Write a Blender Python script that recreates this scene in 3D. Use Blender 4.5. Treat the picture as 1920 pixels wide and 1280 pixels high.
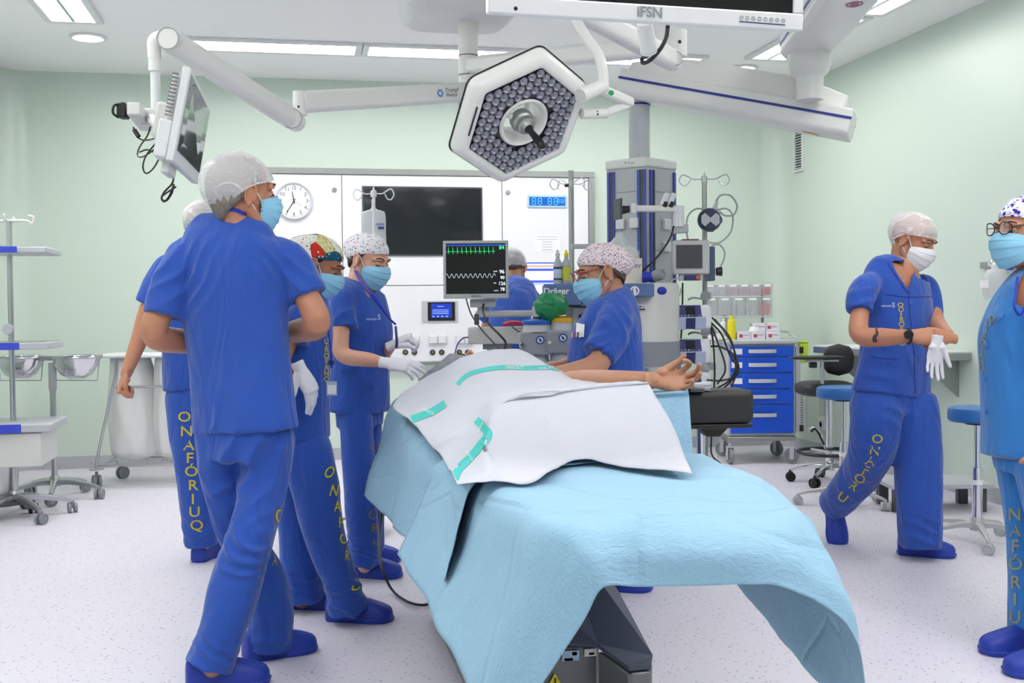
import bpy, bmesh, math, random
import numpy as np
from mathutils import Vector, Matrix, noise
from mathutils.bvhtree import BVHTree
random.seed(4)
for o in list(bpy.data.objects): bpy.data.objects.remove(o)
scene = bpy.context.scene
COL = scene.collection
R_ = math.radians
# ---------------- camera ----------------
FPX = 2100.0; CAMZ = 1.25
yaw, pit, rol = R_(11.0), R_(1.66), 0.009
r0 = Vector((math.cos(yaw), -math.sin(yaw), 0))
f0 = Vector((math.sin(yaw), math.cos(yaw), 0))
CF = Vector((math.sin(yaw)*math.cos(pit), math.cos(yaw)*math.cos(pit), -math.sin(pit)))
u0 = r0.cross(CF)
CR = r0*math.cos(rol) - u0*math.sin(rol)
CU = u0*math.cos(rol) + r0*math.sin(rol)
CP = Vector((0, 0, CAMZ))
cam = bpy.data.cameras.new('camera'); camo = bpy.data.objects.new('camera', cam); COL.objects.link(camo)
cam.sensor_width = 36; cam.lens = FPX/1920*36; cam.clip_start = 0.05
camo.matrix_world = Matrix(((CR.x, CU.x, -CF.x, CP.x), (CR.y, CU.y, -CF.y, CP.y), (CR.z, CU.z, -CF.z, CP.z), (0, 0, 0, 1)))
scene.camera = camo
# ---------------- view and world ----------------
scene.view_settings.view_transform = 'Standard'; scene.view_settings.look = 'None'
scene.view_settings.exposure = 0.0; scene.view_settings.gamma = 1.0
scene.view_settings.use_curve_mapping = False
scene.cycles.max_bounces = 8; scene.cycles.transparent_max_bounces = 8; scene.cycles.transmission_bounces = 4
wd = bpy.data.worlds.new('world'); scene.world = wd; wd.use_nodes = True
wd.node_tree.nodes['Background'].inputs[0].default_value = (0.9, 0.95, 1, 1)
wd.node_tree.nodes['Background'].inputs[1].default_value = 0.3
# ---------------- room measures ----------------
XL, XR, YB, YF, ZC = -2.25, 4.32, 9.47, -3.2, 3.165
# ---------------- ceiling lamps' light ----------------
LAMP_POWER = 21.5      # radiance of the lamps' diffusers
# fixtures: (x, y, length along x, length along y)
FIX = [(-0.14, 8.30, 1.3, .36), (1.17, 8.30, 1.3, .36), (2.48, 8.30, 1.3, .36),
       (-1.38, 7.15, .36, 1.3), (3.6, 7.5, .36, 1.3), (3.65, 6.15, .36, 1.3),
       (-1.38, 5.8, .36, 1.3), (-1.38, 4.45, .36, 1.3), (-1.38, 2.6, .36, 1.3), (2.7, 4.2, .36, 1.3), (2.7, 2.4, .36, 1.3),
       (1.17, 1.6, 1.3, .36), (-.3, 1.6, 1.3, .36), (2.6, 1.6, 1.3, .36), (1.17, -.8, 1.3, .36), (-.9, -.8, 1.3, .36), (3.0, -.8, 1.3, .36)]

# ---------------- rays from photograph pixels to places ----------------
def ray(px, py):
    return CF + CR*((px-960)/FPX) - CU*((py-640)/FPX)
def W(px, py, d): return CP + ray(px, py)*d
def pl(px, py, axis, val):
    r = ray(px, py); t = (val-CP[axis])/r[axis]; return CP + r*t
def G(px, py, z=0.0): return pl(px, py, 2, z)
def BK(px, py, off=0.0): return pl(px, py, 1, YB-off)
def RT(px, py, off=0.0): return pl(px, py, 0, XR-off)
def D(r, u, a): return (r0*r + Vector((0, 0, u)) + f0*a)      # direction: right, up, away
def V(*a): return Vector(a)

# ---------------- colours and materials ----------------
def lin(c):
    return tuple((x/12.92 if x <= .04045 else ((x+.055)/1.055)**2.4) for x in c)
def rgb(r, g, b): return lin((r/255, g/255, b/255))
MATS = {}
def mat(name, c, rough=.5, metal=0.0, bump=None, trans=0.0, alpha=1.0, emit=None, sheen=0, coat=0, spec=None, sub=0, c2=None, cs=30):
    if name in MATS: return MATS[name]
    m = bpy.data.materials.new(name); m.use_nodes = True; MATS[name] = m
    nt = m.node_tree; p = nt.nodes['Principled BSDF']
    p.inputs['Base Color'].default_value = (*c, 1); p.inputs['Roughness'].default_value = rough
    p.inputs['Metallic'].default_value = metal
    if trans: p.inputs['Transmission Weight'].default_value = trans
    if alpha < 1: p.inputs['Alpha'].default_value = alpha
    if sheen: p.inputs['Sheen Weight'].default_value = sheen
    if coat: p.inputs['Coat Weight'].default_value = coat
    if spec is not None: p.inputs['Specular IOR Level'].default_value = spec
    if sub:
        p.inputs['Subsurface Weight'].default_value = sub; p.inputs['Subsurface Radius'].default_value = (.02, .008, .004)
        p.inputs['Subsurface Scale'].default_value = .5
    if emit:
        p.inputs['Emission Color'].default_value = (*emit[0], 1); p.inputs['Emission Strength'].default_value = emit[1]
    tc = nt.nodes.new('ShaderNodeTexCoord')
    if c2:
        n = nt.nodes.new('ShaderNodeTexNoise'); n.inputs['Scale'].default_value = cs; n.inputs['Detail'].default_value = 4
        r = nt.nodes.new('ShaderNodeMix'); r.data_type = 'RGBA'
        r.inputs[6].default_value = (*c, 1); r.inputs[7].default_value = (*c2, 1)
        nt.links.new(tc.outputs['Object'], n.inputs['Vector']); nt.links.new(n.outputs['Fac'], r.inputs[0])
        nt.links.new(r.outputs[2], p.inputs['Base Color'])
    if bump:
        sc, st = bump[0], bump[1]
        n = nt.nodes.new('ShaderNodeTexNoise'); n.inputs['Scale'].default_value = sc
        n.inputs['Detail'].default_value = 5; n.inputs['Distortion'].default_value = bump[3] if len(bump) > 3 else 0
        mp = nt.nodes.new('ShaderNodeMapping')
        if len(bump) > 2: mp.inputs['Scale'].default_value = bump[2]
        b = nt.nodes.new('ShaderNodeBump'); b.inputs['Strength'].default_value = st; b.inputs['Distance'].default_value = .01
        nt.links.new(tc.outputs['Object'], mp.inputs['Vector']); nt.links.new(mp.outputs['Vector'], n.inputs['Vector'])
        nt.links.new(n.outputs['Fac'], b.inputs['Height']); nt.links.new(b.outputs['Normal'], p.inputs['Normal'])
    return m
def nd(m, t, **k):
    n = m.node_tree.nodes.new(t)
    for a, b in k.items(): setattr(n, a, b)
    return n

M_white = mat('white_enamel', rgb(225, 226, 228), .35)
M_offw = mat('offwhite_plastic', rgb(212, 212, 208), .4)
M_lgrey = mat('light_grey_plastic', rgb(186, 189, 194), .45)
M_mgrey = mat('mid_grey_plastic', rgb(140, 144, 150), .45)
M_dgrey = mat('dark_grey_plastic', rgb(70, 74, 80), .45)
M_black = mat('black_plastic', rgb(22, 22, 24), .4)
M_blackf = mat('black_vinyl', rgb(30, 30, 33), .5, bump=(400, .15))
M_steel = mat('brushed_steel', rgb(190, 192, 195), .28, 1.0)
M_chrome = mat('chrome', rgb(215, 217, 220), .12, 1.0)
M_alu = mat('satin_aluminium', rgb(165, 168, 165), .4, .9)
M_navy = mat('navy_plastic', rgb(38, 44, 110), .35)
M_blue = mat('bright_blue_panel', rgb(14, 84, 214), .4)
M_bluep = mat('blue_profile', rgb(66, 80, 170), .4)
M_red = mat('red_plastic', rgb(190, 30, 50), .4)
M_green = mat('green_plastic', rgb(30, 150, 90), .4)
M_yellow = mat('yellow_plastic', rgb(228, 214, 20), .4)
M_orange = mat('orange_plastic', rgb(236, 92, 30), .4)
M_clear = mat('clear_plastic', rgb(235, 240, 242), .15, 0, alpha=.35)
M_paper = mat('white_paper', rgb(238, 238, 240), .6)
M_glove = mat('white_latex_glove', rgb(226, 224, 232), .45, bump=(45, .35))
M_screen = mat('black_screen', rgb(14, 15, 18), .08)

# ---------------- mesh collector ----------------
def tag(o, label=None, cat=None, group=None, kind=None):
    if label: o['label'] = label
    if cat: o['category'] = cat
    if group: o['group'] = group
    if kind: o['kind'] = kind
    return o
ROOTM = {}
def empty(name, loc, label, cat, group=None, rz=0, M=None):
    o = bpy.data.objects.new(name, None); COL.objects.link(o); o.empty_display_size = .1
    mm = M if M is not None else Matrix.Translation(Vector(loc)) @ Matrix.Rotation(rz, 4, 'Z')
    o.matrix_world = mm; ROOTM[o] = mm.copy()
    return tag(o, label, cat, group)
def frame_from(x, y, z, o):
    return Matrix(((x.x, y.x, z.x, o.x), (x.y, y.y, z.y, o.y), (x.z, y.z, z.z, o.z), (0, 0, 0, 1)))
def fr(o, zdir, xhint=Vector((1, 0, 0))):
    z = Vector(zdir).normalized(); x = Vector(xhint); x = x - z*x.dot(z)
    if x.length < 1e-5: x = z.orthogonal()
    x.normalize(); y = z.cross(x)
    return frame_from(x, y, z, Vector(o))
def catmull(P, n):
    P = [np.array(p, float) for p in P]; m = len(P); out = []
    for i in range(m-1):
        p0 = P[i-1] if i else 2*P[0]-P[1]; p1, p2 = P[i], P[i+1]; p3 = P[i+2] if i+2 < m else 2*P[-1]-P[-2]
        for k in range(n):
            t = k/n
            out.append(.5*((2*p1)+(-p0+p2)*t+(2*p0-5*p1+4*p2-p3)*t*t+(-p0+3*p1-3*p2+p3)*t**3))
    out.append(P[-1]); return out
class MB:
    def __init__(s, M=None): s.v = []; s.f = []; s.M = M
    def add(s, vs, fs, M=None):
        b = len(s.v)
        for p in vs:
            p = Vector(p)
            if M is not None: p = M @ p
            if s.M is not None: p = s.M @ p
            s.v.append(p)
        s.f += [tuple(b+i for i in f) for f in fs]; return s
    def box(s, c, d, rz=0, M=None, rot=None):
        x, y, z = d[0]/2, d[1]/2, d[2]/2
        mm = Matrix.Translation(Vector(c)) @ (rot if rot is not None else Matrix.Rotation(rz, 4, 'Z'))
        if M is not None: mm = M @ mm
        vs = [(a*x, b*y, e*z) for a in (-1, 1) for b in (-1, 1) for e in (-1, 1)]
        return s.add(vs, [(0, 1, 3, 2), (4, 6, 7, 5), (0, 4, 5, 1), (2, 3, 7, 6), (0, 2, 6, 4), (1, 5, 7, 3)], mm)
    def cyl(s, a, b, r, r2=None, n=20, cap=True):
        a, b = Vector(a), Vector(b); r2 = r if r2 is None else r2
        F = fr(a, b-a, (1, 0, 0) if abs((b-a).normalized().x) < .9 else (0, 1, 0)); L = (b-a).length
        vs = []
        for rr, z in ((r, 0), (r2, L)):
            vs += [F @ Vector((rr*math.cos(2*math.pi*i/n), rr*math.sin(2*math.pi*i/n), z)) for i in range(n)]
        fs = [(i, (i+1) % n, n+(i+1) % n, n+i) for i in range(n)]
        if cap: fs += [tuple(range(n-1, -1, -1)), tuple(range(n, 2*n))]
        return s.add(vs, fs)
    def tube(s, pts, r, n=8, sub=6, closed=False):
        P = [Vector(q) for q in (catmull(pts, sub) if sub > 1 else pts)]
        if closed: P = P[:-1] if (P[0]-P[-1]).length < 1e-6 else P
        m = len(P); vs = []; nrm = None
        for i, p in enumerate(P):
            t = (P[(i+1) % m] if (closed or i < m-1) else P[i]) - (P[i-1] if (closed or i > 0) else P[i])
            if t.length < 1e-9: t = Vector((0, 0, 1))
            t.normalize()
            if nrm is None: nrm = t.orthogonal().normalized()
            nrm = (nrm - t*nrm.dot(t)); nrm = nrm.normalized() if nrm.length > 1e-6 else t.orthogonal().normalized()
            bn = t.cross(nrm); rr = r if not isinstance(r, (list, tuple)) else r[0]+(r[1]-r[0])*i/(m-1)
            vs += [p + nrm*(rr*math.cos(2*math.pi*k/n)) + bn*(rr*math.sin(2*math.pi*k/n)) for k in range(n)]
        fs = []
        for i in range(m if closed else m-1):
            j = (i+1) % m
            fs += [(i*n+k, i*n+(k+1) % n, j*n+(k+1) % n, j*n+k) for k in range(n)]
        if not closed: fs += [tuple(range(n-1, -1, -1)), tuple(range((m-1)*n, m*n))]
        return s.add(vs, fs)
    def lathe(s, prof, o=(0, 0, 0), axis=(0, 0, 1), n=28, cap=True):
        F = fr(o, axis); m = len(prof); vs = []; fs = []
        for (r, z) in prof: vs += [F @ Vector((max(r, 1e-4)*math.cos(2*math.pi*i/n), max(r, 1e-4)*math.sin(2*math.pi*i/n), z)) for i in range(n)]
        for j in range(m-1): fs += [(j*n+i, j*n+(i+1) % n, (j+1)*n+(i+1) % n, (j+1)*n+i) for i in range(n)]
        if abs(prof[0][1]-prof[-1][1]) < 1e-6 and (prof[0][0] < 1e-3 or prof[-1][0] < 1e-3): cap = False
        if cap and prof[0][0] > 1e-3: fs.append(tuple(range(n-1, -1, -1)))
        if cap and prof[-1][0] > 1e-3: fs.append(tuple(range((m-1)*n, m*n)))
        return s.add(vs, fs)
    def prism(s, poly, F, t0, t1):
        n = len(poly); vs = [F @ Vector((x, y, t0)) for x, y in poly]+[F @ Vector((x, y, t1)) for x, y in poly]
        return s.add(vs, [tuple(range(n-1, -1, -1)), tuple(range(n, 2*n))]+[(i, (i+1) % n, n+(i+1) % n, n+i) for i in range(n)])
    def ell(s, c, r, M=None, n=20, m=12):
        vs = [(0, 0, -1)]
        for j in range(1, m):
            a = -math.pi/2+math.pi*j/m
            vs += [(math.cos(a)*math.cos(2*math.pi*i/n), math.cos(a)*math.sin(2*math.pi*i/n), math.sin(a)) for i in range(n)]
        vs.append((0, 0, 1)); L = len(vs)-1
        fs = [(0, 1+(i+1) % n, 1+i) for i in range(n)]
        for j in range(m-2): fs += [(1+j*n+i, 1+j*n+(i+1) % n, 1+(j+1)*n+(i+1) % n, 1+(j+1)*n+i) for i in range(n)]
        fs += [(L, 1+(m-2)*n+i, 1+(m-2)*n+(i+1) % n) for i in range(n)]
        vs = [Vector((v[0]*r[0], v[1]*r[1], v[2]*r[2])) for v in vs]
        mm = Matrix.Translation(Vector(c))
        if M is not None: mm = M @ mm
        return s.add(vs, fs, mm)
    def quad(s, a, b, c, d): return s.add([a, b, c, d], [(0, 1, 2, 3)])
    def grid(s, rows, closed=False):
        m, n = len(rows), len(rows[0]); fs = []
        for i in range(m-1):
            for j in range(n-1 if not closed else n):
                k = (j+1) % n; fs.append((i*n+j, i*n+k, (i+1)*n+k, (i+1)*n+j))
        return s.add([p for r in rows for p in r], fs)
    def build(s, name, m, parent=None, smooth=35, bevel=0, solid=0, sub=0, label=None, recalc=True, segs=2):
        me = bpy.data.meshes.new(name)
        root = parent
        while root is not None and root.parent is not None: root = root.parent
        if root is not None:
            inv = ROOTM.get(root, Matrix()).inverted(); org = None
            vs = [inv @ v for v in s.v]
        else:
            mn = Vector((min(v.x for v in s.v), min(v.y for v in s.v), min(v.z for v in s.v)))
            mx = Vector((max(v.x for v in s.v), max(v.y for v in s.v), max(v.z for v in s.v)))
            org = Vector(((mn.x+mx.x)/2, (mn.y+mx.y)/2, mn.z)); vs = [v-org for v in s.v]
        me.from_pydata([tuple(v) for v in vs], [], s.f)
        if recalc:
            bm = bmesh.new(); bm.from_mesh(me); bmesh.ops.recalc_face_normals(bm, faces=bm.faces); bm.to_mesh(me); bm.free()
        o = bpy.data.objects.new(name, me); COL.objects.link(o)
        if org is not None: o.location = org; ROOTM[o] = Matrix.Translation(org)
        if parent is not None: o.parent = parent
        me.materials.append(m)
        if smooth:
            me.polygons.foreach_set('use_smooth', [True]*len(me.polygons))
            if smooth < 180: me.set_sharp_from_angle(angle=R_(smooth))
        if solid:
            d = o.modifiers.new('thickness', 'SOLIDIFY'); d.thickness = solid; d.offset = 0
        if bevel:
            d = o.modifiers.new('bevel', 'BEVEL'); d.width = bevel; d.segments = segs; d.limit_method = 'ANGLE'; d.angle_limit = R_(40)
        if sub:
            d = o.modifiers.new('subd', 'SUBSURF'); d.levels = sub; d.render_levels = sub
        if label: o['label'] = label
        return o
def struct(o): o['kind'] = 'structure'; return o
def copy_tree(o, parent=None):
    c = o.copy(); COL.objects.link(c)
    if parent is not None: c.parent = parent
    for ch in list(o.children): copy_tree(ch, c)
    return c

# ---------------- lettering ----------------
_txt = {}
def glyphs(s, size=1.0, align='CENTER', bold=0.0):
    k = (s, align, bold)
    if k not in _txt:
        cu = bpy.data.curves.new('t', 'FONT'); cu.body = s; cu.size = 1.0; cu.align_x = align; cu.align_y = 'CENTER'; cu.offset = bold
        cu.resolution_u = 3
        ob = bpy.data.objects.new('t', cu); COL.objects.link(ob)
        dg = bpy.context.evaluated_depsgraph_get(); dg.update()
        me = bpy.data.meshes.new_from_object(ob.evaluated_get(dg))
        _txt[k] = ([(v.co.x, v.co.y) for v in me.vertices], [tuple(p.vertices) for p in me.polygons])
        bpy.data.objects.remove(ob); bpy.data.meshes.remove(me)
    v, f = _txt[k]
    return [(x*size, y*size) for x, y in v], f
def text_on(mb, s, o, xd, yd, size, off=.001, align='CENTER', bold=0.0):
    xd = Vector(xd).normalized(); yd = Vector(yd).normalized(); n = xd.cross(yd)
    v, f = glyphs(s, size, align, bold)
    mb.add([Vector(o)+xd*x+yd*y+n*off for x, y in v], f)
    return mb
def bvh_of(o):
    dg = bpy.context.evaluated_depsgraph_get(); dg.update()
    return BVHTree.FromObject(o, dg), o.matrix_world.copy()
class Surf:
    """a built surface (world space) that prints and seams are laid onto"""
    def __init__(s, vs, fs): s.b = BVHTree.FromPolygons([Vector(v) for v in vs], fs)
    def hit(s, px, py, off=.002):
        r = ray(px, py).normalized(); h = s.b.ray_cast(CP, r)
        if h[0] is None: return None
        n = h[1]
        if n.dot(r) > 0: n = -n
        return h[0] + n*off
    def normal(s, px, py):
        r = ray(px, py).normalized(); n = s.b.ray_cast(CP, r)[1]; return -n if n.dot(r) > 0 else n
    def print_text(s, mb, txt, px, py, size, ang=0, sx=1.0, off=.002, bold=.0, shear=0):
        v, f = glyphs(txt, size, 'CENTER', bold); ca, sa = math.cos(ang), math.sin(ang); P = []
        for x, y in v:
            x = x*sx + shear*y; P.append(s.hit(px + x*ca + y*sa, py - (y*ca - x*sa), off))
        fs = [q for q in f if all(P[i] is not None for i in q)]
        P = [p if p is not None else Vector((0, 0, 0)) for p in P]
        used = sorted({i for q in fs for i in q}); mp = {k: n for n, k in enumerate(used)}
        # a glyph must lie on one surface: drop faces that jump in depth
        fs = [q for q in fs if max((P[a]-P[b]).length for a in q for b in q) < .06]
        if used: mb.add([P[i] for i in used], [tuple(mp[i] for i in q) for q in fs])
    def print_poly(s, mb, pts, wid, off=.002, n=8):
        c = catmull([(*p,) for p in pts], n); rows = []
        for i, p in enumerate(c):
            t = c[min(i+1, len(c)-1)]-c[max(i-1, 0)]; t = t/(np.linalg.norm(t)+1e-9); nn = np.array((-t[1], t[0]))
            w = wid[0]+(wid[1]-wid[0])*i/(len(c)-1) if isinstance(wid, tuple) else wid
            row = [s.hit(*(p+nn*w*k), off) for k in (-.5, -.25, 0, .25, .5)]
            rows.append(row)
        for i in range(len(rows)-1):
            for k in range(4):
                q = (rows[i][k], rows[i][k+1], rows[i+1][k+1], rows[i+1][k])
                if all(x is not None for x in q) and max((a-b).length for a in q for b in q) < .15: mb.quad(*q)
# ================= materials of the room =================
def floor_mat(name, base, chips, dens):
    m = mat(name, base, .42); nt = m.node_tree; p = nt.nodes['Principled BSDF']
    tc = nd(m, 'ShaderNodeTexCoord')
    last = None
    for sc, thr, c in ((38, .16, chips[0]), (55, .15, chips[1]), (24, .09, chips[0])):
        v = nd(m, 'ShaderNodeTexVoronoi'); v.inputs['Scale'].default_value = sc; v.inputs['Randomness'].default_value = 1
        mp = nd(m, 'ShaderNodeMapping'); mp.inputs['Rotation'].default_value = (0, 0, sc); mp.inputs['Scale'].default_value = (1, 1.7, 1)
        nt.links.new(tc.outputs['Object'], mp.inputs['Vector'])
        nz = nd(m, 'ShaderNodeTexNoise'); nz.inputs['Scale'].default_value = sc*3
        nt.links.new(tc.outputs['Object'], nz.inputs['Vector'])
        ad = nd(m, 'ShaderNodeMix', data_type='VECTOR') if False else nd(m, 'ShaderNodeVectorMath', operation='MULTIPLY_ADD')
        ad.inputs[1].default_value = (.012,)*3
        nt.links.new(nz.outputs['Color'], ad.inputs[0]); nt.links.new(mp.outputs['Vector'], ad.inputs[2]); nt.links.new(ad.outputs[0], v.inputs['Vector'])
        lt = nd(m, 'ShaderNodeMath', operation='LESS_THAN'); lt.inputs[1].default_value = thr
        nt.links.new(v.outputs['Distance'], lt.inputs[0])
        sp = nd(m, 'ShaderNodeSeparateColor'); nt.links.new(v.outputs['Color'], sp.inputs[0])
        g = nd(m, 'ShaderNodeMath', operation='LESS_THAN'); g.inputs[1].default_value = dens
        nt.links.new(sp.outputs[0], g.inputs[0])
        mu = nd(m, 'ShaderNodeMath', operation='MULTIPLY'); nt.links.new(lt.outputs[0], mu.inputs[0]); nt.links.new(g.outputs[0], mu.inputs[1])
        mx = nd(m, 'ShaderNodeMix', data_type='RGBA'); mx.inputs[7].default_value = (*c, 1)
        nt.links.new(mu.outputs[0], mx.inputs[0])
        if last: nt.links.new(last.outputs[2], mx.inputs[6])
        else: mx.inputs[6].default_value = (*base, 1)
        last = mx
    nt.links.new(last.outputs[2], p.inputs['Base Color'])
    return m
M_floor = floor_mat('speckled_vinyl_floor', rgb(222, 217, 228), (rgb(92, 92, 100), rgb(168, 172, 178)), .6)
M_base = floor_mat('speckled_vinyl_skirting', rgb(182, 184, 190), (rgb(95, 95, 102), rgb(150, 154, 160)), .6)
M_wall = mat('pale_green_wall', rgb(209, 223, 211), .3, bump=(60, .02), spec=.5)
M_ceil = mat('ceiling_paint', rgb(249, 249, 249), .8)
M_glass_panel = mat('white_glass_panel', rgb(236, 236, 240), .15)

# ================= room shell =================
struct(MB().quad((XL-.3, YF, 0), (XR+.3, YF, 0), (XR+.3, YB+.3, 0), (XL-.3, YB+.3, 0)).build('floor', M_floor, smooth=0, recalc=False))
mb = MB().box(((XL+XR)/2, (YB+YF)/2, ZC+.03), (XR-XL+.6, YB-YF+.6, .06)); struct(mb.build('ceiling', M_ceil, smooth=0))
def wall_path(pts, name, m, z0, z1, thick):
    a = [Vector((x, y, 0)) for x, y in pts]; rows = []
    for i, p in enumerate(a):
        t = a[min(i+1, len(a)-1)]-a[max(i-1, 0)]; t.normalize(); n = Vector((t.y, -t.x, 0))
        rows.append([p+Vector((0, 0, z0)), p+Vector((0, 0, z1)), p-n*thick+Vector((0, 0, z1)), p-n*thick+Vector((0, 0, z0))])
    mb = MB().grid(rows, closed=True); mb.f += [(0, 1, 2, 3), tuple(len(mb.v)-k for k in (1, 2, 3, 4))]
    return struct(mb.build(name, m, smooth=30))
rc = .22
arcL = [(XL+rc-rc*math.cos(a), YB-rc+rc*math.sin(a)) for a in [math.pi/2*k/10 for k in range(11)]]
arcR = [(XR-rc+rc*math.sin(a), YB-rc+rc*math.cos(a)) for a in [math.pi/2*k/10 for k in range(11)]]
wall_path(arcL+arcR, 'wall_back', M_wall, 0, ZC, .08)
wall_path([(XL, YF), (XL, YB-rc)], 'wall_left', M_wall, 0, ZC, .08)
wall_path([(XR, YB-rc), (XR, YF)], 'wall_right', M_wall, 0, ZC, .08)
wall_path([(XR, YF), (XL, YF)], 'wall_front', M_wall, 0, ZC, .08)
def inset(P, c): return P
e = .006
wall_path([(x+e*(1 if x < 1 else -1), y-e) for x, y in arcL+arcR], 'baseboard_back', M_base, 0, .1, .012)
wall_path([(XL+e, YF), (XL+e, YB-rc)], 'baseboard_left', M_base, 0, .1, .012)
wall_path([(XR-e, YB-rc), (XR-e, YF)], 'baseboard_right', M_base, 0, .1, .012)

# ================= ceiling lamps =================
M_lampglow = mat('lamp_diffuser', (1, 1, 1), .5, emit=((1.0, .977, .965), LAMP_POWER))
M_lampdim = mat('lamp_diffuser_dimmed', (1, 1, 1), .5, emit=((1.0, .977, .965), LAMP_POWER*.5))
M_lampgap = mat('lamp_divider', rgb(170, 190, 190), .4)
def ceiling_light(x, y, sx, sy, label):
    t = empty('ceiling_light', (x, y, ZC), label, 'ceiling light', 'linear ceiling lights')
    z = ZC-.012
    f = MB()
    b = .045
    f.box((x-sx/2+b/2, y, z), (b, sy, .024)); f.box((x+sx/2-b/2, y, z), (b, sy, .024))
    f.box((x, y-sy/2+b/2, z), (sx-2*b, b, .024)); f.box((x, y+sy/2-b/2, z), (sx-2*b, b, .024))
    f.build('frame', M_white, t, bevel=.003)
    alongx = sx > sy
    w = (min(sx, sy)-2*b)
    g = MB()
    if alongx: g.box((x, y, z+.002), (sx-2*b, .022, .02))
    else: g.box((x, y, z+.002), (.022, sy-2*b, .02))
    g.build('divider', M_lampgap, t)
    for s in (-1, 1):
        o = s*(w/4+.005); l = w/2-.014
        d = MB()
        if alongx: d.box((x, y+o, ZC-.006), (sx-2*b, l, .010))
        else: d.box((x+o, y, ZC-.006), (l, sy-2*b, .010))
        d.build('diffuser', M_lampdim if x > 3.2 else M_lampglow, t, smooth=0)
FL = ['twin tube ceiling light of the back row nearest the left monitor arm', 'twin tube ceiling light of the back row behind the lamp column',
      'right end twin tube ceiling light of the back row', 'left side ceiling light beside the round downlight', 'right side ceiling light behind the pendant arm joint',
      'ceiling light in the top right past the purple ringed arm'] + ['%s ceiling light %s' % (a, b) for a, b in (
      ('left', 'next ahead of the one beside the downlight'), ('left', 'third from the back wall'), ('left', 'nearest the foot of the table'), ('right', 'third from the back wall'), ('right', 'over the woman at the right edge'),
      ('crosswise', 'above the foot of the table'), ('crosswise', 'left of the foot of the table'), ('crosswise', 'right of the foot of the table'), ('rearmost middle', 'behind the camera'), ('rearmost left', 'behind the camera'), ('rearmost right', 'behind the camera'))]
for i, (x, y, sx, sy) in enumerate(FIX): ceiling_light(x, y, sx, sy, FL[i])
p = G(165, 68, ZC)
t = empty('downlight', (p.x, p.y, ZC), 'round recessed downlight in the ceiling at the left', 'ceiling light')
MB().lathe([(.085, 0), (.125, 0), (.125, -.012), (.105, -.018), (.085, -.006)], p, cap=False).build('trim_ring', M_white, t)
MB().lathe([(.0, -.008), (.085, -.008), (.085, -.001)], p).build('diffuser', M_lampglow, t)
p = Vector((3.55, 8.5, ZC))
t = empty('downlight', p, 'round recessed downlight in the ceiling at the right', 'ceiling light')
MB().lathe([(.085, 0), (.125, 0), (.125, -.012), (.105, -.018), (.085, -.006)], p, cap=False).build('trim_ring', M_white, t)
MB().lathe([(.0, -.008), (.085, -.008), (.085, -.001)], p).build('diffuser', M_lampglow, t)

# ================= things on the back wall =================
def brect(x0, y0, x1, y1):
    xm, ym = (x0+x1)/2, (y0+y1)/2
    return BK(x0, ym).x, BK(x1, ym).x, BK(xm, y1).z, BK(xm, y0).z
def bbox(mb, R, o0, o1):
    x0, x1, z0, z1 = R
    return mb.box(((x0+x1)/2, YB-(o0+o1)/2, (z0+z1)/2), (x1-x0, abs(o1-o0), z1-z0))
PX0, PX1 = BK(440, 400).x, BK(1112, 400).x
PZ1, PZ0, PZM = BK(800, 319).z, BK(800, 683).z, BK(800, 535).z
t = empty('technical_wall_panel', ((PX0+PX1)/2, YB, PZ0), 'white glass technical panel in a steel frame on the back wall', 'wall panel')
f = MB(); w = .05
for R in ((PX0, PX1, PZ1-w, PZ1), (PX0, PX1, PZ0, PZ0+.025), (PX0, PX0+w, PZ0+.025, PZ1-w), (PX1-w, PX1, PZ0+.025, PZ1-w)): bbox(f, R, 0, .055)
f.build('frame', M_alu, t, bevel=.003)
xs = [PX0+w, BK(641, 400).x, BK(940, 400).x, PX1-w]
for i in range(3):
    bbox(MB(), (xs[i]+.003, xs[i+1]-.003, PZM+.003, PZ1-w-.002), .002, .04).build('glass_panel', M_glass_panel, t, bevel=.002)
    bbox(MB(), (xs[i]+.003, xs[i+1]-.003, PZ0+.027, PZM-.003), .002, .04).build('glass_panel', M_glass_panel, t, bevel=.002)
for (x, y) in ((627, 356), (952, 361)):
    MB().lathe([(.0, .0), (.019, .0), (.019, .012), (.012, .018), (0, .019)], BK(x, y, .04), (0, -1, 0)).build('round_knob', M_steel, t)
# tv recess
R = brect(679, 351, 903, 480)
t = empty('wall_screen', BK(791, 480, .04), 'large dark glossy screen set into the white panel', 'screen')
bbox(MB(), R, .041, .052).build('bezel', M_dgrey, t, bevel=.002)
bbox(MB(), (R[0]+.012, R[1]-.012, R[2]+.012, R[3]-.012), .052, .0535).build('display', mat('dark_display', rgb(28, 32, 36), .06), t)
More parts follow.
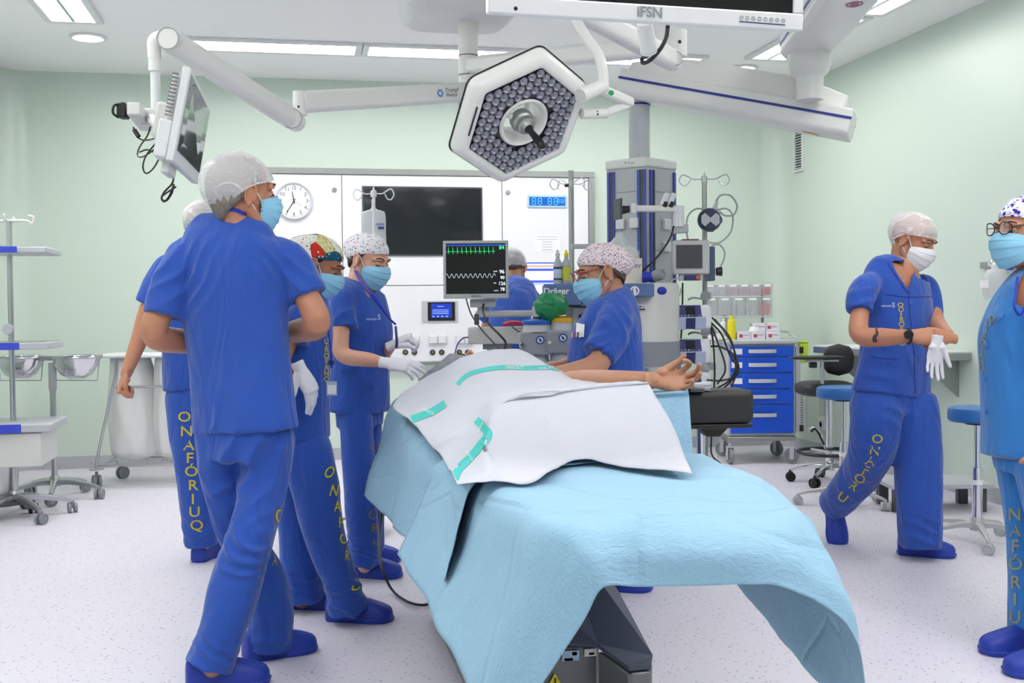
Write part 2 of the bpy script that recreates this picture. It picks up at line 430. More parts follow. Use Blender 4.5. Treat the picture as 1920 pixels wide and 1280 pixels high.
# analogue clock
c = BK(551, 377, .04); r = .145
t = empty('wall_clock', c, 'round white analogue clock on the panel showing five to seven', 'clock')
MB().lathe([(0, .0), (r*1.03, 0), (r*1.06, .02), (r*1.03, .03), (r*.98, .028), (r*.97, .018), (0, .018)], c, (0, -1, 0), 48).build('case', mat('clock_case', rgb(206, 210, 216), .4), t)
MB().lathe([(0, .019), (r*.96, .019)], c, (0, -1, 0), 48).build('dial', M_paper, t)
mb = MB(); cc = c+V(0, -.0195, 0)
for i in range(12):
    a = math.pi/2-2*math.pi*(i+1)/12
    text_on(mb, str(i+1), cc+V(math.cos(a)*r*.74, 0, math.sin(a)*r*.74), (1, 0, 0), (0, 0, 1), .042, .001)
for i in range(60):
    a = 2*math.pi*i/60; l = .008 if i % 5 else .013; q = V(math.cos(a), 0, math.sin(a)); s = V(-math.sin(a), 0, math.cos(a))*(.001 if i % 5 else .002)
    o = cc+V(0, -.001, 0); mb.quad(o+q*(r*.93-l)-s, o+q*(r*.93)-s, o+q*(r*.93)+s, o+q*(r*.93-l)+s)
bm_ = text_on(mb, 'quartz', cc+V(0, 0, -.045), (1, 0, 0), (0, 0, 1), .014, .001) if False else None
mb.build('numerals', M_dgrey, t, smooth=0, recalc=False)
def hand(a, l, w, off, m, nm, tail=.02):
    q = V(math.sin(a), 0, math.cos(a)); s = V(math.cos(a), 0, -math.sin(a))*w; o = cc+V(0, -off, 0)
    MB().quad(o-q*tail-s, o-q*tail+s, o+q*l+s*.5, o+q*l-s*.5).build(nm, m, t, smooth=0, solid=.0015)
hand(R_(350), .08, .0045, .004, M_black, 'hour_hand'); hand(R_(212), .115, .0035, .007, M_black, 'minute_hand'); hand(R_(300), .04, .001, .009, M_red, 'second_hand', .07)
# digital clock
R = brect(987, 367, 1060, 390); t = empty('digital_clock', BK(1023, 390, .04), 'rectangular digital clock with blue display on the white panel', 'clock')
bbox(MB(), R, .04, .052).build('case', mat('ice_blue', rgb(178, 214, 238), .3), t, bevel=.003)
bbox(MB(), (R[0]+.014, R[1]-.014, R[2]+.016, R[3]-.016), .052, .0535).build('display', mat('clock_blue', rgb(18, 86, 176), .2, emit=(rgb(18, 86, 176), .5)), t)
mb = MB(); z = (R[2]+R[3])/2
def seg7(mb, x, z, w, h, th, y):
    for (a, b, c_, d_) in ((x, z+h, w, 0), (x, z, w, 0), (x, z-h, w, 0)):
        mb.box((a, y, b), (w, .002, th))
    for sx in (-1, 1):
        for sz in (-1, 1): mb.box((x+sx*w*.62, y, z+sz*h/2), (th, .002, h*.8))
for k in range(4): seg7(mb, R[0]+.055+k*.052+(.035 if k > 1 else 0), z, .024, .027, .0045, YB-.0545)
for k in range(2): seg7(mb, R[1]-.07+k*.034, z+.004, .016, .017, .003, YB-.0545)
mb.build('digits', mat('clock_digits', rgb(90, 190, 250), .3, emit=(rgb(90, 190, 250), .7)), t, smooth=0)
# paper notice
R = brect(1000, 440, 1048, 472); t = empty('paper_notice', BK(1024, 472, .04), 'white printed paper notice stuck under the digital clock', 'notice')
bbox(MB(), R, .041, .0425).build('sheet', M_paper, t, smooth=0)
mb = MB()
for k in range(6):
    z = R[3]-.02-k*.022; mb.box(((R[0]+R[1])/2, YB-.043, z), ((R[1]-R[0])*(.8 if k < 2 else .4), .001, .003))
mb.build('printed_lines', mat('faded_ink', rgb(150, 150, 190), .6), t, smooth=0)
# touch panel
R = brect(790, 564, 857, 603); t = empty('touch_panel', BK(823, 603, .04), 'grey wall touch panel with blue lit screen', 'control panel')
bbox(MB(), R, .04, .05).build('frame', M_lgrey, t, bevel=.002)
w_ = R[1]-R[0]; h_ = R[3]-R[2]
R2 = (R[0]+w_*.16, R[1]-w_*.08, R[2]+h_*.05, R[3]-h_*.06); bbox(MB(), R2, .05, .053).build('bezel', M_black, t)
R3 = (R2[0]+.03, R2[1]-.03, R2[2]+.025, R2[3]-.012)
bbox(MB(), R3, .053, .0545).build('display', mat('touch_blue', rgb(30, 52, 150), .2, emit=(rgb(30, 56, 160), .7)), t)
mb = MB()
for k, z in enumerate((.3, .42, .55, .8)): mb.box((R3[0]+(R3[1]-R3[0])*.45, YB-.055, R3[2]+(R3[3]-R3[2])*z), ((R3[1]-R3[0])*(.8 if k < 3 else .3), .001, .006))
for k in range(4): mb.box((R3[0]+(R3[1]-R3[0])*(.1+.22*k), YB-.055, R3[2]+.012), (.018, .001, .01))
mb.build('icons', mat('touch_icons', rgb(130, 160, 235), .2, emit=(rgb(130, 160, 235), .7)), t, smooth=0)
# sockets and small gas outlets along the lower panel
for k, (a, b, lb) in enumerate(((752, 786, 'white double wall socket nearest the gloved hands'), (802, 837, 'white double wall socket under the touch panel'), (852, 886, 'white double wall socket beside the grey machine'))):
    R = brect(a, 627, b, 646); t = empty('double_socket', BK((a+b)/2, 646, .04), lb, 'socket', 'white double sockets')
    bbox(MB(), R, .04, .048).build('back_plate', M_white, t, bevel=.004)
    m_ = (R[0]+R[1])/2
    bbox(MB(), (R[0]+.008, m_-.004, R[2]+.012, R[3]-.008), .048, .062).build('socket_cover', M_white, t, bevel=.005)
    bbox(MB(), (m_+.004, R[1]-.008, R[2]+.012, R[3]-.008), .048, .062).build('socket_cover', M_white, t, bevel=.005)
for k, x in enumerate((760, 777, 811, 828, 861, 877)):
    c = BK(x, 660, .04); t = empty('earthing_socket', c, ['left','right'][k % 2]+' small round black socket under the '+['double wall socket nearest the gloved hands','double wall socket below the touch panel','double wall socket beside the grey machine'][k//2], 'socket', 'round black sockets')
    MB().lathe([(0, 0), (.024, 0), (.024, .008), (.017, .012), (.015, .004), (0, .004)], c, (0, -1, 0)).build('ring', M_dgrey, t)
    MB().lathe([(0, .005), (.009, .005), (.007, .014), (0, .015)], c, (0, -1, 0)).build('pin', mat('brass', rgb(180, 190, 60), .3, .5), t)
# computer workstation screen behind the nurse
R = brect(970, 494, 1050, 560)
Y = 8.9
t = empty('computer_monitor', W(1010, 565, 8.9), 'computer monitor with white and blue windows open behind the bottles', 'monitor')
F = lambda x, y: pl(x, y, 1, Y)
def yrect(x0, y0, x1, y1, Y):
    xm, ym = (x0+x1)/2, (y0+y1)/2
    return pl(x0, ym, 1, Y).x, pl(x1, ym, 1, Y).x, pl(xm, y1, 1, Y).z, pl(xm, y0, 1, Y).z
def ybox(mb, R, Y, o0, o1):
    return mb.box(((R[0]+R[1])/2, Y-(o0+o1)/2, (R[2]+R[3])/2), (R[1]-R[0], abs(o1-o0), R[3]-R[2]))
R = yrect(966, 490, 1075, 563, Y)
ybox(MB(), R, Y, -.04, .0).build('housing', M_white, t, bevel=.006)
ybox(MB(), (R[0]+.015, R[1]-.015, R[2]+.015, R[3]-.015), Y, .0, .002).build('display', mat('desktop_white', rgb(225, 232, 246), .3, emit=(rgb(225, 232, 246), .75)), t)
mb = MB(); mc = mat('desktop_blue', rgb(70, 90, 200), .3, emit=(rgb(80, 100, 215), .6))
for k, z in enumerate((.96, .8, .775, .5, .47, .42)): mb.box(((R[0]+R[1])/2, Y-.003, R[2]+(R[3]-R[2])*z), ((R[1]-R[0])*.93, .002, .012 if k != 5 else .005))
mb.build('window_bars', mc, t, smooth=0)
mb = MB().box(((R[0]+R[1])/2, Y-.003, R[2]+(R[3]-R[2])*.88), ((R[1]-R[0])*.93, .002, .02)); mb.build('toolbar', mat('desktop_tan', rgb(200, 180, 160), .3, emit=(rgb(200, 180, 160), .4)), t, smooth=0)
# desk shelf carrying that monitor and its stand
MB().cyl(((R[0]+R[1])/2, Y+.02, R[2]-.002), ((R[0]+R[1])/2, Y+.02, .83), .02).build('stand', M_lgrey, t)
t = empty('wall_desk', (1.9, 9.1, 0), 'white wall mounted desk under the computer monitor', 'desk')
DX0, DX1 = BK(900, 640).x, BK(1090, 640).x
MB().box(((DX0+DX1)/2, 9.1, .81), (DX1-DX0, .7, .035)).build('worktop', M_white, t, bevel=.004)
for x in (DX0+.05, DX1-.05): MB().box((x, 9.1, .396), (.04, .66, .792)).build('leg', M_white, t, bevel=.003)
# vents and sockets
def rrect(x0, y0, x1, y1):
    xm, ym = (x0+x1)/2, (y0+y1)/2
    return RT(x0, ym).y, RT(x1, ym).y, RT(xm, y1).z, RT(xm, y0).z
def rbox(mb, R, o0, o1):
    return mb.box((XR-(o0+o1)/2, (R[0]+R[1])/2, (R[2]+R[3])/2), (abs(o1-o0), abs(R[1]-R[0]), R[3]-R[2]))
for (a, b, c_, d_, lb, ns) in ((1491, 244, 1508, 322, 'white louvred vent high on the right wall by the corner', 14), (1492, 735, 1512, 800, 'white louvred vent low on the right wall behind the blue cart', 12)):
    R = rrect(a, b, c_, d_); t = empty('air_vent', ((XR), (R[0]+R[1])/2, R[2]), lb, 'vent', 'louvred wall vents')
    y0, y1 = min(R[:2]), max(R[:2]); w = .02; mb = MB()
    rbox(mb, (y0, y0+w, R[2], R[3]), 0, .02); rbox(mb, (y1-w, y1, R[2], R[3]), 0, .02); rbox(mb, (y0+w, y1-w, R[2], R[2]+w), 0, .02); rbox(mb, (y0+w, y1-w, R[3]-w, R[3]), 0, .02)
    mb.build('frame', M_white, t, bevel=.002)
    rbox(MB(), (y0+w, y1-w, R[2]+w, R[3]-w), 0, .003).build('backing', M_dgrey, t)
    for k in range(ns):
        z = R[2]+w+(R[3]-R[2]-2*w)*(k+.5)/ns
        MB().box((XR-.011, (y0+y1)/2, z), (.018, y1-y0-2*w, .004), rot=Matrix.Rotation(R_(-35), 4, 'Y')).build('slat', M_white, t)
R = rrect(1535, 785, 1548, 806); t = empty('wall_socket', (XR, (R[0]+R[1])/2, R[2]), 'white square wall socket low on the right wall', 'socket')
rbox(MB(), (min(R[:2]), max(R[:2]), R[2], R[3]), 0, .012).build('back_plate', M_white, t, bevel=.004)
MB().lathe([(0, 0), (.03, 0), (.03, .004), (.026, .004), (.024, -.003), (0, -.003)], (XR-.012, (R[0]+R[1])/2, (R[2]+R[3])/2), (-1, 0, 0)).build('socket_face', M_paper, t)
# wall shelf at the right
zs = G(1700, 664, 0) ; 
zz = RT(1815, 668).z; y0, y1 = RT(1822, 668).y, RT(1600, 661).y
t = empty('wall_shelf', (XR-.2, (y0+y1)/2, zz), 'grey edged work shelf fixed along the right wall', 'shelf')
MB().box((XR-.17, (y0+y1)/2, zz), (.34, abs(y1-y0), .05)).build('shelf_board', M_alu, t, bevel=.004)
MB().box((XR-.17, (y0+y1)/2, zz+.03), (.33, abs(y1-y0)-.01, .01)).build('worktop', M_white, t)
for y in (y0+.15, y1-.15): MB().prism([(0, 0), (.3, 0), (0, -.25)], frame_from(V(-1, 0, 0), V(0, 0, 1), V(0, 1, 0), V(XR, y, zz-.025)), -.01, .01).build('bracket', M_alu, t)
MB().add([(XR-.28, y0+.5, zz+.037), (XR-.07, y0+.52, zz+.037), (XR-.08, y0+.82, zz+.037), (XR-.29, y0+.8, zz+.037)], [(0, 1, 2, 3)]).build('paper_sheet', M_paper, None, smooth=0, solid=.001)
tag(bpy.data.objects['paper_sheet'], 'loose white paper sheet lying on the grey wall shelf', 'paper')
# ================= helpers for furniture =================
def caster(root, c, r=.05, heading=0.0, m=None, twin=True, name='caster', plate=None):
    """wheel whose foot stands at c (floor point), fork above"""
    c = Vector(c); ax = V(math.cos(heading), math.sin(heading), 0)
    mb = MB()
    for s in ((-.014, .014) if twin else (0,)):
        w = .010 if twin else .016; q = c+V(0, 0, r)+ax*s
        mb.lathe([(0, -w), (r*.55, -w), (r*.62, -w*.8), (r*.95, -w*.8), (r, -w*.4), (r, w*.4), (r*.95, w*.8), (r*.62, w*.8), (r*.55, w), (0, w)], q, ax, 24)
    o = mb.build(name, m or M_dgrey, root) if False else None
    mw = M_mgrey if m is None else m
    f = MB(); w2 = .028 if twin else .024
    if twin:
        f.box(c+V(0, 0, r*1.5), (.012, .03, r*1.2), rz=heading); f.cyl(c+V(0, 0, r*1.6), c+V(0, 0, r*2.5), .011)
    else:
        for s in (-1, 1): f.box(c+ax*(s*.024)+V(0, 0, r*1.35), (.006, .035, r*1.6), rz=heading)
        f.box(c+V(0, 0, r*2.2), (.054, .045, .012), rz=heading); f.cyl(c+V(0, 0, r*2.2), c+V(0, 0, r*2.7), .012)
    fk = f.build(name, M_lgrey if not twin else mw, root, bevel=.002)
    for k, s in enumerate((-.018, .018) if twin else (0,)):
        w = .009 if twin else .015; q = c+V(0, 0, r)+ax*s
        MB().lathe([(0, -w), (r*.5, -w), (r*.55, -w*.6), (r*.8, -w*.6), (r*.84, -w), (r*.97, -w), (r, -w*.5), (r, w*.5), (r*.97, w), (r*.84, w), (r*.8, w*.6), (r*.55, w*.6), (r*.5, w), (0, w)], q, ax, 24).build('wheel', mw, fk)
    return fk
def star_base(root, c, n, L, hz, m, ch=.05, rot=0.0, wheel_m=None, r=.03, arm=(.035, .028)):
    c = Vector(c)
    for i in range(n):
        a = rot+2*math.pi*i/n; d = V(math.cos(a), math.sin(a), 0); e = c+d*L
        mb = MB(); p0 = c+V(0, 0, hz+.03); p1 = e+V(0, 0, r*2+.012); s = V(-d.y, d.x, 0)
        rows = []
        for t, w, h in ((0, arm[0], arm[1]*1.3), (.35, arm[0]*.9, arm[1]), (.8, arm[0]*.7, arm[1]*.7), (1, arm[0]*.6, arm[1]*.5)):
            q = p0.lerp(p1, t) + V(0, 0, .015*math.sin(t*math.pi)); rows.append([q+s*w/2*a_+V(0, 0, h/2*b_) for a_, b_ in ((-1, -1), (1, -1), (1, .6), (.5, 1), (-.5, 1), (-1, .6))])
        mb.grid(rows, closed=True); mb.f += [tuple(range(5, -1, -1)), tuple(range(18, 24))]
        mb.build('base_arm', m, root, smooth=50)
        caster(root, e, r, a+.9*i, m=wheel_m)
    MB().lathe([(0, hz), (.035, hz), (.04, hz+.02), (.035, hz+.05), (.028, hz+.07), (0, hz+.07)], c).build('hub', m, root)
def iv_top(root, p, w=.19, m=None, vert=None, r=.0045, ang=0.0, hooks=2):
    p = Vector(p); m = m or M_steel; d = V(math.cos(ang), math.sin(ang), 0)
    for s in (-1, 1):
        pts = [p, p+d*(s*w*.45)+V(0, 0, -.003), p+d*(s*w*.72)+V(0, 0, .014), p+d*(s*w*.95)+V(0, 0, .022), p+d*(s*w*1.08)+V(0, 0, -.008), p+d*(s*w*.92)+V(0, 0, -.036), p+d*(s*w*.72)+V(0, 0, -.03), p+d*(s*w*.6)+V(0, 0, -.004)]
        MB().tube(pts, r, n=8, sub=5).build('hook', m, root)
    if hooks > 2:
        e = V(-d.y, d.x, 0)
        for s in (-1, 1):
            pts = [p, p+e*(s*.05), p+e*(s*.075)+V(0, 0, .03)+d*(-.04*s), p+e*(s*.09)+V(0, 0, .0)+d*(-.055*s), p+e*(s*.085)+V(0, 0, -.03)+d*(-.05*s)]
            MB().tube(pts, r*.9, n=8, sub=5).build('hook', m, root)
    MB().lathe([(0, -.02), (.017, -.02), (.017, .012), (.006, .02), (.004, .035), (0, .038)], p).build('hub', m, root)
def vpole(root, a, z0, r, m, name='pole'):
    return MB().cyl((a.x, a.y, z0), (a.x, a.y, a.z), r).build(name, m, root)
def circ_label(mb, c, n, xd, r): return mb
# ================= left: instrument stand with trays =================
c = W(28, 930, 6.85); cx, cy = c.x, c.y
t = empty('instrument_trolley', (cx, cy, 0), 'tall instrument trolley with three blue cornered grey trays at the left edge', 'trolley')
ztop = W(25, 415, 6.85).z
MB().cyl((cx, cy, .12), (cx, cy, ztop), .017).build('pole', M_steel, t)
MB().tube([V(cx-.16, cy, ztop+.02), V(cx-.12, cy, ztop+.0), V(cx, cy, ztop), V(cx+.10, cy, ztop), V(cx+.13, cy, ztop-.02), V(cx+.14, cy, ztop+.02), V(cx+.11, cy, ztop+.03)], .009, n=8).build('hook', M_offw, t)
MB().tube([V(cx, cy-.12, ztop+.03), V(cx, cy-.10, ztop), V(cx, cy, ztop), V(cx, cy+.10, ztop), V(cx, cy+.12, ztop+.03)], .009, n=8).build('hook', M_offw, t)
TX0, TX1 = -.42, .255
for k, (py, th) in enumerate(((472, .035), (647, .04))):
    z = W(28, py, 6.85).z
    mb = MB().box((cx+(TX0+TX1)/2, cy, z), (TX1-TX0, .46, th)); tr = mb.build('tray', M_lgrey, t, bevel=.006)
    MB().box((cx+.04, cy-.232, z), (.11, .012, th*1.04)).build('corner_bumper', mat('bumper_blue', rgb(56, 72, 200), .4), tr, bevel=.002)
    MB().box((cx+(TX0+TX1)/2, cy, z+th/2+.002), (TX1-TX0-.04, .42, .006)).build('tray_liner', M_steel, tr)
z = W(28, 796, 6.85).z
tr = MB().box((cx+(TX0+TX1)/2-.01, cy, z), (TX1-TX0+.04, .5, .05)).build('tray', M_lgrey, t, bevel=.008)
MB().box((cx+.03, cy-.253, z), (.14, .012, .052)).build('corner_bumper', mat('bumper_blue', rgb(56, 72, 200), .4), tr, bevel=.002)
MB().box((cx+(TX0+TX1)/2-.03, cy, z-.13), (TX1-TX0-.04, .46, .2)).build('drawer_box', M_offw, t, bevel=.006)
MB().box((cx+(TX0+TX1)/2-.15, cy-.235, z-.13), (.32, .01, .18)).build('drawer_front', M_offw, t, bevel=.004)
MB().lathe([(0, -.02), (.03, -.02), (.034, 0), (.03, .02), (0, .02)], (cx-.01, cy-.035, W(28, 617, 6.85).z), (0, 1, 0)).build('clamp_knob', M_lgrey, t)
star_base(t, (cx, cy, 0), 5, .33, .10, M_steel, rot=.35, r=.032, arm=(.05, .04))
# kick bucket at its foot
c = G(-2, 968); t = empty('waste_bucket', (c.x, c.y, 0), 'stainless bucket on a black ringed roller base at the left edge', 'bucket')
MB().lathe([(0, .115), (.105, .115), (.13, .40), (.137, .405), (.137, .412), (.125, .41), (.10, .13), (0, .125)], c, cap=False).build('bucket', mat('pale_steel', rgb(205, 206, 205), .3, .6), t)
MB().tube([V(c.x+math.cos(a)*.2, c.y+math.sin(a)*.2, .10) for a in np.linspace(0, 2*math.pi, 17)], .013, n=8, sub=2).build('ring', M_dgrey, t)
for k in range(3):
    a = .4+k*2.09; d = V(math.cos(a), math.sin(a), 0); MB().box(V(c.x, c.y, .108)+d*.15, (.10, .012, .012), rz=a).build('spoke', M_dgrey, t); caster(t, V(c.x, c.y, 0)+d*.2, .03, a, m=M_black)
# ================= bowl stand =================
c = W(103, 925, 7.53); c.z = 0; t = empty('bowl_stand', (c.x, c.y, 0), 'wheeled stand carrying two stainless steel bowls', 'bowl stand')
dd = c.dot(V(*CF))
zr = W(105, 668, 7.55).z
MB().cyl((c.x, c.y, .1), (c.x, c.y, zr-.05), .02).build('pole', M_steel, t); MB().cyl((c.x, c.y, zr-.22), (c.x, c.y, zr-.04), .026).build('collar', M_lgrey, t)
Lb, Rb = W(38, 665, 7.55), W(143, 665, 7.5); ax = (Rb-Lb).normalized()
MB().box((c.x, c.y, zr-.01), (.30, .03, .03), rz=-yaw).build('crossbar', M_mgrey, t, bevel=.003)
for k, q in enumerate((Lb, Rb)):
    q = V(q.x, q.y, zr); rr = .165
    fm = MB(); fm.tube([q+V(math.cos(a)*rr*.99, math.sin(a)*rr*.99, -.004) for a in np.linspace(0, 2*math.pi, 21)], .006, n=8, sub=2); fm.tube([q+ax*rr, q+ax*rr*.88+V(0, 0, -.16), q-ax*rr*.88+V(0, 0, -.16), q-ax*rr], .004, n=8, sub=1)
    fm.build('bowl_holder', M_steel, t)
    b = MB().lathe([(0, -.145), (.06, -.143), (.10, -.12), (.14, -.06), (.155, 0), (.168, .006), (.166, .01), (.152, .004), (.137, -.058), (.098, -.115), (.06, -.137), (0, -.139)], q, n=36).build('steel_bowl', M_chrome, None)
    tag(b, ['shiny steel bowl in the bowl stand behind the instrument trolley', 'shiny steel bowl in the bowl stand nearest the laundry trolley'][k], 'bowl', 'steel bowls in the bowl stand')
star_base(t, (c.x, c.y, 0), 5, .30, .09, M_steel, rot=-.2, r=.034, arm=(.045, .035))
# ================= laundry trolley =================
t = empty('laundry_trolley', G(290, 895), 'wheeled steel laundry trolley with white lid and two white bags', 'trolley')
dL = 8.0; A = W(182, 668, dL); B = W(345, 665, dL); zt = A.z; ex = (B-A); ex.z = 0; Lx = ex.length; ex.normalize(); ey = V(-ex.y, ex.x, 0)
O = V(A.x, A.y, 0)
F = frame_from(ex, ey, V(0, 0, 1), O)
mb = MB(F).box((Lx/2+.03, .2, zt), (Lx+.10, .46, .025)); mb.build('lid', M_white, t, bevel=.01)
fr_ = MB(F)
for y in (0.0, .42):
    fr_.tube([(.13, y, zt-.02), (.13, y, zt-.12), (.1, y, zt-.25), (-.015, y, .20), (-.02, y, .12)], .011, n=8, sub=4); fr_.tube([(Lx, y, zt-.02), (Lx, y, zt-.12), (Lx+.02, y, .2), (Lx+.02, y, .12)], .011, n=8, sub=4)
    fr_.tube([(-.02, y, .16), (Lx+.02, y, .16)], .010, n=8, sub=1); fr_.tube([(.13, y, zt-.22), (Lx, y, zt-.22)], .010, n=8, sub=1)
for x in (0, Lx): fr_.tube([(x, 0, .16), (x, .42, .16)], .010, n=8, sub=1)
fr_.build('frame', M_steel, t)
for k, (x, y) in enumerate(((-.02, 0), (Lx+.02, 0), (.02, .42), (Lx+.0, .42))): caster(t, F @ V(x, y, 0), .045, .4+k, m=M_mgrey)
MB(F).lathe([(0, .125), (.05, .125), (.05, .135), (0, .135)], (-.02, 0, 0)).build('bumper_disc', M_lgrey, t)
M_bag = mat('white_laundry_bag', rgb(226, 228, 226), .8, bump=(5, .5, (2, 2, .5), 1.0))
for k, (x0, x1) in enumerate(((.03, .31), (.36, Lx-.02))):
    rows = []
    for v in np.linspace(0, 1, 22):
        r = []
        for a in np.linspace(0, 2*math.pi, 49)[:-1]:
            w = (x1-x0)/2*(1+.12*math.sin(v*math.pi)+ (.22*v if True else 0)); dp = .15*(1+.15*math.sin(v*math.pi))
            f_ = 1+(.05*math.sin(a*7+v*3+k)+.13*noise.noise(V(math.cos(a)*2.2+k*5, math.sin(a)*2.2, v*2.2)))*math.sin(min(1, v*4)*math.pi/2)
            taper = 1 if v < .93 else math.sqrt(max(0, 1-((v-.93)/.07)**2))*.9+.1
            r.append(((x0+x1)/2+.03*v+math.cos(a)*w*f_*taper, .2+math.sin(a)*dp*f_*taper, zt-.014-v*(zt-.185)))
        rows.append(r)
    mb = MB(F).grid(rows, closed=True); mb.f += [tuple(range(21*48, 22*48)), tuple(range(47, -1, -1))]
    b = mb.build('laundry_bag', M_bag, None, smooth=180); tag(b, ['white cloth laundry bag hanging at the left end of the laundry trolley', 'white cloth laundry bag hanging beside the lowered fist'][k], 'laundry bag', 'white laundry bags')
# ================= anaesthesia workstation =================
M_dr = mat('draeger_blue', rgb(84, 110, 158), .45)
M_body = mat('machine_grey', rgb(196, 197, 192), .45)
d = 5.95; ya = yaw
base = G(1130, 1020); base = V(W(1130, 640, 6.0).x, W(1130, 640, 6.0).y, 0)
t = empty('anaesthesia_machine', base, 'grey anaesthesia workstation with a blue top shelf behind the woman in red glasses', 'medical machine')
def cbox(mb, px0, py0, px1, py1, d0, depth, **k):
    """box facing the camera axis: front face spans the pixels at distance d0"""
    a = W(px0, (py0+py1)/2, d0); b = W(px1, (py0+py1)/2, d0); zt_ = W((px0+px1)/2, py0, d0).z; zb_ = W((px0+px1)/2, py1, d0).z
    w = (b-a).length; c = (a+b)/2; f = f0*(depth/2)
    return mb.box((c.x+f.x, c.y+f.y, (zt_+zb_)/2), (w, depth, zt_-zb_), rz=-yaw, **k)
cbox(MB(), 1020, 532, 1090, 572, 5.8, .36).build('shelf_front', M_dr, t, bevel=.006)
cbox(MB(), 1090, 532, 1172, 574, 5.82, .36).build('shelf_middle', M_dr, t, bevel=.004)
cbox(MB(), 1168, 531, 1227, 556, 5.75, .42).build('shelf_side', M_dr, t, bevel=.006)
cbox(MB(), 1030, 572, 1165, 690, 6.02, .24).build('cabinet', M_body, t, bevel=.01)
cbox(MB(), 1075, 576, 1130, 672, 5.98, .04).build('screen_frame', M_offw, t, bevel=.006)
cbox(MB(), 1086, 590, 1126, 640, 5.965, .02).build('display', M_screen, t)
MB().lathe([(0, .06), (.15, .06), (.17, .08), (.17, 1.36), (.16, 1.38), (0, 1.38)], V(W(1214, 640, 6.0).x, W(1214, 640, 6.0).y, 0), n=40).build('cylinder_housing', mat('housing_grey', rgb(206, 206, 202), .3), t)
q = W(1222, 700, 5.85); MB().lathe([(.165, 0), (.176, 0), (.176, .03), (.165, .03)], V(W(1214, 640, 6.0).x, W(1214, 640, 6.0).y, q.z), n=40, cap=False).build('rail_ring', M_steel, t)
MB().lathe([(.165, 0), (.1735, 0), (.1735, .13), (.165, .13)], V(W(1214, 640, 6.0).x, W(1214, 640, 6.0).y, q.z+.035), n=40, cap=False).build('dark_band', M_mgrey, t)
cbox(MB(), 1035, 690, 1230, 930, 6.0, .45).build('lower_cabinet', M_body, t, bevel=.01)
for x in (1045, 1215):
    for dd_ in (6.05, 6.4): g = W(x, 700, dd_); caster(t, V(g.x, g.y, 0), .05, .5)
mb = MB(); q = W(1043, 546, 5.795); text_on(mb, 'Dräger', q, r0, (0, 0, 1), .046, .003, bold=.02); mb.build('lettering', M_paper, t, smooth=0, recalc=False)
q = W(1190, 545, 5.742)
def ring_mark(root, q, s, m1=M_paper, m2=M_navy):
    F_ = fr(q, -f0, r0); mb = MB(); n = 20
    mb.add([F_ @ V(math.cos(2*math.pi*i/n)*s*r_, math.sin(2*math.pi*i/n)*s*r_, .002) for r_ in (.7, 1) for i in range(n)], [(i, (i+1) % n, n+(i+1) % n, n+i) for i in range(n)])
    o = mb.build('round_emblem', m2, root, smooth=0, recalc=False)
    MB().lathe([(0, .0015), (s*.7, .0015)], q, -f0, 20).build('emblem_disc', m1, o, smooth=0)
    MB(F_).box((0, 0, .003), (s*.5, s*.9, .001), rz=.5).build('emblem_figure', m2, o, smooth=0)
MB(fr(q, -f0, r0)).box((0, 0, .001), (.012, .05, .002)).build('emblem', M_paper, t)
ring_mark(t, q, .024, M_dr, M_paper)
mb = MB(); cbox(mb, 1196, 571, 1211, 582, 5.825, .003); mb.build('type_label', M_paper, t, smooth=0)
mb = MB(); cbox(mb, 1198, 573, 1203, 576, 5.82, .003); cbox(mb, 1206, 573, 1208, 576, 5.82, .003); cbox(mb, 1197, 578, 1210, 581, 5.82, .003); mb.build('label_marks', M_dgrey, t, smooth=0)
# vaporizers
M_vap = mat('vaporizer_grey', rgb(158, 163, 170), .35, .3)
for k, (px, top, bot, hw, cm, lb) in enumerate(((1005, 608, 672, 31, mat('vaporizer_blue_ring', rgb(30, 90, 190), .4), 'grey vaporizer with blue dial left of the nurse'), (1049, 604, 668, 23, mat('vaporizer_yellow_ring', rgb(222, 168, 20), .4), 'grey vaporizer with yellow dial beside the nurse\'s pocket'))):
    dv = 5.72-.02*k; p0 = W(px, bot, dv); v = empty('vaporizer', p0, lb, 'vaporizer', 'anaesthetic vaporizers')
    u = dv/FPX; h = (bot-top)*u
    F_ = frame_from(r0, -f0*-1, V(0, 0, 1), p0)
    R = hw*u
    MB(F_).prism([(-R, -.06), (R*.85, -.06), (R, -.03), (R, .08), (-R, .08)], Matrix(), .02, h*.78).build('housing', M_vap, v, bevel=.008)
    MB(F_).lathe([(0, h*.78), (R*.95, h*.78), (R*.9, h*.84), (R*.86, h*1.0), (0, h*1.0)], (0.01, .01, 0), n=32).build('dial_neck', M_lgrey, v)
    MB(F_).lathe([(0, h*1.0), (R*.92, h*1.0), (R*.95, h*1.04), (R*.92, h*1.12), (R*.5, h*1.14), (0, h*1.14)], (0.01, .01, 0), n=32).build('dial', cm, v)
    MB(F_).lathe([(0, 0), (.012, 0), (.014, .012), (.010, .02), (0, .02)], (-R*.85, -.06, h*.42), (0, -1, 0)).build('filler_cap', M_chrome, v)
    MB(F_).lathe([(0, -.10), (.06, -.10), (.062, -.04), (.05, .02), (0, .02)], (0.01, .02, 0)).build('lower_mount', M_lgrey, v)
    ring_mark(v, F_ @ V(R*.25, -.062, h*.55), .022, M_paper, mat('emblem_blue', rgb(30, 70, 150), .4))
    MB(F_).cyl((-.02, -.03, h*1.2), (.03, .0, h*1.19), .008).build('lock_lever', M_chrome, v)
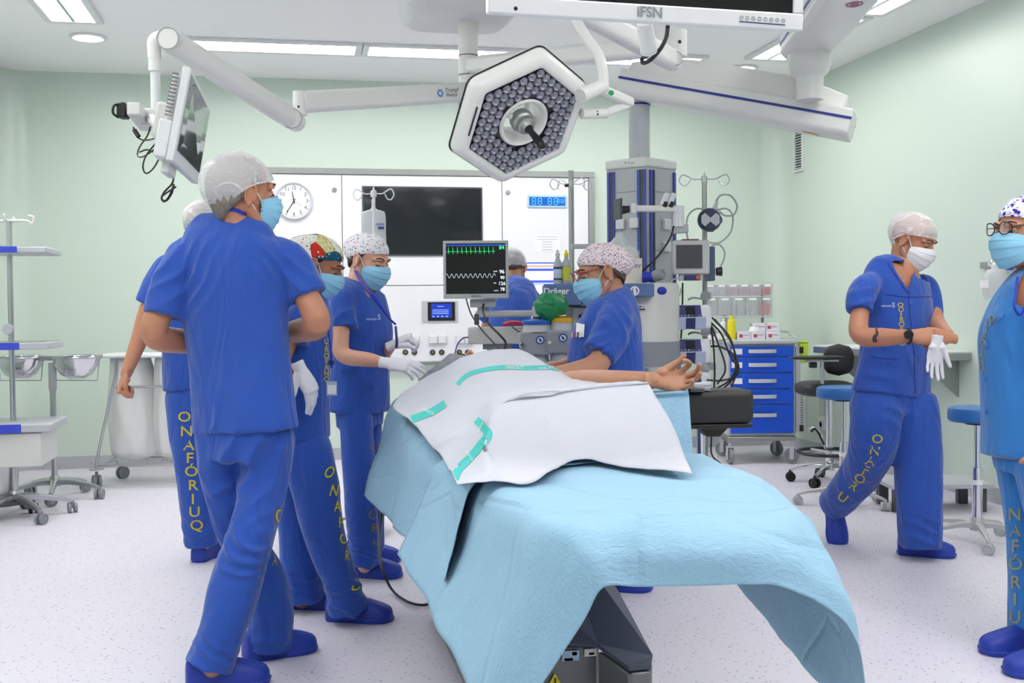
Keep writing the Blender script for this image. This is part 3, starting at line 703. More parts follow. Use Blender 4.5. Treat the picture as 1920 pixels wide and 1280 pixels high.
# bottles, box and bag on the shelf
for k, (px, cap, lab, lb) in enumerate(((1046, M_lgrey, mat('navy_label', rgb(40, 60, 110), .5), 'grey bottle with white nozzle and navy label on the blue shelf'), (1062, M_yellow, mat('lime_label', rgb(196, 200, 60), .5), 'grey bottle with yellow nozzle cap and lime label on the blue shelf'))):
    p0 = W(px, 532, 5.98); v = empty('bottle', p0, lb, 'bottle', 'bottles on the blue shelf'); u = 5.98/FPX
    r = .0235; MB().lathe([(0, 0), (r, 0), (r, .095), (r*.8, .118), (.010, .135), (.010, .145), (0, .145)], p0).build('body', mat('bottle_grey', rgb(168, 172, 176), .35), v)
    MB().lathe([(r*1.01, .02), (r*1.02, .02), (r*1.02, .09), (r*1.01, .09)], p0, cap=False).build('label_band', lab if k else mat('pale_label', rgb(190, 200, 222), .5), v)
    MB().lathe([(r*1.02, .02), (r*1.03, .02), (r*1.03, .03), (r*1.02, .03)], p0, cap=False).build('label_stripe', lab, v)
    MB().lathe([(r*1.02, .078), (r*1.03, .078), (r*1.03, .09), (r*1.02, .09)], p0, cap=False).build('label_stripe', lab, v)
    MB().lathe([(0, .145), (.012, .145), (.012, .162), (.007, .166), (.006, .180), (0, .182)], p0).build('nozzle_cap', cap, v)
v = empty('cardboard_box', W(1175, 531, 5.9), 'open white cardboard box on the blue shelf behind the nurse\'s cap', 'box'); mb = MB(); mc = mat('white_card', rgb(222, 218, 206), .7)
p0 = W(1150, 531, 5.95); p1 = W(1204, 531, 5.95); zt2 = W(1180, 484, 5.95).z; w = (p1-p0).length; cc_ = (p0+p1)/2+f0*.12; h = zt2-p0.z
Fb = frame_from(r0, f0, V(0, 0, 1), V(cc_.x, cc_.y, p0.z))
for (c_, s_) in (((0, -.11, h/2), (w, .004, h)), ((0, .11, h/2), (w, .004, h)), ((-w/2, 0, h/2), (.004, .22, h)), ((w/2, 0, h/2), (.004, .22, h)), ((0, 0, .003), (w, .22, .004))): mb.box(c_, s_, M=Fb)
mb.build('carton', mc, v, smooth=0)
mb = MB(); text_on(mb, 'Bpy', Fb @ V(w*.3, -.1125, h*.72), r0, (0, 0, 1), .035, .001); mb.build('handwriting', mat('pen_violet', rgb(90, 80, 170), .6), v, smooth=0, recalc=False)
M_film = mat('clear_film', rgb(235, 240, 242), .12, 0, alpha=.45, bump=(14, 1.0))
mb = MB(); rows = []
for vv in np.linspace(0, 1, 18):
    r = []
    for a in np.linspace(0, 2*math.pi, 37)[:-1]:
        rr = (.085+.03*math.sin(vv*5))*(1-.75*max(0, vv-.55)/.45); f_ = 1+.22*noise.noise(V(math.cos(a)*2, math.sin(a)*2, vv*4))
        r.append(Fb @ V(-.015+math.cos(a)*rr*f_*.95-.02*vv, math.sin(a)*rr*f_, h*.55+vv*.20+.02*noise.noise(V(math.cos(a)*3, math.sin(a)*3, 1))))
    rows.append(r)
mb.grid(rows, closed=True); o = mb.build('plastic_bag', M_film, None, smooth=180); tag(o, 'crumpled clear plastic bag bulging out of the white cardboard box', 'plastic bag')
# green reservoir bag
mb = MB(); q = W(1033, 577, 5.68); rows = []
for vv in np.linspace(0, 1, 7):
    r = []
    for a in np.linspace(0, 2*math.pi, 10)[:-1]:
        rr = .088*math.sin(min(1, vv*.95+.12)*math.pi)**.6+.006; f_ = 1+.35*noise.noise(V(math.cos(a)*2, math.sin(a)*2, vv*4+3))
        r.append(q+r0*(math.cos(a)*rr*f_)+f0*(math.sin(a)*rr*.6*f_)+V(0, 0, .075-vv*.15))
    rows.append(r)
mb.grid(rows, closed=True); o = mb.build('breathing_bag', mat('green_rubber', rgb(18, 130, 78), .3), None, smooth=0); tag(o, 'crumpled green breathing bag under the blue shelf', 'breathing bag')
q = W(1226, 519, 5.9); v = empty('ventilator_valve', q, 'grey and blue round valve at the right end of the blue shelf', 'valve')
MB().lathe([(0, 0), (.026, 0), (.03, .01), (.03, .05), (.024, .058), (.018, .05), (0, .05)], q+V(0, 0, .004), D(.8, .2, -.6)).build('body', M_mgrey, v)
MB().cyl(q+D(-.06, 0, .01), q+D(.0, .0, .0), .026).build('collar', mat('deep_blue', rgb(20, 40, 170), .4), v)
q = W(1238, 545, 5.85); MB().lathe([(0, 0), (.03, .004), (.034, .03), (.02, .055), (0, .06)], q+V(0, 0, -.03), D(.3, 1, 0)).build('x', M_blue) if False else None
o = MB().ell(q, (.035, .03, .027)).build('blue_knob', mat('deep_blue', rgb(20, 40, 170), .4), None); tag(o, 'rounded deep blue cap hanging beside the blue shelf end', 'cap'); 
# vital signs monitor on its arm
t = empty('patient_monitor', W(892, 555, 6.2), 'silver computer monitor showing green pulse trace and vital numbers', 'monitor')
TA, TB_ = W(831, 452, 6.2), W(953, 452, 6.18); BA, BB = W(833, 560, 6.2), W(954, 559, 6.18)
w = (TB_-TA).length; h = (TA-BA).length; cm = (TA+BB)/2; Fm = frame_from(r0, f0, V(0, 0, 1), cm)
mb = MB(Fm)
for (c_, s_) in (((0, 0, h/2-.008), (w, .03, .016)), ((0, 0, -h/2+.013), (w, .03, .026)), ((-w/2+.008, 0, .005), (.016, .03, h-.042)), ((w/2-.008, 0, .005), (.016, .03, h-.042))): mb.box(c_, s_)
mb.build('bezel', mat('silver_plastic', rgb(178, 182, 182), .35), t, bevel=.004)
MB(Fm).box((0, .03, 0), (w*.96, .05, h*.94)).build('housing', M_lgrey, t, bevel=.012)
MB(Fm).box((0, .0, .005), (w-.03, .012, h-.04)).build('display', mat('monitor_black', rgb(12, 14, 20), .15), t)
gx = lambda px: (W(px, 505, 6.2)-cm).dot(r0); gz = lambda py: (W(890, py, 6.2)-cm).z; yy = -.0075
M_tg = mat('trace_green', rgb(40, 220, 120), .4, emit=(rgb(40, 230, 120), .9)); M_tw = mat('trace_white', rgb(220, 228, 235), .4, emit=(rgb(220, 228, 235), .8))
mb = MB(Fm); pts = []
x = gx(836)
for k in range(11):
    b0 = gx(838)+k*(gx(930)-gx(838))/11; s = (gx(930)-gx(838))/11; zb = gz(472); pts += [(b0, yy, zb), (b0+s*.35, yy, zb), (b0+s*.4, yy, gz(463)), (b0+s*.46, yy, gz(476)), (b0+s*.52, yy, zb), (b0+s*.7, yy, zb+.004), (b0+s*.82, yy, zb)]
mb.tube(pts, .0009, n=5, sub=1); mb.build('pulse_trace', M_tg, t, smooth=0)
mb = MB(Fm); pts = [(gx(836)+i*(gx(929)-gx(836))/120, yy, gz(517)+.012*math.sin(i*2*math.pi/11.4)) for i in range(121)]; mb.tube(pts, .0009, n=5, sub=1); mb.build('pressure_trace', M_tw, t, smooth=0)
mb = MB(Fm)
text_on(mb, '84', Fm @ V(gx(941), yy, gz(465)), (1, 0, 0), (0, 0, 1), .001) if False else None
def mtext(items, m, nm):
    mb = MB()
    for s_, px, py, sz in items: text_on(mb, s_, Fm @ V(gx(px), yy, gz(py)), r0, (0, 0, 1), sz, .0005, bold=.02)
    mb.build(nm, m, t, smooth=0, recalc=False)
mtext([('84', 941, 465, .030)], M_tg, 'green_number'); mtext([('96', 941, 510, .028), ('90', 942, 521, .024), ('126', 941, 532, .026), ('78', 942, 543, .025), ('SpO2', 929, 509, .009), ('PNI', 928, 531, .009), ('mmHg', 930, 545, .009)], M_tw, 'white_numbers')
MB(Fm).box((0, yy, gz(460)), (w-.034, .001, .007)).build('title_bar', mat('title_blue', rgb(40, 80, 190), .4, emit=(rgb(40, 80, 190), .6)), t, smooth=0)
mb = MB(); text_on(mb, 'SAMSUNG', Fm @ V(0, -.0155, -h/2+.013), r0, (0, 0, 1), .012, .0006, bold=.02); mb.build('maker_lettering', M_dgrey, t, smooth=0, recalc=False)
cbox(MB(), 881, 560, 930, 576, 6.24, .08).build('mount_block', M_lgrey, t, bevel=.006)
MB().cyl(W(905, 572, 6.3), W(905, 592, 6.3), .03).build('swivel', M_lgrey, t)
a0, a1 = W(893, 592, 6.3), W(1012, 584, 6.2); MB().box((a0+a1)/2, ((a1-a0).length, .05, .036), rz=math.atan2((a1-a0).y, (a1-a0).x)).build('support_arm', M_lgrey, t, bevel=.012)
MB().cyl(W(1008, 575, 6.2), W(1008, 610, 6.2), .03).build('arm_joint', M_lgrey, t)
# grey absorber unit under the monitor
t = empty('gas_module', W(945, 655, 6.1), 'long pale grey horizontal module under the vital signs monitor', 'medical module')
cbox(MB(), 877, 613, 990, 645, 6.1, .2).build('housing', M_body, t, bevel=.008); cbox(MB(), 905, 645, 960, 655, 6.15, .12).build('underside_tray', M_mgrey, t, bevel=.004)
cbox(MB(), 889, 588, 898, 609, 6.12, .05).build('side_knob', M_dgrey, t, bevel=.006); MB().tube([W(945, 608, 6.1), W(960, 605, 6.08), W(990, 608, 6.1)], .012, n=8).build('red_clip', M_red, t)
cbox(MB(), 975, 645, 1060, 700, 6.1, .25).build('support_body', M_body, t, bevel=.01); cbox(MB(), 985, 700, 1040, 920, 6.15, .2).build('support_column', M_body, t, bevel=.01)
def cable(name, pts, r, m, label, cat='cable', group=None):
    o = MB().tube(pts, r, n=8, sub=7).build(name, m, None, smooth=60); tag(o, label, cat, group); return o
cable('monitor_cable', [W(*p) for p in ((874, 560, 6.28), (884, 590, 6.2), (905, 620, 6.05), (925, 642, 5.95), (936, 655, 5.9))], .004, M_black, 'black cable hanging from the left of the vital signs monitor', group='black cables under the vital signs monitor')
cable('monitor_cable', [W(*p) for p in ((911, 560, 6.28), (905, 580, 6.2), (915, 605, 6.05), (937, 628, 5.95), (948, 642, 5.95), (946, 655, 5.9))], .006, M_black, 'thicker black cable hanging from the middle of the vital signs monitor', group='black cables under the vital signs monitor')
cable('sensor_lead', [W(*p) for p in ((945, 595, 6.15), (958, 610, 6.05), (975, 622, 6.0), (990, 615, 6.02), (1000, 605, 6.05))], .003, M_black, 'thin black lead looping beneath the monitor arm')
cable('violet_tube', [W(*p) for p in ((853, 662, 5.9), (858, 645, 5.95), (868, 634, 6.0), (878, 632, 6.08))], .004, mat('violet_plastic', rgb(90, 70, 130), .4), 'thin violet tube curving up at the patient\'s head', 'tube')
# stands with hooks
def on_floor(px, d): q = W(px, 640, d); return V(q.x, q.y, 0)
b = on_floor(1073, 6.8); zt3 = W(1071, 321, 6.8).z
t = empty('infusion_pole', b, 'tall steel infusion pole beside the digital clock', 'infusion stand')
MB().cyl((b.x, b.y, .1), (b.x, b.y, zt3), .017).build('pole', M_alu, t); iv_top(t, V(b.x, b.y, W(1071, 345, 6.8).z), .125, M_steel, ang=.1, hooks=4, r=.003)
MB().lathe([(0, 0), (.010, 0), (.012, .02), (0, .025)], V(b.x, b.y, W(1071, 348, 6.8).z)-r0*.017, -r0).build('lock_screw', M_black, t)
cbox(MB(), 1071, 457, 1120, 466, 6.48, .03).build('side_rail', M_lgrey, t, bevel=.003)
star_base(t, b, 5, .26, .08, M_steel, rot=.3)
b = on_floor(704, 6.3); t = empty('infusion_pole', b, 'slim white infusion pole behind the floral cap carrying a fluid bag', 'infusion stand')
MB().cyl((b.x, b.y, .1), (b.x, b.y, W(703, 366, 6.3).z), .009).build('pole', M_white, t); iv_top(t, V(b.x, b.y, W(703, 363, 6.3).z), .105, M_white, ang=-.2, r=.0035); star_base(t, b, 5, .26, .08, M_steel, rot=.8)
t = empty('fluid_bag', W(700, 415, 6.36), 'clear fluid bag with blue print hanging on the white infusion pole', 'infusion bag')
rows = []
prof = [(.012, 0), (.014, -.05), (.05, -.065), (.068, -.085), (.07, -.2), (.07, -.30), (.05, -.33)]
q0 = W(700, 374, 6.38); mb = MB(frame_from(r0, f0, V(0, 0, 1), q0))
for w_, z_ in catmull([np.array(p) for p in prof], 3): rows.append([(math.cos(a)*w_, math.sin(a)*min(.022, w_*.5), z_) for a in np.linspace(0, 2*math.pi, 25)[:-1]])
mb.grid(rows, closed=True).build('bag', mat('bag_film', rgb(222, 226, 230), .2, alpha=.75), t, smooth=60)
mb = MB(frame_from(r0, f0, V(0, 0, 1), q0)); text_on(mb, 'Grifols', q0+r0*.0-f0*.024+V(0, 0, -.11), r0, (0, 0, 1), .03, .001) if False else None
mb = MB(); text_on(mb, 'FRESENIUS', q0+r0*.02-f0*.024+V(0, 0, -.143), r0, (0, 0, 1), .017, .001, bold=.02) if False else text_on(mb, 'HAUSEN', q0+r0*.03-f0*.024+V(0, 0, -.143), r0, (0, 0, 1), .017, .001, bold=.02); mb.box(q0+r0*.045-f0*.024+V(0, 0, -.163), (.035, .001, .014), rz=-yaw); mb.build('print', mat('bag_print_blue', rgb(40, 80, 150), .5), t, smooth=0, recalc=False)
o = MB(); cbox(o, 714, 500, 725, 517, 6.3, .04); o = o.build('pole_clamp', M_offw, None, bevel=.004); tag(o, 'small white clamp box on the slim white infusion pole', 'clamp')
# pump stand
b = on_floor(1322, 6.3); t = empty('pump_stand', b, 'steel infusion stand carrying monitor and pumps by the supply tower', 'infusion stand'); PS = t
MB().cyl((b.x, b.y, .1), (b.x, b.y, W(1322, 333, 6.3).z), .014).build('pole', M_alu, t); iv_top(t, V(b.x, b.y, W(1322, 336, 6.3).z), .13, M_steel, ang=-.2, r=.0038); star_base(t, b, 5, .28, .08, M_steel, rot=.5, r=.035)
for (px, py) in ((1326, 554), (1322, 622), (1322, 690), (1335, 620), (1335, 686)): MB().lathe([(0, -.02), (.02, -.02), (.024, 0), (.02, .02), (0, .02)], W(px, py, 6.2), r0).build('clamp_knob', M_lgrey, t)
MB().lathe([(0, -.015), (.026, -.015), (.028, 0), (.026, .015), (0, .015)], W(1323, 555, 6.15), f0).build('clamp_disc', M_mgrey, t)
for py in (562, 627): MB().tube([W(1290, py, 6.1), W(1300, py-4, 6.1), W(1320, py-1, 6.15), W(1322, py+2, 6.2)], .006, n=8).build('hook_arm', M_alu, t)
for k, (py, lb) in enumerate(((595, 'infusion pump at the top of the pump stand'), (659, 'middle infusion pump of the pump stand'), (722, 'lowest infusion pump on the stand, behind the patient\'s hand'))):
    u = 6.05/FPX; p = W(1291, py, 6.05); v = empty('infusion_pump', p, 'white and navy '+lb, 'infusion pump', 'infusion pumps on the stand')
    ang = .25; xr = (r0*math.cos(ang)+f0*math.sin(ang)); yr = (-r0*math.sin(ang)+f0*math.cos(ang)); Fp = frame_from(xr, yr, V(0, 0, 1), p)
    pr = [(0, 0.055), (.09, .055), (.15, .04), (.17, -.0), (.17, -.055), (0, -.055), (-.05, -.05), (-.05, .0)]
    # housing: side profile swept across
    S_ = frame_from(yr, V(0, 0, 1), xr, p)
    MB().prism([(-.035, .068), (.10, .068), (.13, .05), (.14, -.06), (-.03, -.062), (-.055, -.06), (-.055, -.002)], S_, -.062, .112).build('housing', M_white, v, bevel=.014, segs=3)
    MB().prism([(-.0365, .063), (-.03, .0665), (-.045, .004), (-.055, .002)], S_, -.085, .055).build('control_face', M_navy, v, bevel=.002)
    MB().prism([(-.039, .058), (-.034, .060), (-.048, .018), (-.051, .016)], S_, -.035, .020).build('display', M_screen, v)
    for j in range(6): MB().lathe([(0, 0), (.0032, 0), (.0032, .002), (0, .002)], S_ @ V(-.0535, .0115, -.062+.02*j), -yr, 10).build('button', M_green if j == 3 else (M_red if j == 4 else M_paper), v)
    MB().prism([(-.066, .0), (-.05, .006), (-.03, -.005), (-.03, -.066), (-.060, -.064)], S_, -.11, -.040).build('drive_cover', mat('pump_light_grey', rgb(170, 182, 208), .4), v, bevel=.005)
    MB().prism([(-.066, .0), (-.05, .006), (-.03, -.005), (-.03, -.066), (-.060, -.064)], S_, .012, .075).build('drive_cover', mat('pump_light_grey', rgb(170, 182, 208), .4), v, bevel=.005)
    MB().prism([(-.064, -.002), (-.03, -.005), (-.03, -.062), (-.058, -.06)], S_, -.04, .012).build('syringe_window', mat('pump_dark_blue', rgb(28, 30, 96), .25), v)
t = empty('bedside_monitor', W(1294, 525, 6.1), 'grey bedside monitor with blank screen on the pump stand', 'monitor')
am = -.08
cbox(MB(), 1263, 450, 1331, 514, 6.1, .06).build('housing', mat('monitor_warm_grey', rgb(196, 198, 196), .4), t, bevel=.008)
cbox(MB(), 1268, 459, 1317, 503, 6.095, .02).build('display', mat('dull_screen', rgb(72, 72, 80), .25), t)
cbox(MB(), 1330, 462, 1341, 526, 6.12, .12).build('side_module', mat('slate_blue', rgb(70, 84, 116), .4), t, bevel=.005)
cbox(MB(), 1274, 514, 1316, 526, 6.12, .05).build('lower_panel', M_lgrey, t, bevel=.004); cbox(MB(), 1283, 516, 1313, 525, 6.1, .04).build('socket_strip', M_navy, t, bevel=.006)
MB().lathe([(0, 0), (.01, 0), (.01, .01), (0, .012)], W(1308, 520, 6.1), -f0).build('connector_light', M_orange, t); MB().lathe([(0, 0), (.022, 0), (.026, .03), (0, .035)], W(1343, 509, 6.12), r0).build('side_knob', M_black, t)
cbox(MB(), 1280, 448, 1310, 450.5, 6.1, .05).build('alarm_bar', mat('alarm_magenta', rgb(130, 20, 70), .4), t)
mg = empty('pressure_module', W(1331, 412, 6.2), 'dark blue round module with grey hourglass face clamped on the pump stand', 'medical module')
q = W(1330, 412, 6.2); MB().lathe([(0, -.03), (.058, -.03), (.064, -.02), (.064, .02), (.056, .034), (0, .034)], q, -f0, 32).build('housing', mat('ink_blue', rgb(28, 40, 70), .35), mg)
F_ = fr(q-f0*.035, -f0, r0); MB(F_).prism([(-.05, .02), (-.03, .035), (0, .008), (.03, .035), (.05, .02), (.05, -.02), (.03, -.038), (0, -.012), (-.03, -.038), (-.05, -.02)], Matrix(), 0, .003).build('face_plate', M_lgrey, mg)
MB().tube([W(1343, 408, 6.2), W(1351, 407, 6.2), W(1352, 416, 6.2), W(1345, 420, 6.2)], .006, n=8).build('handle', mat('ink_blue', rgb(28, 40, 70), .35), mg)
cbox(MB(), 1327, 425, 1339, 434, 6.2, .04).build('lower_block', mat('ink_blue', rgb(28, 40, 70), .35), mg, bevel=.004)
MB().lathe([(0, 0), (.018, 0), (.008, .05), (.005, .07), (0, .07)], W(1339, 395, 6.2), D(.3, 1, 0)).build('hose_neck', M_lgrey, mg)
M_hose = mat('grey_hose', rgb(170, 178, 176), .4)
cable('grey_hose', [W(*p) for p in ((1342, 377, 6.2), (1352, 366, 6.18), (1370, 367, 6.2), (1382, 385, 6.22), (1376, 402, 6.22), (1360, 404, 6.22), (1349, 396, 6.22))], .0055, M_hose, 'grey hose looping above the round blue module', 'hose', 'grey hoses on the pump stand')
cable('grey_hose', [W(*p) for p in ((1338, 395, 6.25), (1362, 391, 6.25), (1374, 405, 6.25), (1370, 435, 6.25), (1350, 454, 6.22), (1332, 455, 6.2))], .005, M_hose, 'grey hose bending down right of the round blue module', 'hose', 'grey hoses on the pump stand')
cable('grey_hose', [W(*p) for p in ((1328, 395, 6.28), (1306, 391, 6.25), (1290, 405, 6.22), (1287, 430, 6.2), (1290, 450, 6.18))], .005, M_hose, 'grey hose bending down left of the round blue module', 'hose', 'grey hoses on the pump stand')
cable('grey_hose', [W(*p) for p in ((1334, 460, 6.2), (1350, 459, 6.2), (1359, 475, 6.2), (1352, 498, 6.2), (1340, 505, 6.2), (1336, 495, 6.2))], .0045, M_hose, 'coiled grey hose beside the bedside monitor', 'hose', 'grey hoses on the pump stand')
cable('grey_hose', [W(*p) for p in ((1282, 520, 6.08), (1262, 524, 6.05), (1252, 540, 6.02), (1258, 556, 6.0), (1272, 556, 6.0), (1278, 540, 6.02))], .0045, M_hose, 'grey hose looping out of the orange lit connector', 'hose', 'grey hoses on the pump stand')
mb0 = [((1330, 600, 6.1), (1345, 640, 6.05), (1360, 690, 6.0), (1345, 720, 6.0)), ((1335, 595, 6.1), (1365, 630, 6.05), (1382, 680, 6.0), (1368, 712, 6.0), (1340, 730, 6.0)), ((1340, 598, 6.12), (1372, 640, 6.1), (1378, 700, 6.05), (1350, 735, 6.0)),
       ((1332, 605, 6.15), (1338, 650, 6.15), (1340, 700, 6.12), (1338, 740, 6.1)), ((1328, 600, 6.15), (1352, 625, 6.1), (1368, 665, 6.08), (1382, 690, 6.05), (1372, 725, 6.02)), ((1320, 650, 6.1), (1350, 650, 6.05), (1378, 668, 6.02), (1384, 700, 6.0), (1355, 713, 6.0), (1325, 712, 6.0))]
for k, p in enumerate(mb0): cable('pump_cable', [W(*q) for q in p], .0052, M_black, ['short innermost black cable', 'outer black cable', 'long low black cable', 'straight black cable nearest the pole', 'widest swinging black cable', 'nearly circular black cable'][k]+' in the bundle right of the infusion pumps', group='black cables of the pump stand')
cable('power_cable', [W(*p) for p in ((1280, 530, 6.15), (1279, 600, 6.2), (1275, 680, 6.25), (1285, 760, 6.3), (1330, 800, 6.3), (1334, 850, 6.3), (1352, 870, 6.3))], .005, M_black, 'black power cable hanging behind the infusion pumps')
# ================= blue drawer cart =================
b = W(1430, 640, 8.95); xr = D(math.cos(.03), 0, -math.sin(.03)); 
cA, cB = on_floor(1368, 8.9), on_floor(1489, 8.9); w = (cB-cA).length; xr = (cB-cA).normalized(); yr = V(-xr.y, xr.x, 0); u = 8.9/FPX
zc = lambda py: W(1430, py, 8.9).z
t = empty('drawer_cart', (cA+cB)/2, 'bright blue five drawer medical cart on grey casters', 'cart'); Fc = frame_from(xr, yr, V(0, 0, 1), cA)
z0, z1 = zc(818), zc(645); dp = .5
MB(Fc).box((w/2, dp/2+.012, (z0+z1)/2), (w+.02, dp, z1-z0)).build('carcass', M_lgrey, t, bevel=.004)
zz_ = [zc(p) for p in (648, 669, 699, 729, 758, 813)]
for k in range(5):
    zb, za = zz_[k+1]+.004, zz_[k]-.003
    dr = MB(Fc).box((w/2, 0, (za+zb)/2), (w-.012, .024, za-zb)).build('drawer', M_blue, t, bevel=.004)
    hz = (zb+za)/2+(.0 if k < 4 else .03)
    hm = MB(Fc); rows = []
    for s in np.linspace(-1, 1, 13):
        xx = w*.5+s*.11+.0; yy_ = -.018-.022*(1-s**4); rows.append([(xx, yy_, hz-.013), (xx, yy_-.006, hz-.013), (xx, yy_-.006, hz+.016), (xx, yy_, hz+.016)])
    hm.grid(rows, closed=True); hm.f += [(3, 2, 1, 0), (48, 49, 50, 51)]; hm.build('handle', mat('handle_silver', rgb(206, 208, 212), .35, .2), dr, smooth=40)
    if k < 3: MB(Fc).box((.055, -.0135, (za+zb)/2), (.085, .002, .045)).build('drawer_label', M_paper, dr, smooth=0)
MB(Fc).box((w/2, dp/2, z1+.018), (w+.07, dp+.05, .036)).build('worktop', M_lgrey, t, bevel=.01)
gm = MB(Fc); gm.tube([(-.02, .0, z1+.04), (-.02, dp*.5, z1+.08), (-.02, dp, z1+.09), (w+.02, dp, z1+.09), (w+.02, dp*.5, z1+.08), (w+.02, .0, z1+.04)], .010, n=8, sub=3); gm.build('gallery_rail', M_lgrey, t)
MB(Fc).box((w/2, dp/2, z0-.02), (w+.03, dp+.03, .035)).build('plinth', M_alu, t, bevel=.006)
for k, (x, y) in enumerate(((.0, .0), (w-.02, 0), (w-.03, dp-.03), (.03, dp-.03))): caster(t, Fc @ V(x, y, 0), .062, [.0, 1.1, .4, .9][k], m=M_mgrey, twin=False)
MB(Fc).box((w+.035, .04, (z0+z1)/2), (.04, .05, z1-z0-.04)).build('side_post', M_lgrey, t, bevel=.004)
for z in (z1-.05, z0+.06): MB(Fc).box((w+.06, .03, z), (.03, .06, .05)).build('lock_bracket', M_black, t, bevel=.003)
ztop = z1+.036
# bin rack above the cart
t = empty('bin_rack', Fc @ V(w*.3, dp, ztop), 'two tier rack of clear tilt bins above the blue cart', 'rack')
rx0, rx1 = (W(1318, 560, 9.1)-cA).dot(xr), (W(1446, 560, 9.1)-cA).dot(xr); ry = (W(1380, 560, 9.1)-cA).dot(yr)
zR = lambda py: W(1380, py, 9.1).z
MB(Fc).box(((rx0+rx1)/2, ry, zR(594)), (rx1-rx0, .12, .012)).build('lower_rail', M_lgrey, t, bevel=.003); MB(Fc).box(((rx0+rx1)/2, ry, zR(557)), (rx1-rx0, .12, .010)).build('middle_rail', M_lgrey, t, bevel=.003)
for x in (rx1-.06, rx0+.06): MB(Fc).cyl((x, ry+.05, ztop-.04), (x, ry+.05, zR(533)), .012).build('upright', M_lgrey, t)
M_bin = mat('clear_bin', rgb(208, 212, 218), .2, alpha=.42)
for (n, za, zb, cols) in ((6, 534, 556, [0, 0, 3, 3, 3, 1]), (5, 559, 593, [0, 0, 0, 0, 2])):
    ww = (rx1-rx0)/n
    for k in range(n):
        x = rx0+ww*(k+.5); hh = zR(za)-zR(zb)
        bn = MB(Fc); bn.prism([(-.055, 0), (.05, 0), (.05, hh*.97), (-.075, hh*.97)], frame_from(V(0, 1, 0), V(0, 0, 1), V(1, 0, 0), V(x, ry, zR(zb)+.006)), -ww*.47, ww*.47)
        bo = bn.build('tilt_bin', M_bin, t, bevel=.003)
        MB(Fc).box((x, ry-.075, zR(za)-.008), (ww*.55, .003, .016)).build('bin_label', M_paper, bo, smooth=0)
        cm = [M_paper, mat('syringe_red', rgb(220, 80, 90), .5), mat('syringe_orange', rgb(230, 120, 80), .5), mat('syringe_pink', rgb(228, 196, 204), .5)][cols[k]]
        ct = MB(Fc); rnd = random.Random(k*7+n)
        for j in range(6):
            px_ = x+ww*(-.32+.13*j); l = hh*(.5+.2*rnd.random()); tl = (rnd.random()-.5)*.5
            ct.box((px_, ry-.02+.012*(j % 3), zR(zb)+.012+l/2), (.017, .012, l), rot=Matrix.Rotation(tl*.5, 4, 'Y'))
        co_ = ct.build('packed_sachets', cm, t, smooth=0); co_['kind'] = 'stuff'
# things on the cart
def cartbox(name, lb, x, y, z, s, m, stripe=None, cat='box', group=None, rz=0):
    o = empty(name, Fc @ V(x, y, z), lb, cat, group); MB(Fc).box((x, y, z+s[2]/2), s, rz=rz).build('carton', m, o, bevel=.002)
    if stripe: MB(Fc).box((x-s[0]*.2, y-s[1]/2-.001, z+s[2]*.45), (s[0]*.25, .002, s[2]*.4), rz=rz).build('print', stripe, o, smooth=0); MB(Fc).box((x+s[0]*.18, y-s[1]/2-.001, z+s[2]*.55), (s[0]*.4, .002, s[2]*.08), rz=rz).build('print_line', M_mgrey, o, smooth=0)
    return o
gx_ = lambda px: (W(px, 620, 8.95)-cA).dot(xr)
mcard = mat('glove_box_card', rgb(226, 222, 232), .6); mst = mat('crimson_print', rgb(190, 70, 90), .6)
for k, (px, z, lb) in enumerate(((1396, 0, 'pink printed white glove box, leftmost on the blue cart'), (1423, 0, 'pink printed white glove box in the middle of the blue cart top'), (1451, 0, 'pink printed white glove box at the right of the blue cart top'), (1428, .066, 'upper white glove box stacked over the middle box on the cart'), (1451, .066, 'upper white glove box stacked over the right box on the cart'))):
    cartbox('glove_box', lb, gx_(px), .14+.04*(k > 2), ztop+z, (.112, .12, .064), mcard, mst, group='glove boxes on the blue cart')
def bottle(name, lb, px, r, h, m, capm, dx=.0, y=.12, grp=None):
    p = Fc @ V(gx_(px), y, ztop); o = empty(name, p, lb, 'bottle', grp)
    MB().lathe([(0, 0), (r, 0), (r, h*.72), (r*.9, h*.8), (r*.4, h*.86), (r*.4, h*.9), (0, h*.9)], p).build('body', m, o); MB().lathe([(0, h*.88), (r*.55, h*.88), (r*.5, h), (0, h)], p).build('cap', capm, o)
bottle('spray_bottle', 'bright yellow bottle on the blue cart', 1374, .034, .19, M_yellow, M_yellow, y=.1)
bottle('spray_bottle', 'white bottle with white cap on the cart behind the cables', 1361, .026, .17, M_white, M_white, y=.16); bottle('spray_bottle', 'white bottle with a vivid orange cap behind the yellow bottle', 1367, .028, .215, M_white, M_orange, y=.26)
cartbox('tissue_pack', 'small red and white pack on the cart behind the cables', gx_(1345), .14, ztop, (.10, .09, .11), M_paper, M_red, 'pack')
mb = MB(); q = Fc @ V(gx_(1418), .12, ztop+.066)
rows = [[q+V(x*.05*(1-v*.3), y*.03*(1-v*.5), v*.035+.01*noise.noise(V(x*3, y*3, v*5))) for x, y in [(math.cos(a), math.sin(a)) for a in np.linspace(0, 2*math.pi, 17)[:-1]]] for v in np.linspace(0, 1, 6)]
mb.grid(rows, closed=True); mb.f.append(tuple(range(80, 96))); o = mb.build('crumpled_glove', M_glove, None, smooth=60); tag(o, 'crumpled white glove poking out of the leftmost glove box', 'glove')
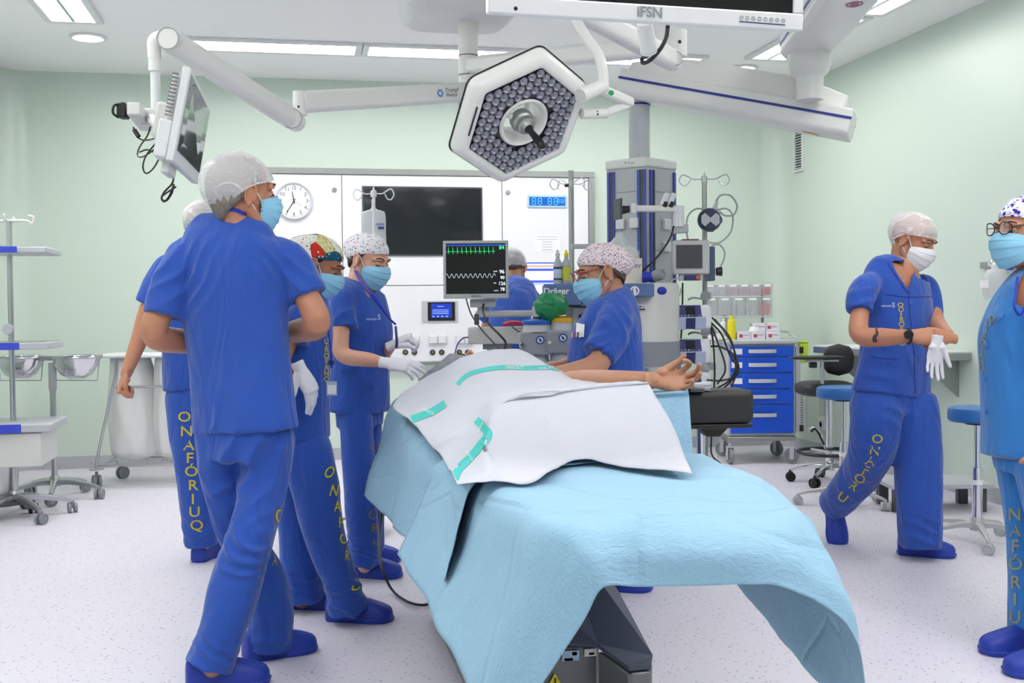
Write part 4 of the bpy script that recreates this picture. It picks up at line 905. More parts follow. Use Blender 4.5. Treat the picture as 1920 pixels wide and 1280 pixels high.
# yellow sharps bin behind the cart
o = empty('sharps_container', Fc @ V(w+.12, .2, z1-.2), 'pale lime sharps container beside the blue cart', 'container'); MB(Fc).box((w+.12, .2, z1-.08), (.07, .1, .16)).build('tub', mat('lime_plastic', rgb(200, 226, 60), .4), o, bevel=.01); MB(Fc).box((w+.12, .2, z1+.01), (.075, .105, .015)).build('lid', mat('lime_plastic', rgb(200, 226, 60), .4), o, bevel=.004)
# ================= stools and chair =================
def stool(px, py_seat, d, hw, label, rot, sq=0):
    b = on_floor(px, d); zs_ = W(px, py_seat, d).z; r = hw*d/FPX; t = empty('stool', b, label, 'stool', 'blue topped stools')
    MB().lathe([(0, 0), (r*.93, 0), (r, .012), (r*1.0, .055), (r*.96, .07), (r*.85, .076), (0, .078)], V(b.x, b.y, zs_-.07), n=40).build('seat', mat('blue_vinyl', rgb(38, 104, 176), .35), t)
    MB().lathe([(0, 0), (.06, 0), (.06, .015), (0, .015)], V(b.x, b.y, zs_-.085)).build('seat_plate', M_black, t)
    MB().cyl((b.x, b.y, .33), (b.x, b.y, zs_-.085), .016).build('gas_rod', M_chrome, t); MB().cyl((b.x, b.y, .10), (b.x, b.y, .40), .027).build('column', M_chrome, t); MB().cyl((b.x, b.y, .31), (b.x, b.y, .335), .0285).build('column_label', M_paper, t)
    star_base(t, b, 5, .28, .07, mat('silver_base', rgb(190, 190, 190), .4, .3), rot=rot, r=.028, wheel_m=M_lgrey)
    return t
stool(1582, 726, 7.0, 50, 'blue topped stool left of the walking man', .25); stool(1833, 765, 5.85, 53, 'blue topped stool behind the woman at the right edge', .55)
b = on_floor(1560, 7.9); t = empty('surgeon_chair', b, 'black padded surgeon chair with armrest and chrome base', 'chair')
def pad(mb, c, s, e=3.0, M=None):
    rows = []
    for v in np.linspace(-1, 1, 13):
        ph = math.asin(v); r = []
        for a in np.linspace(0, 2*math.pi, 33)[:-1]:
            ca, sa = math.cos(a), math.sin(a); k = (1-abs(v)**e)**(1/e); x = math.copysign(abs(ca)**(2/e), ca)*k; y = math.copysign(abs(sa)**(2/e), sa)*k; r.append((c[0]+x*s[0], c[1]+y*s[1], c[2]+v*s[2]))
        rows.append(r)
    return mb.add([p for r in rows for p in r], [(i*32+j, i*32+(j+1) % 32, (i+1)*32+(j+1) % 32, (i+1)*32+j) for i in range(12) for j in range(32)], M)
Fq = frame_from(r0, f0, V(0, 0, 1), b); zq = lambda py: W(1560, py, 7.9).z; xq = lambda px: (W(px, 700, 7.9)-b).dot(r0)
o = pad(MB(Fq), ((xq(1494)+xq(1600))/2, 0, zq(728)), ((xq(1600)-xq(1494))/2, .20, .058)).build('seat', M_blackf, t, smooth=180)
pad(MB(Fq), (xq(1582), .12, zq(676)), (.11, .04, .115), 2.6).build('backrest', M_blackf, t, smooth=180)
pad(MB(Fq), ((xq(1470)+xq(1570))/2, -.15, zq(668)), ((xq(1570)-xq(1470))/2, .07, .014)).build('armrest', M_blackf, t, smooth=180)
MB(Fq).box(((xq(1500)+xq(1560))/2, -.15, zq(674)), (xq(1560)-xq(1500), .05, .012)).build('armrest_plate', M_alu, t)
MB(Fq).cyl((xq(1531), -.15, zq(772)), (xq(1531), -.15, zq(676)), .013).build('armrest_post', M_chrome, t); MB(Fq).cyl((xq(1531), -.15, zq(775)), (xq(1531), -.15, zq(732)), .02).build('post_sleeve', M_alu, t)
MB(Fq).box((xq(1516), -.12, zq(682)), (.05, .05, .04)).build('clamp_block', M_black, t, bevel=.006)
MB(Fq).cyl((xq(1556), 0, .12), (xq(1556), 0, zq(742)), .03).build('column', M_chrome, t)
MB(Fq).tube([(math.cos(a)*.22+xq(1556), math.sin(a)*.22, zq(848)) for a in np.linspace(0, 2*math.pi, 25)], .012, n=8, sub=2).build('foot_ring', M_black, t)
for k in range(4): a = k*math.pi/2+.4; MB(Fq).cyl((xq(1556), 0, zq(848)), (xq(1556)+math.cos(a)*.21, math.sin(a)*.21, zq(848)), .008).build('ring_spoke', M_chrome, t)
MB(Fq).tube([(xq(1510), -.12, zq(802)), (xq(1520), -.12, zq(797)), (xq(1533), -.1, zq(812)), (xq(1545), -.03, zq(840))], .008, n=8).build('lever', M_chrome, t); MB(Fq).tube([(xq(1512), -.12, zq(806)), (xq(1522), -.12, zq(802)), (xq(1538), -.1, zq(830))], .008, n=8).build('lever', M_black, t)
star_base(t, Fq @ V(xq(1556), 0, 0), 5, .27, .09, M_chrome, rot=.1, r=.034, wheel_m=M_black)
# low white platform behind the walking man
b = on_floor(1745, 6.9); t = empty('step_platform', b, 'low grey step platform on dark feet by the right wall', 'step stool')
MB().box((b.x, b.y, .16), (.62, .4, .03), rz=-yaw).build('top_plate', M_lgrey, t, bevel=.006)
for x in (-.25, .25):
    for y in (-.14, .14): q = Matrix.Rotation(-yaw, 3, 'Z') @ V(x, y, 0); MB().box((b.x+q.x, b.y+q.y, .0725), (.06, .06, .145), rz=-yaw).build('foot', M_dgrey, t, bevel=.006)
# vacuum jar on the right wall
q = RT(1868, 500, .1); t = empty('suction_unit', q, 'clear suction jar and chrome regulator hanging on the right wall', 'suction unit')
yw = q.y; zw = lambda py: RT(1868, py, .1).z
MB().lathe([(0, zw(560)), (.07, zw(560)), (.08, zw(540)), (.08, zw(520)), (.06, zw(508)), (.05, zw(505)), (0, zw(505))], V(q.x, yw, 0)).build('jar', mat('jar_plastic', rgb(225, 228, 232), .2, alpha=.6), t)
MB().lathe([(0, zw(506)), (.03, zw(506)), (.03, zw(496)), (.012, zw(492)), (.012, zw(484)), (0, zw(484))], V(q.x, yw, 0)).build('lid', M_white, t)
MB().box((XR-.02, yw, zw(494)), (.02, .55, .04)).build('wall_rail', M_alu, t, bevel=.003)
MB().cyl((XR-.03, yw, zw(494)), (q.x, yw, zw(496)), .014).build('bracket', M_chrome, t); MB().lathe([(0, 0), (.03, 0), (.03, .03), (.02, .035), (0, .035)], V(XR-.03, yw+.12, zw(494)), (-1, 0, 0)).build('regulator_dial', M_chrome, t); MB().lathe([(0, 0), (.018, 0), (.016, .03), (0, .032)], V(XR-.05, yw-.08, zw(502)), (-1, 0, 0)).build('blue_knob', M_blue, t)
mb = MB().box((q.x-.081, yw, zw(532)), (.002, .09, .05)); mb.build('jar_label', M_paper, t, smooth=0)
# ================= overhead booms =================
M_arm = mat('boom_enamel', rgb(228, 228, 225), .35); M_boomblue = mat('boom_blue_line', rgb(38, 48, 140), .4)
def beam(root, name, a, b, h, w, m=None, h2=None, bev=.012, ext=0.0):
    a, b = Vector(a), Vector(b); d = (b-a).normalized(); a = a-d*ext; b = b+d*ext; s = V(-d.y, d.x, 0).normalized(); u = s.cross(d)*-1 if s.cross(d).z < 0 else s.cross(d); h2 = h if h2 is None else h2
    mb = MB(); vs = [p+s*(x*w/2)+u*(z*hh/2) for p, hh in ((a, h), (b, h2)) for x, z in ((-1, -1), (1, -1), (1, 1), (-1, 1))]
    mb.add(vs, [(3, 2, 1, 0), (4, 5, 6, 7), (0, 1, 5, 4), (1, 2, 6, 5), (2, 3, 7, 6), (3, 0, 4, 7)])
    return mb.build(name, m or M_arm, root, bevel=bev, segs=3)
hd = 6.0; hx = W(878, 100, hd); zy = lambda py: W(878, py, hd).z
t = empty('lamp_boom', (hx.x, hx.y, ZC), 'ceiling column carrying the lamp and monitor arms', 'boom')
rows = []
for z, k in ((ZC, 1.0), (W(860, 5, hd).z, 1.0), (W(860, 30, hd).z, .96), (W(860, 43, hd).z, .82)):
    rows.append([V(hx.x-.05+math.copysign(abs(math.cos(a))**.4, math.cos(a))*.31*k, hx.y+math.copysign(abs(math.sin(a))**.4, math.sin(a))*.30*k, z) for a in np.linspace(0, 2*math.pi, 33)[:-1]])
mb = MB().grid(rows, closed=True); mb.f.append(tuple(range(96, 128))); mb.build('ceiling_canopy', mat('canopy_grey', rgb(222, 222, 223), .5), t, smooth=40)
MB().cyl((hx.x, hx.y, zy(200)), (hx.x, hx.y, ZC-.2), .053).build('column', M_arm, t)
for py in (106, 142): MB().lathe([(.0535, 0), (.0545, 0), (.0545, .004), (.0535, .004)], (hx.x, hx.y, zy(py)), cap=False).build('joint_line', M_black, t)
MB().lathe([(0, 0), (.05, .01), (.062, .04), (.062, .07), (0, .07)], (hx.x, hx.y, zy(206))).build('end_dome', M_lgrey, t)
for py in (59, 98): MB().lathe([(0, 0), (.007, 0), (0, .004)], V(hx.x, hx.y, zy(py))-f0*.053, -f0, 10).build('screw', M_white, t)
# right arm of the hub, its joint and the lamp's spring arm
j1 = W(1272, 82, 4.75); a_ = V(hx.x, hx.y, zy(124))
beam(t, 'extension_arm', a_, j1, .09, .08, bev=.02); MB().cyl(j1+V(0, 0, -.055), j1+V(0, 0, .055), .036).build('arm_joint', M_arm, t)
MB().lathe([(0, 0), (.008, 0), (0, .004)], j1+V(0, 0, .0)-f0*.036, -f0, 10).build('screw', M_black, t)
j2 = W(1263, 114, 4.72); je = W(1085, 18, 4.15)
beam(t, 'spring_arm', j2, je, .088, .07, bev=.025, ext=.02); MB().cyl(j2-f0*.045, j2+f0*.045, .032).build('pivot', M_arm, t); MB().lathe([(.029, 0), (.031, 0), (.031, .003), (.029, .003)], j2-f0*.047, -f0, cap=False).build('pivot_ring', M_mgrey, t)
# left arm of the hub, joint and the side monitor's spring arm
j3 = W(562, 192, 5.2); a_ = V(hx.x, hx.y, zy(172)); a2 = beam(t, 'extension_arm', a_, V(j3.x, j3.y, j3.z), .10, .07, bev=.018)
MB().cyl(j3+V(0, 0, -.06), j3+V(0, 0, .05), .032).build('arm_joint', M_arm, t); MB().lathe([(0, 0), (.006, 0), (0, .003)], j3+V(0, 0, -.025)-f0*.032, -f0, 10).build('screw', M_dgrey, t)
j4 = W(551, 225, 5.15); j5 = W(321, 77, 4.55); beam(t, 'spring_arm', j4, j5, .098, .075, bev=.03, ext=.02)
for j, r in ((j4, .047), (j5, .046)): MB().cyl(j-f0*.046, j+f0*.046, r, n=32).build('pivot', M_arm, t); MB().lathe([(r-.004, 0), (r-.0015, 0), (r-.0015, .002), (r-.004, .002)], j-f0*.0465, -f0, 32, cap=False).build('pivot_ring', M_mgrey, t)
js = W(290, 78, 4.55); MB().tube([j5, (j5+js)/2+V(0, 0, .015), js, js-V(0, 0, .07)], .028, n=16).build('elbow', M_arm, t)
MB().cyl(js-V(0, 0, .12), js-V(0, 0, .02), .026).build('sleeve', M_arm, t); pe = W(289, 222, 4.5); MB().cyl((js.x, js.y, pe.z), js-V(0, 0, .1), .0195).build('drop_pole', M_white, t)
dvec = (V(j3.x, j3.y, j3.z)-a_).normalized(); p_ = W(838, 167, 5.85)
_l = a_.lerp(V(j3.x, j3.y, j3.z), .145); n_ = V(dvec.y, -dvec.x, 0).normalized(); n_ = n_ if n_.dot(f0) < 0 else -n_
mb = MB(); xd = -dvec; fp = _l+n_*.036
text_on(mb, 'Trumpf', fp+V(0, 0, .012), xd, (0, 0, 1), .032, .001); text_on(mb, 'Medical', fp+V(0, 0, -.013), xd, (0, 0, 1), .026, .001); mb.build('lettering', M_dgrey, t, smooth=0, recalc=False)
q = fp-xd*.085; Fh = fr(q, n_, xd); mb = MB(Fh); mb.add([(math.cos(i*math.pi/3)*r_, math.sin(i*math.pi/3)*r_, .001) for r_ in (.012, .022) for i in range(6)], [(i, (i+1) % 6, 6+(i+1) % 6, 6+i) for i in range(6)]); mb.build('hexagon_mark', mat('sky_logo', rgb(60, 150, 210), .4), t, smooth=0, recalc=False)
# ---- surgical lamp head ----
mpp = 3.9/FPX
def cam3(x, y, z): return CR*x+CU*y+CF*z
ex = cam3(76, -38, 93.4).normalized(); ey = cam3(85, 87, -33.8); ey = (ey-ex*ey.dot(ex)).normalized(); en = ex.cross(ey)
if en.dot(CF) > 0: en = -en
LC = W(981, 229, 3.9); FL_ = frame_from(ex, ey, en, LC)
if FL_.to_3x3().determinant() < 0: FL_ = frame_from(-ex, ey, en, LC)
FL_ = FL_ @ Matrix.Scale(.90, 4)
L = empty('surgical_lamp', LC, 'hexagonal surgical lamp head with many clear lenses and black handle', 'surgical light', M=FL_)
def hexring(R, z, rr=.045, n=6):
    pts = []
    for i in range(6):
        a = i*math.pi/3; c = V(math.cos(a)*(R-rr/math.cos(math.pi/6)), math.sin(a)*(R-rr/math.cos(math.pi/6)), z)
        for k in range(n): b = a-math.pi/6+math.pi/3*k/(n-1); pts.append(c+V(math.cos(b)*rr, math.sin(b)*rr, 0))
    return pts
rows = [hexring(r, z, q) for r, z, q in ((.236, .0, .02), (.243, .006, .022), (.27, .004, .035), (.292, -.012, .045), (.302, -.04, .05), (.298, -.065, .05), (.27, -.085, .045), (.2, -.095, .04))]
hole = [[V(math.cos(a)*r, math.sin(a)*r, z) for a in np.linspace(0, 2*math.pi, 37)[:-1]] for r, z in ((.2, -.095),)]
mb = MB(FL_).grid(rows, closed=True); sh = mb.build('housing', M_arm, L, smooth=50)
mb = MB(FL_); o_ = rows[0]; N = len(o_); rg = [V(math.cos(math.atan2(p.y, p.x))*.098, math.sin(math.atan2(p.y, p.x))*.098, -.004) for p in o_]
mb.grid([[p+V(0, 0, -.006) for p in o_], rg], closed=True).build('lens_plate', mat('lamp_reflector_dark', rgb(74, 72, 82), .3, .5), L, smooth=20)
mb = MB(FL_); bk = [V(math.cos(math.atan2(p.y, p.x))*.088, math.sin(math.atan2(p.y, p.x))*.088, -.095) for p in rows[-1]]; mb.grid([rows[-1], bk], closed=True).build('back_cover', M_arm, L, smooth=30)
mb = MB(FL_).lathe([(.098, -.005), (.104, .004), (.098, .012), (.088, .006), (.080, -.03), (.080, -.095), (.10, -.096)], n=48, cap=False); mb.build('centre_ring', M_arm, L, smooth=50)
mb = MB(FL_).tube([p*1.0+V(0, 0, 0) for p in hexring(.3035, -.052, .05)]+[hexring(.3035, -.052, .05)[0]], .0035, n=6, sub=1); mb.build('black_seam', M_black, L)
for s in (-1, 1): MB(FL_).tube([(s*.03, s*.01, -.02), (s*.085, s*.03, -.06)], .012, n=10, sub=1).build('spoke', M_arm, L)
MB(FL_).tube([(.0, .03, -.02), (-.02, .09, -.07)], .012, n=10, sub=1).build('spoke', M_arm, L)
MB(FL_).lathe([(0, -.03), (.045, -.03), (.047, -.005), (.044, .004), (.038, .01), (.036, .03), (.028, .034), (.02, .05), (0, .052)], n=36).build('handle_socket', M_alu, L)
MB(FL_).lathe([(0, .035), (.017, .035), (.019, .05), (.014, .062), (.0125, .075), (.016, .15), (.0165, .162), (.012, .172), (0, .174)], n=24).build('sterile_handle', M_black, L)
M_lens = mat('lens_plastic', rgb(200, 202, 216), .04, .0, alpha=.15, spec=1.0); M_refl = mat('lens_reflector', rgb(132, 132, 148), .12, 1.0)
proto = None; cnt = 0
for i in range(-7, 8):
    for j in range(-7, 8):
        x = .0358*(i+j*.5); y = .0358*j*.866
        a = math.atan2(y, x); r = math.hypot(x, y); hr = r*math.cos(((a+math.pi/6) % (math.pi/3))-math.pi/6) if True else r
        hx_ = max(abs(x*math.cos(k*math.pi/3+math.pi/6)+y*math.sin(k*math.pi/3+math.pi/6)) for k in range(6))
        if r < .119 or hx_ > .188: continue
        if proto is None:
            base = MB(FL_); base.lathe([(.005, -.006), (.010, -.004), (.016, .004), (.0172, .006)], (0, 0, 0), n=18, cap=False)
            proto = base.build('lens', M_refl, L)
            dm = MB(FL_).lathe([(.0172, .006), (.0165, .011), (.013, .016), (.009, .018), (.007, .0155), (.0045, .0155), (.003, .018), (0, .0185)], n=18); dome = dm.build('lens_dome', M_lens, proto)
            MB(FL_).lathe([(0, -.005), (.0045, -.004), (.0045, .004), (0, .006)], n=10).build('led', M_dgrey, proto)
            proto.location = (x, y, 0)
        else: c_ = copy_tree(proto, L); c_.location = (x, y, 0)
        cnt += 1
for i in (2,): 
    a1_, a2_ = hexring(.262, .0065, .03)[6*3], hexring(.262, .0065, .03)[6*3-3]
aa = [V(math.cos(k*math.pi/3), math.sin(k*math.pi/3), 0) for k in range(6)]
pts = [FL_ @ (aa[k]*.256) for k in range(6)]
px_of = lambda p: 960+(p-CP).dot(CR)/(p-CP).dot(CF)*FPX
k0 = min(range(6), key=lambda k: px_of((pts[k]+pts[(k+1) % 6])/2))
A_, B_ = aa[k0]*.262, aa[(k0+1) % 6]*.262; MB(FL_).tube([A_.lerp(B_, .25)+V(0, 0, .008), A_.lerp(B_, .72)+V(0, 0, .008)], .0035, n=6, sub=1).build('side_slot', M_black, L)
# fork and hanger
y0_ = W(1131, 160, 3.98)
H_ = empty('lamp_fork', W(1078, 36, 3.98), 'curved white fork arm holding the surgical lamp from above', 'lamp arm')
MB().tube([W(1077, 20, 4.1), W(1084, 44, 4.08), W(1101, 72, 4.03), W(1122, 103, 4.0), W(1131, 135, 3.98), W(1132, 168, 3.97)], .0185, n=16, sub=8).build('hanger', M_arm, H_)
MB().tube([W(1133, 160, 3.97), W(1110, 170, 3.94), W(1088, 180, 3.9)], [.024, .026], n=18, sub=4).build('lamp_pivot', M_arm, H_)
beam(H_, 'fork_bar', W(1128, 168, 3.98), W(1184, 192, 4.15), .034, .03, bev=.008); beam(H_, 'fork_bar', W(1182, 193, 4.15), W(1136, 211, 4.05), .028, .026, bev=.008)
MB().cyl(W(1090, 213, 4.0), W(1136, 212, 4.05), .019).build('lower_pivot', M_arm, H_)
MB().lathe([(0, 0), (.010, 0), (0, .001)], W(1145, 176, 3.975)-f0*.02, -f0).build('green_mark', M_green, H_)
for x in (1119, 1120): MB().lathe([(0, 0), (.004, 0), (0, .002)], W(x, 211+5*(x-1119), 4.03)-f0*.019, -f0, 8).build('screw', M_black, H_)
# ---- big front monitor ----
def slab(root, name, c4, th, m, bev=.006):
    a, b, c, d_ = [Vector(p) for p in c4]; n = (b-a).cross(d_-a).normalized(); n = n if n.dot(CF) > 0 else -n
    mb = MB().add([a, b, c, d_, a+n*th, b+n*th, c+n*th, d_+n*th], [(0, 1, 2, 3), (7, 6, 5, 4), (0, 4, 5, 1), (1, 5, 6, 2), (2, 6, 7, 3), (3, 7, 4, 0)])
    return mb.build(name, m, root, bevel=bev), n
t = empty('ceiling_monitor', W(1210, 60, 2.2), 'large white framed monitor at the top of the photo, seen from below', 'monitor')
BL, BR = W(916, 24, 2.10), W(1506, 58, 2.23); upv = V(0, 0, .40)-f0*.05; TL, TR = BL+upv, BR+upv; Lw = (BR-BL).length
ux = (BR-BL).normalized(); uy = upv.normalized()
def slabl(x0, x1, y0, y1): return [BL+ux*x0+uy*y0, BL+ux*x1+uy*y0, BL+ux*x1+uy*y1, BL+ux*x0+uy*y1]
nn = None
for c_ in ((0, Lw, 0, .033), (0, .022, .033, .4), (Lw-.022, Lw, .033, .4)): o, nn = slab(t, 'bezel', slabl(*c_), .03, M_white, .003)
for c_ in ((.022, Lw-.022, .374, .4),): slab(t, 'bezel', slabl(*c_), .03, M_white, .003)
q4 = [p+nn*.004 for p in slabl(.022, Lw-.022, .033, .374)]; slab(t, 'display', q4, .01, M_screen, 0)
q4 = [p+nn*.03 for p in slabl(.01, Lw-.01, .008, .39)]; slab(t, 'housing', q4, .035, M_white, .01)
def onb(px, py): 
    r = ray(px, py); tt = (BL-CP).dot(nn)/r.dot(nn); return CP+r*tt
mb = MB(); text_on(mb, 'iFSN', onb(1218, 24), ux, uy, .027, .0015, bold=.03); mb.build('maker_lettering', M_mgrey, t, smooth=0, recalc=False)
MB().lathe([(0, 0), (.004, 0), (0, .001)], onb(967, 16), -nn, 14).build('sensor_dot', M_black, t)
for k in range(8): MB().lathe([(.003, 0), (.004, 0), (.004, .0008), (.003, .0008)], onb(1390+11.2*k, 33+.8*k), -nn, 16, cap=False).build('button', M_mgrey, t)
a_, b_ = onb(1386, 39.5), onb(1472, 46); MB().add([a_-nn*.0008, b_-nn*.0008, b_-nn*.0008-uy*.0022, a_-nn*.0008-uy*.0022], [(0, 1, 2, 3)]).build('button_strip', M_navy, t, smooth=0)
MB().cyl(W(1208, 40, 2.35), W(1216, 92, 2.4), .0175).build('mount_knuckle', M_arm, t); MB().lathe([(0, 0), (.0185, 0), (.0185, .006), (0, .007)], W(1216, 92, 2.4), W(1216, 92, 2.4)-W(1208, 40, 2.35)).build('knuckle_cap', M_white, t)
o = MB().tube([W(1252, 50, 2.32), W(1249, 70, 2.36), W(1238, 92, 2.4), (W(1220, 112, 2.42)), W(1206, 118, 2.44), W(1204, 110, 2.44), W(1213, 104, 2.42), W(1214, 97, 2.41)], .0045, n=8, sub=7).build('black_cable', M_black, t)
# ---- left side monitor ----
t = empty('side_monitor', W(345, 330, 4.2), 'white monitor seen edge-on at the left, hanging from the spring arm', 'monitor')
c = [W(325, 302, 3.85), W(372, 346, 4.3), W(395, 206, 4.35), W(358, 126, 3.85)]
n_ = (c[1]-c[0]).cross(c[3]-c[0]).normalized(); n_ = n_ if n_.dot(r0) < 0 else -n_
def sl(name, c4, off, th, m, bev=.004):
    P4 = [p+n_*off for p in c4]; mb = MB().add(P4+[p+n_*th for p in P4], [(0, 1, 2, 3), (7, 6, 5, 4), (0, 4, 5, 1), (1, 5, 6, 2), (2, 6, 7, 3), (3, 7, 4, 0)]); return mb.build(name, m, t, bevel=bev)
def inq(u0_, u1_, v0, v1): f = lambda u, v: (c[0]*(1-u)+c[1]*u)*(1-v)+(c[3]*(1-u)+c[2]*u)*v; return [f(u0_, v0), f(u1_, v0), f(u1_, v1), f(u0_, v1)]
sl('bezel', c, 0, .028, M_white, .004); sl('display', inq(.06, .955, .14, .955), -.0012, .002, mat('mirror_screen', rgb(120, 132, 128), .05, .6), 0)
sl('housing', inq(.05, .95, .06, .95), .028, .035, M_offw, .012); sl('rear_pod', inq(.15, .8, .25, .65), .06, .05, M_offw, .012); sl('cable_cover', inq(.0, .35, .02, .42), .028, .045, M_white, .006)
for k in range(12): v = .46+.04*k; q = inq(-.01, .02, v, v+.014); sl('vent_slot', q, .036, .022, M_mgrey, 0)
sl('support_foot', inq(.1, .35, -.12, .06), .02, .03, M_offw, .006)
ce = inq(.45, .55, .45, .5)[0]+n_*.1
hb_ = W(283, 222, 4.5); MB().cyl(hb_, ce, .02).build('mount_arm', M_white, t); MB().box(hb_, (.07, .06, .075), rz=-yaw).build('mount_block', M_offw, t, bevel=.008)
MB().tube([W(250, 203, 4.35), W(275, 235, 4.6)], .036, n=4, sub=1).build('balance_box', M_offw, t, bevel=.006)
MB().box(W(231, 208, 4.4), (.035, .06, .06), rz=-yaw).build('plug_block', M_black, t, bevel=.006)
M_cab = M_black
for k, (p, r) in enumerate(((((222, 220, 4.38), (212, 212, 4.36), (214, 198, 4.36), (226, 196, 4.38)), .005), (((250, 238, 4.4), (254, 252, 4.4), (266, 262, 4.38), (285, 261, 4.3), (300, 254, 4.2)), .0032),
   (((282, 238, 4.4), (276, 255, 4.38), (262, 275, 4.36), (258, 292, 4.34), (272, 292, 4.3), (300, 272, 4.2)), .0032), (((262, 285, 4.36), (278, 281, 4.34), (300, 295, 4.3), (312, 325, 4.25), (322, 328, 4.2)), .0032),
   (((296, 264, 4.2), (275, 290, 4.25), (268, 312, 4.3), (274, 325, 4.3), (288, 315, 4.28), (302, 290, 4.2)), .0032), (((326, 333, 4.1), (322, 345, 4.1), (308, 360, 4.12), (303, 372, 4.12), (312, 376, 4.12), (322, 362, 4.1), (326, 345, 4.1), (318, 366, 4.1), (308, 378, 4.1), (304, 368, 4.1), (330, 350, 4.08)), .0035))):
    MB().tube([W(*q) for q in p], r, n=8, sub=7).build('dangling_cable', M_black, t)
MB().cyl(W(252, 244, 4.39), W(260, 256, 4.38), .009).build('ferrite_bead', M_black, t)
# ---- supply pendant ----
t = empty('supply_pendant', W(1200, 300, 6.3), 'ceiling supply tower with blue rails on large white boom arms', 'supply tower')
A = W(1202, 163, 6.5); B = W(1534, 222, 6.15)
ax = (B-A); dirh = V(ax.x, ax.y, 0).normalized(); sd = V(-dirh.y, dirh.x, 0); axn = ax.normalized(); upn = sd.cross(axn); upn = upn if upn.z > 0 else -upn
def hull(name, s0, s1, prof, m, nrow=9, f=None):
    rows = []
    for k in range(nrow):
        s = s0+(s1-s0)*k/(nrow-1); g = f(k/(nrow-1)) if f else 1.0
        rows.append([A+axn*s+sd*x+upn*(z*(g if z > .06 else 1)) for x, z in prof])
    n = len(prof); mb = MB().grid(rows, closed=True); mb.f += [tuple(range(n-1, -1, -1)), tuple(range((nrow-1)*n, nrow*n))]; return mb.build(name, m, t, bevel=.012, segs=3)
Lg = ax.length
hull('lower_arm', -.10, Lg+.19, [(-.145, -.06), (-.12, -.085), (.12, -.085), (.145, -.06), (.15, .065), (-.15, .065)], M_arm)
for s in (-1, 1): hull('blue_line', -.10, Lg+.19, [(s*.149, .006), (s*.1525, .006), (s*.1525, .02), (s*.149, .02)], M_boomblue, 2)
hull('upper_shell', -.06, Lg+.14, [(-.13, .055), (.13, .055), (.10, .19), (-.10, .19)], M_arm, 13, lambda v: max(.5, min(1, .62+.5*math.sin(v*math.pi*.95))))
q = A+axn*(Lg-.02)-upn*.0865
for r1, r2, m in ((.0, .022, M_orange), (.026, .036, mat('amber', rgb(226, 160, 60), .4))):
    Fq_ = fr(q, -upn, axn); MB(Fq_).add([(math.cos(2*math.pi*i/24)*rr*1.3, math.sin(2*math.pi*i/24)*rr, .001) for rr in (max(r1, .0005), r2) for i in range(24)], [(i, (i+1) % 24, 24+(i+1) % 24, 24+i) for i in range(24)]).build('ring_mark', mat('amber', rgb(226, 160, 60), .4), t, smooth=0, recalc=False)
J = W(1518, 145, 5.95); zj = J.z
MB().lathe([(.07, -.12), (.072, .0), (.095, .02), (.11, .06), (.112, .125), (.10, .13)], J, n=36).build('swivel_joint', M_arm, t)
K = G(1600, 0, zj+.12); kd = V(K.x-J.x, K.y-J.y, 0).normalized(); ks = V(-kd.y, kd.x, 0); zb = zj+.12
rows = []
for s in (-.13, -.10, 0, 1.0, 2.0): w_ = .09 if s == -.13 else .14; rows.append([V(J.x, J.y, 0)+kd*s+ks*x*w_/.14+V(0, 0, z) for x, z in ((-.11, zb), (.11, zb), (.14, zb+.03), (.14, zb+.15), (-.14, zb+.15), (-.14, zb+.03))])
mb = MB().grid(rows, closed=True); mb.f += [tuple(range(5, -1, -1)), tuple(range(24, 30))]; mb.build('upper_arm', M_arm, t, bevel=.01, segs=3)
for s in (-1, 1): mb = MB(); o_ = V(J.x, J.y, zb+.07)+ks*(s*.1415); mb.add([o_+kd*-.1, o_+kd*2.0, o_+kd*2.0+V(0, 0, .014), o_+kd*-.1+V(0, 0, .014)], [(0, 1, 2, 3)]).build('blue_line', M_boomblue, t, smooth=0, solid=.003)
q = G(1602, 8, zb)-V(0, 0, .0005)
for r1, r2 in ((0.0005, .022), (.028, .038)): Fq_ = fr(q, (0, 0, -1), kd); MB(Fq_).add([(math.cos(2*math.pi*i/24)*rr*1.3, math.sin(2*math.pi*i/24)*rr, .001) for rr in (r1, r2) for i in range(24)], [(i, (i+1) % 24, 24+(i+1) % 24, 24+i) for i in range(24)]).build('ring_mark', mat('magenta_mark', rgb(150, 50, 120), .4), t, smooth=0, recalc=False)
ke = V(J.x, J.y, 0)+kd*1.95; MB().cyl((ke.x, ke.y, zb), (ke.x, ke.y, ZC), .10, n=32).build('ceiling_column', M_arm, t)
Tw = lambda px, dd_: V(W(px, 640, dd_).x, W(px, 640, dd_).y, 0)
cx_ = Tw(1201, 6.55); zt_ = W(1201, 302, 6.5).z
MB().cyl((cx_.x, cx_.y, zt_), (cx_.x, cx_.y, A.z-.03), .061, n=32).build('drop_column', M_lgrey, t); MB().lathe([(.062, 0), (.064, 0), (.064, .012), (.062, .012)], (cx_.x, cx_.y, W(1201, 198, 6.5).z), cap=False).build('blue_band', M_boomblue, t)
MB().lathe([(.063, 0), (.09, .05), (.09, .07), (.063, .07)], (cx_.x, cx_.y, W(1201, 186, 6.5).z), cap=False).build('collar', M_arm, t)
plan = [Tw(1212, 6.34), Tw(1268, 6.52), Tw(1262, 6.70), Tw(1155, 6.75), Tw(1139, 6.50)]; zb2 = .85
def tprism(k, z0, z1, name, m, bev=.006):
    c_ = sum(plan, V(0, 0, 0))/5; pl_ = [c_+(p-c_)*k for p in plan]; n = 5
    mb = MB().add([p+V(0, 0, z0) for p in pl_]+[p+V(0, 0, z1) for p in pl_], [tuple(range(n-1, -1, -1)), tuple(range(n, 2*n))]+[(i, (i+1) % n, n+(i+1) % n, n+i) for i in range(n)]); return mb.build(name, m, t, bevel=bev)
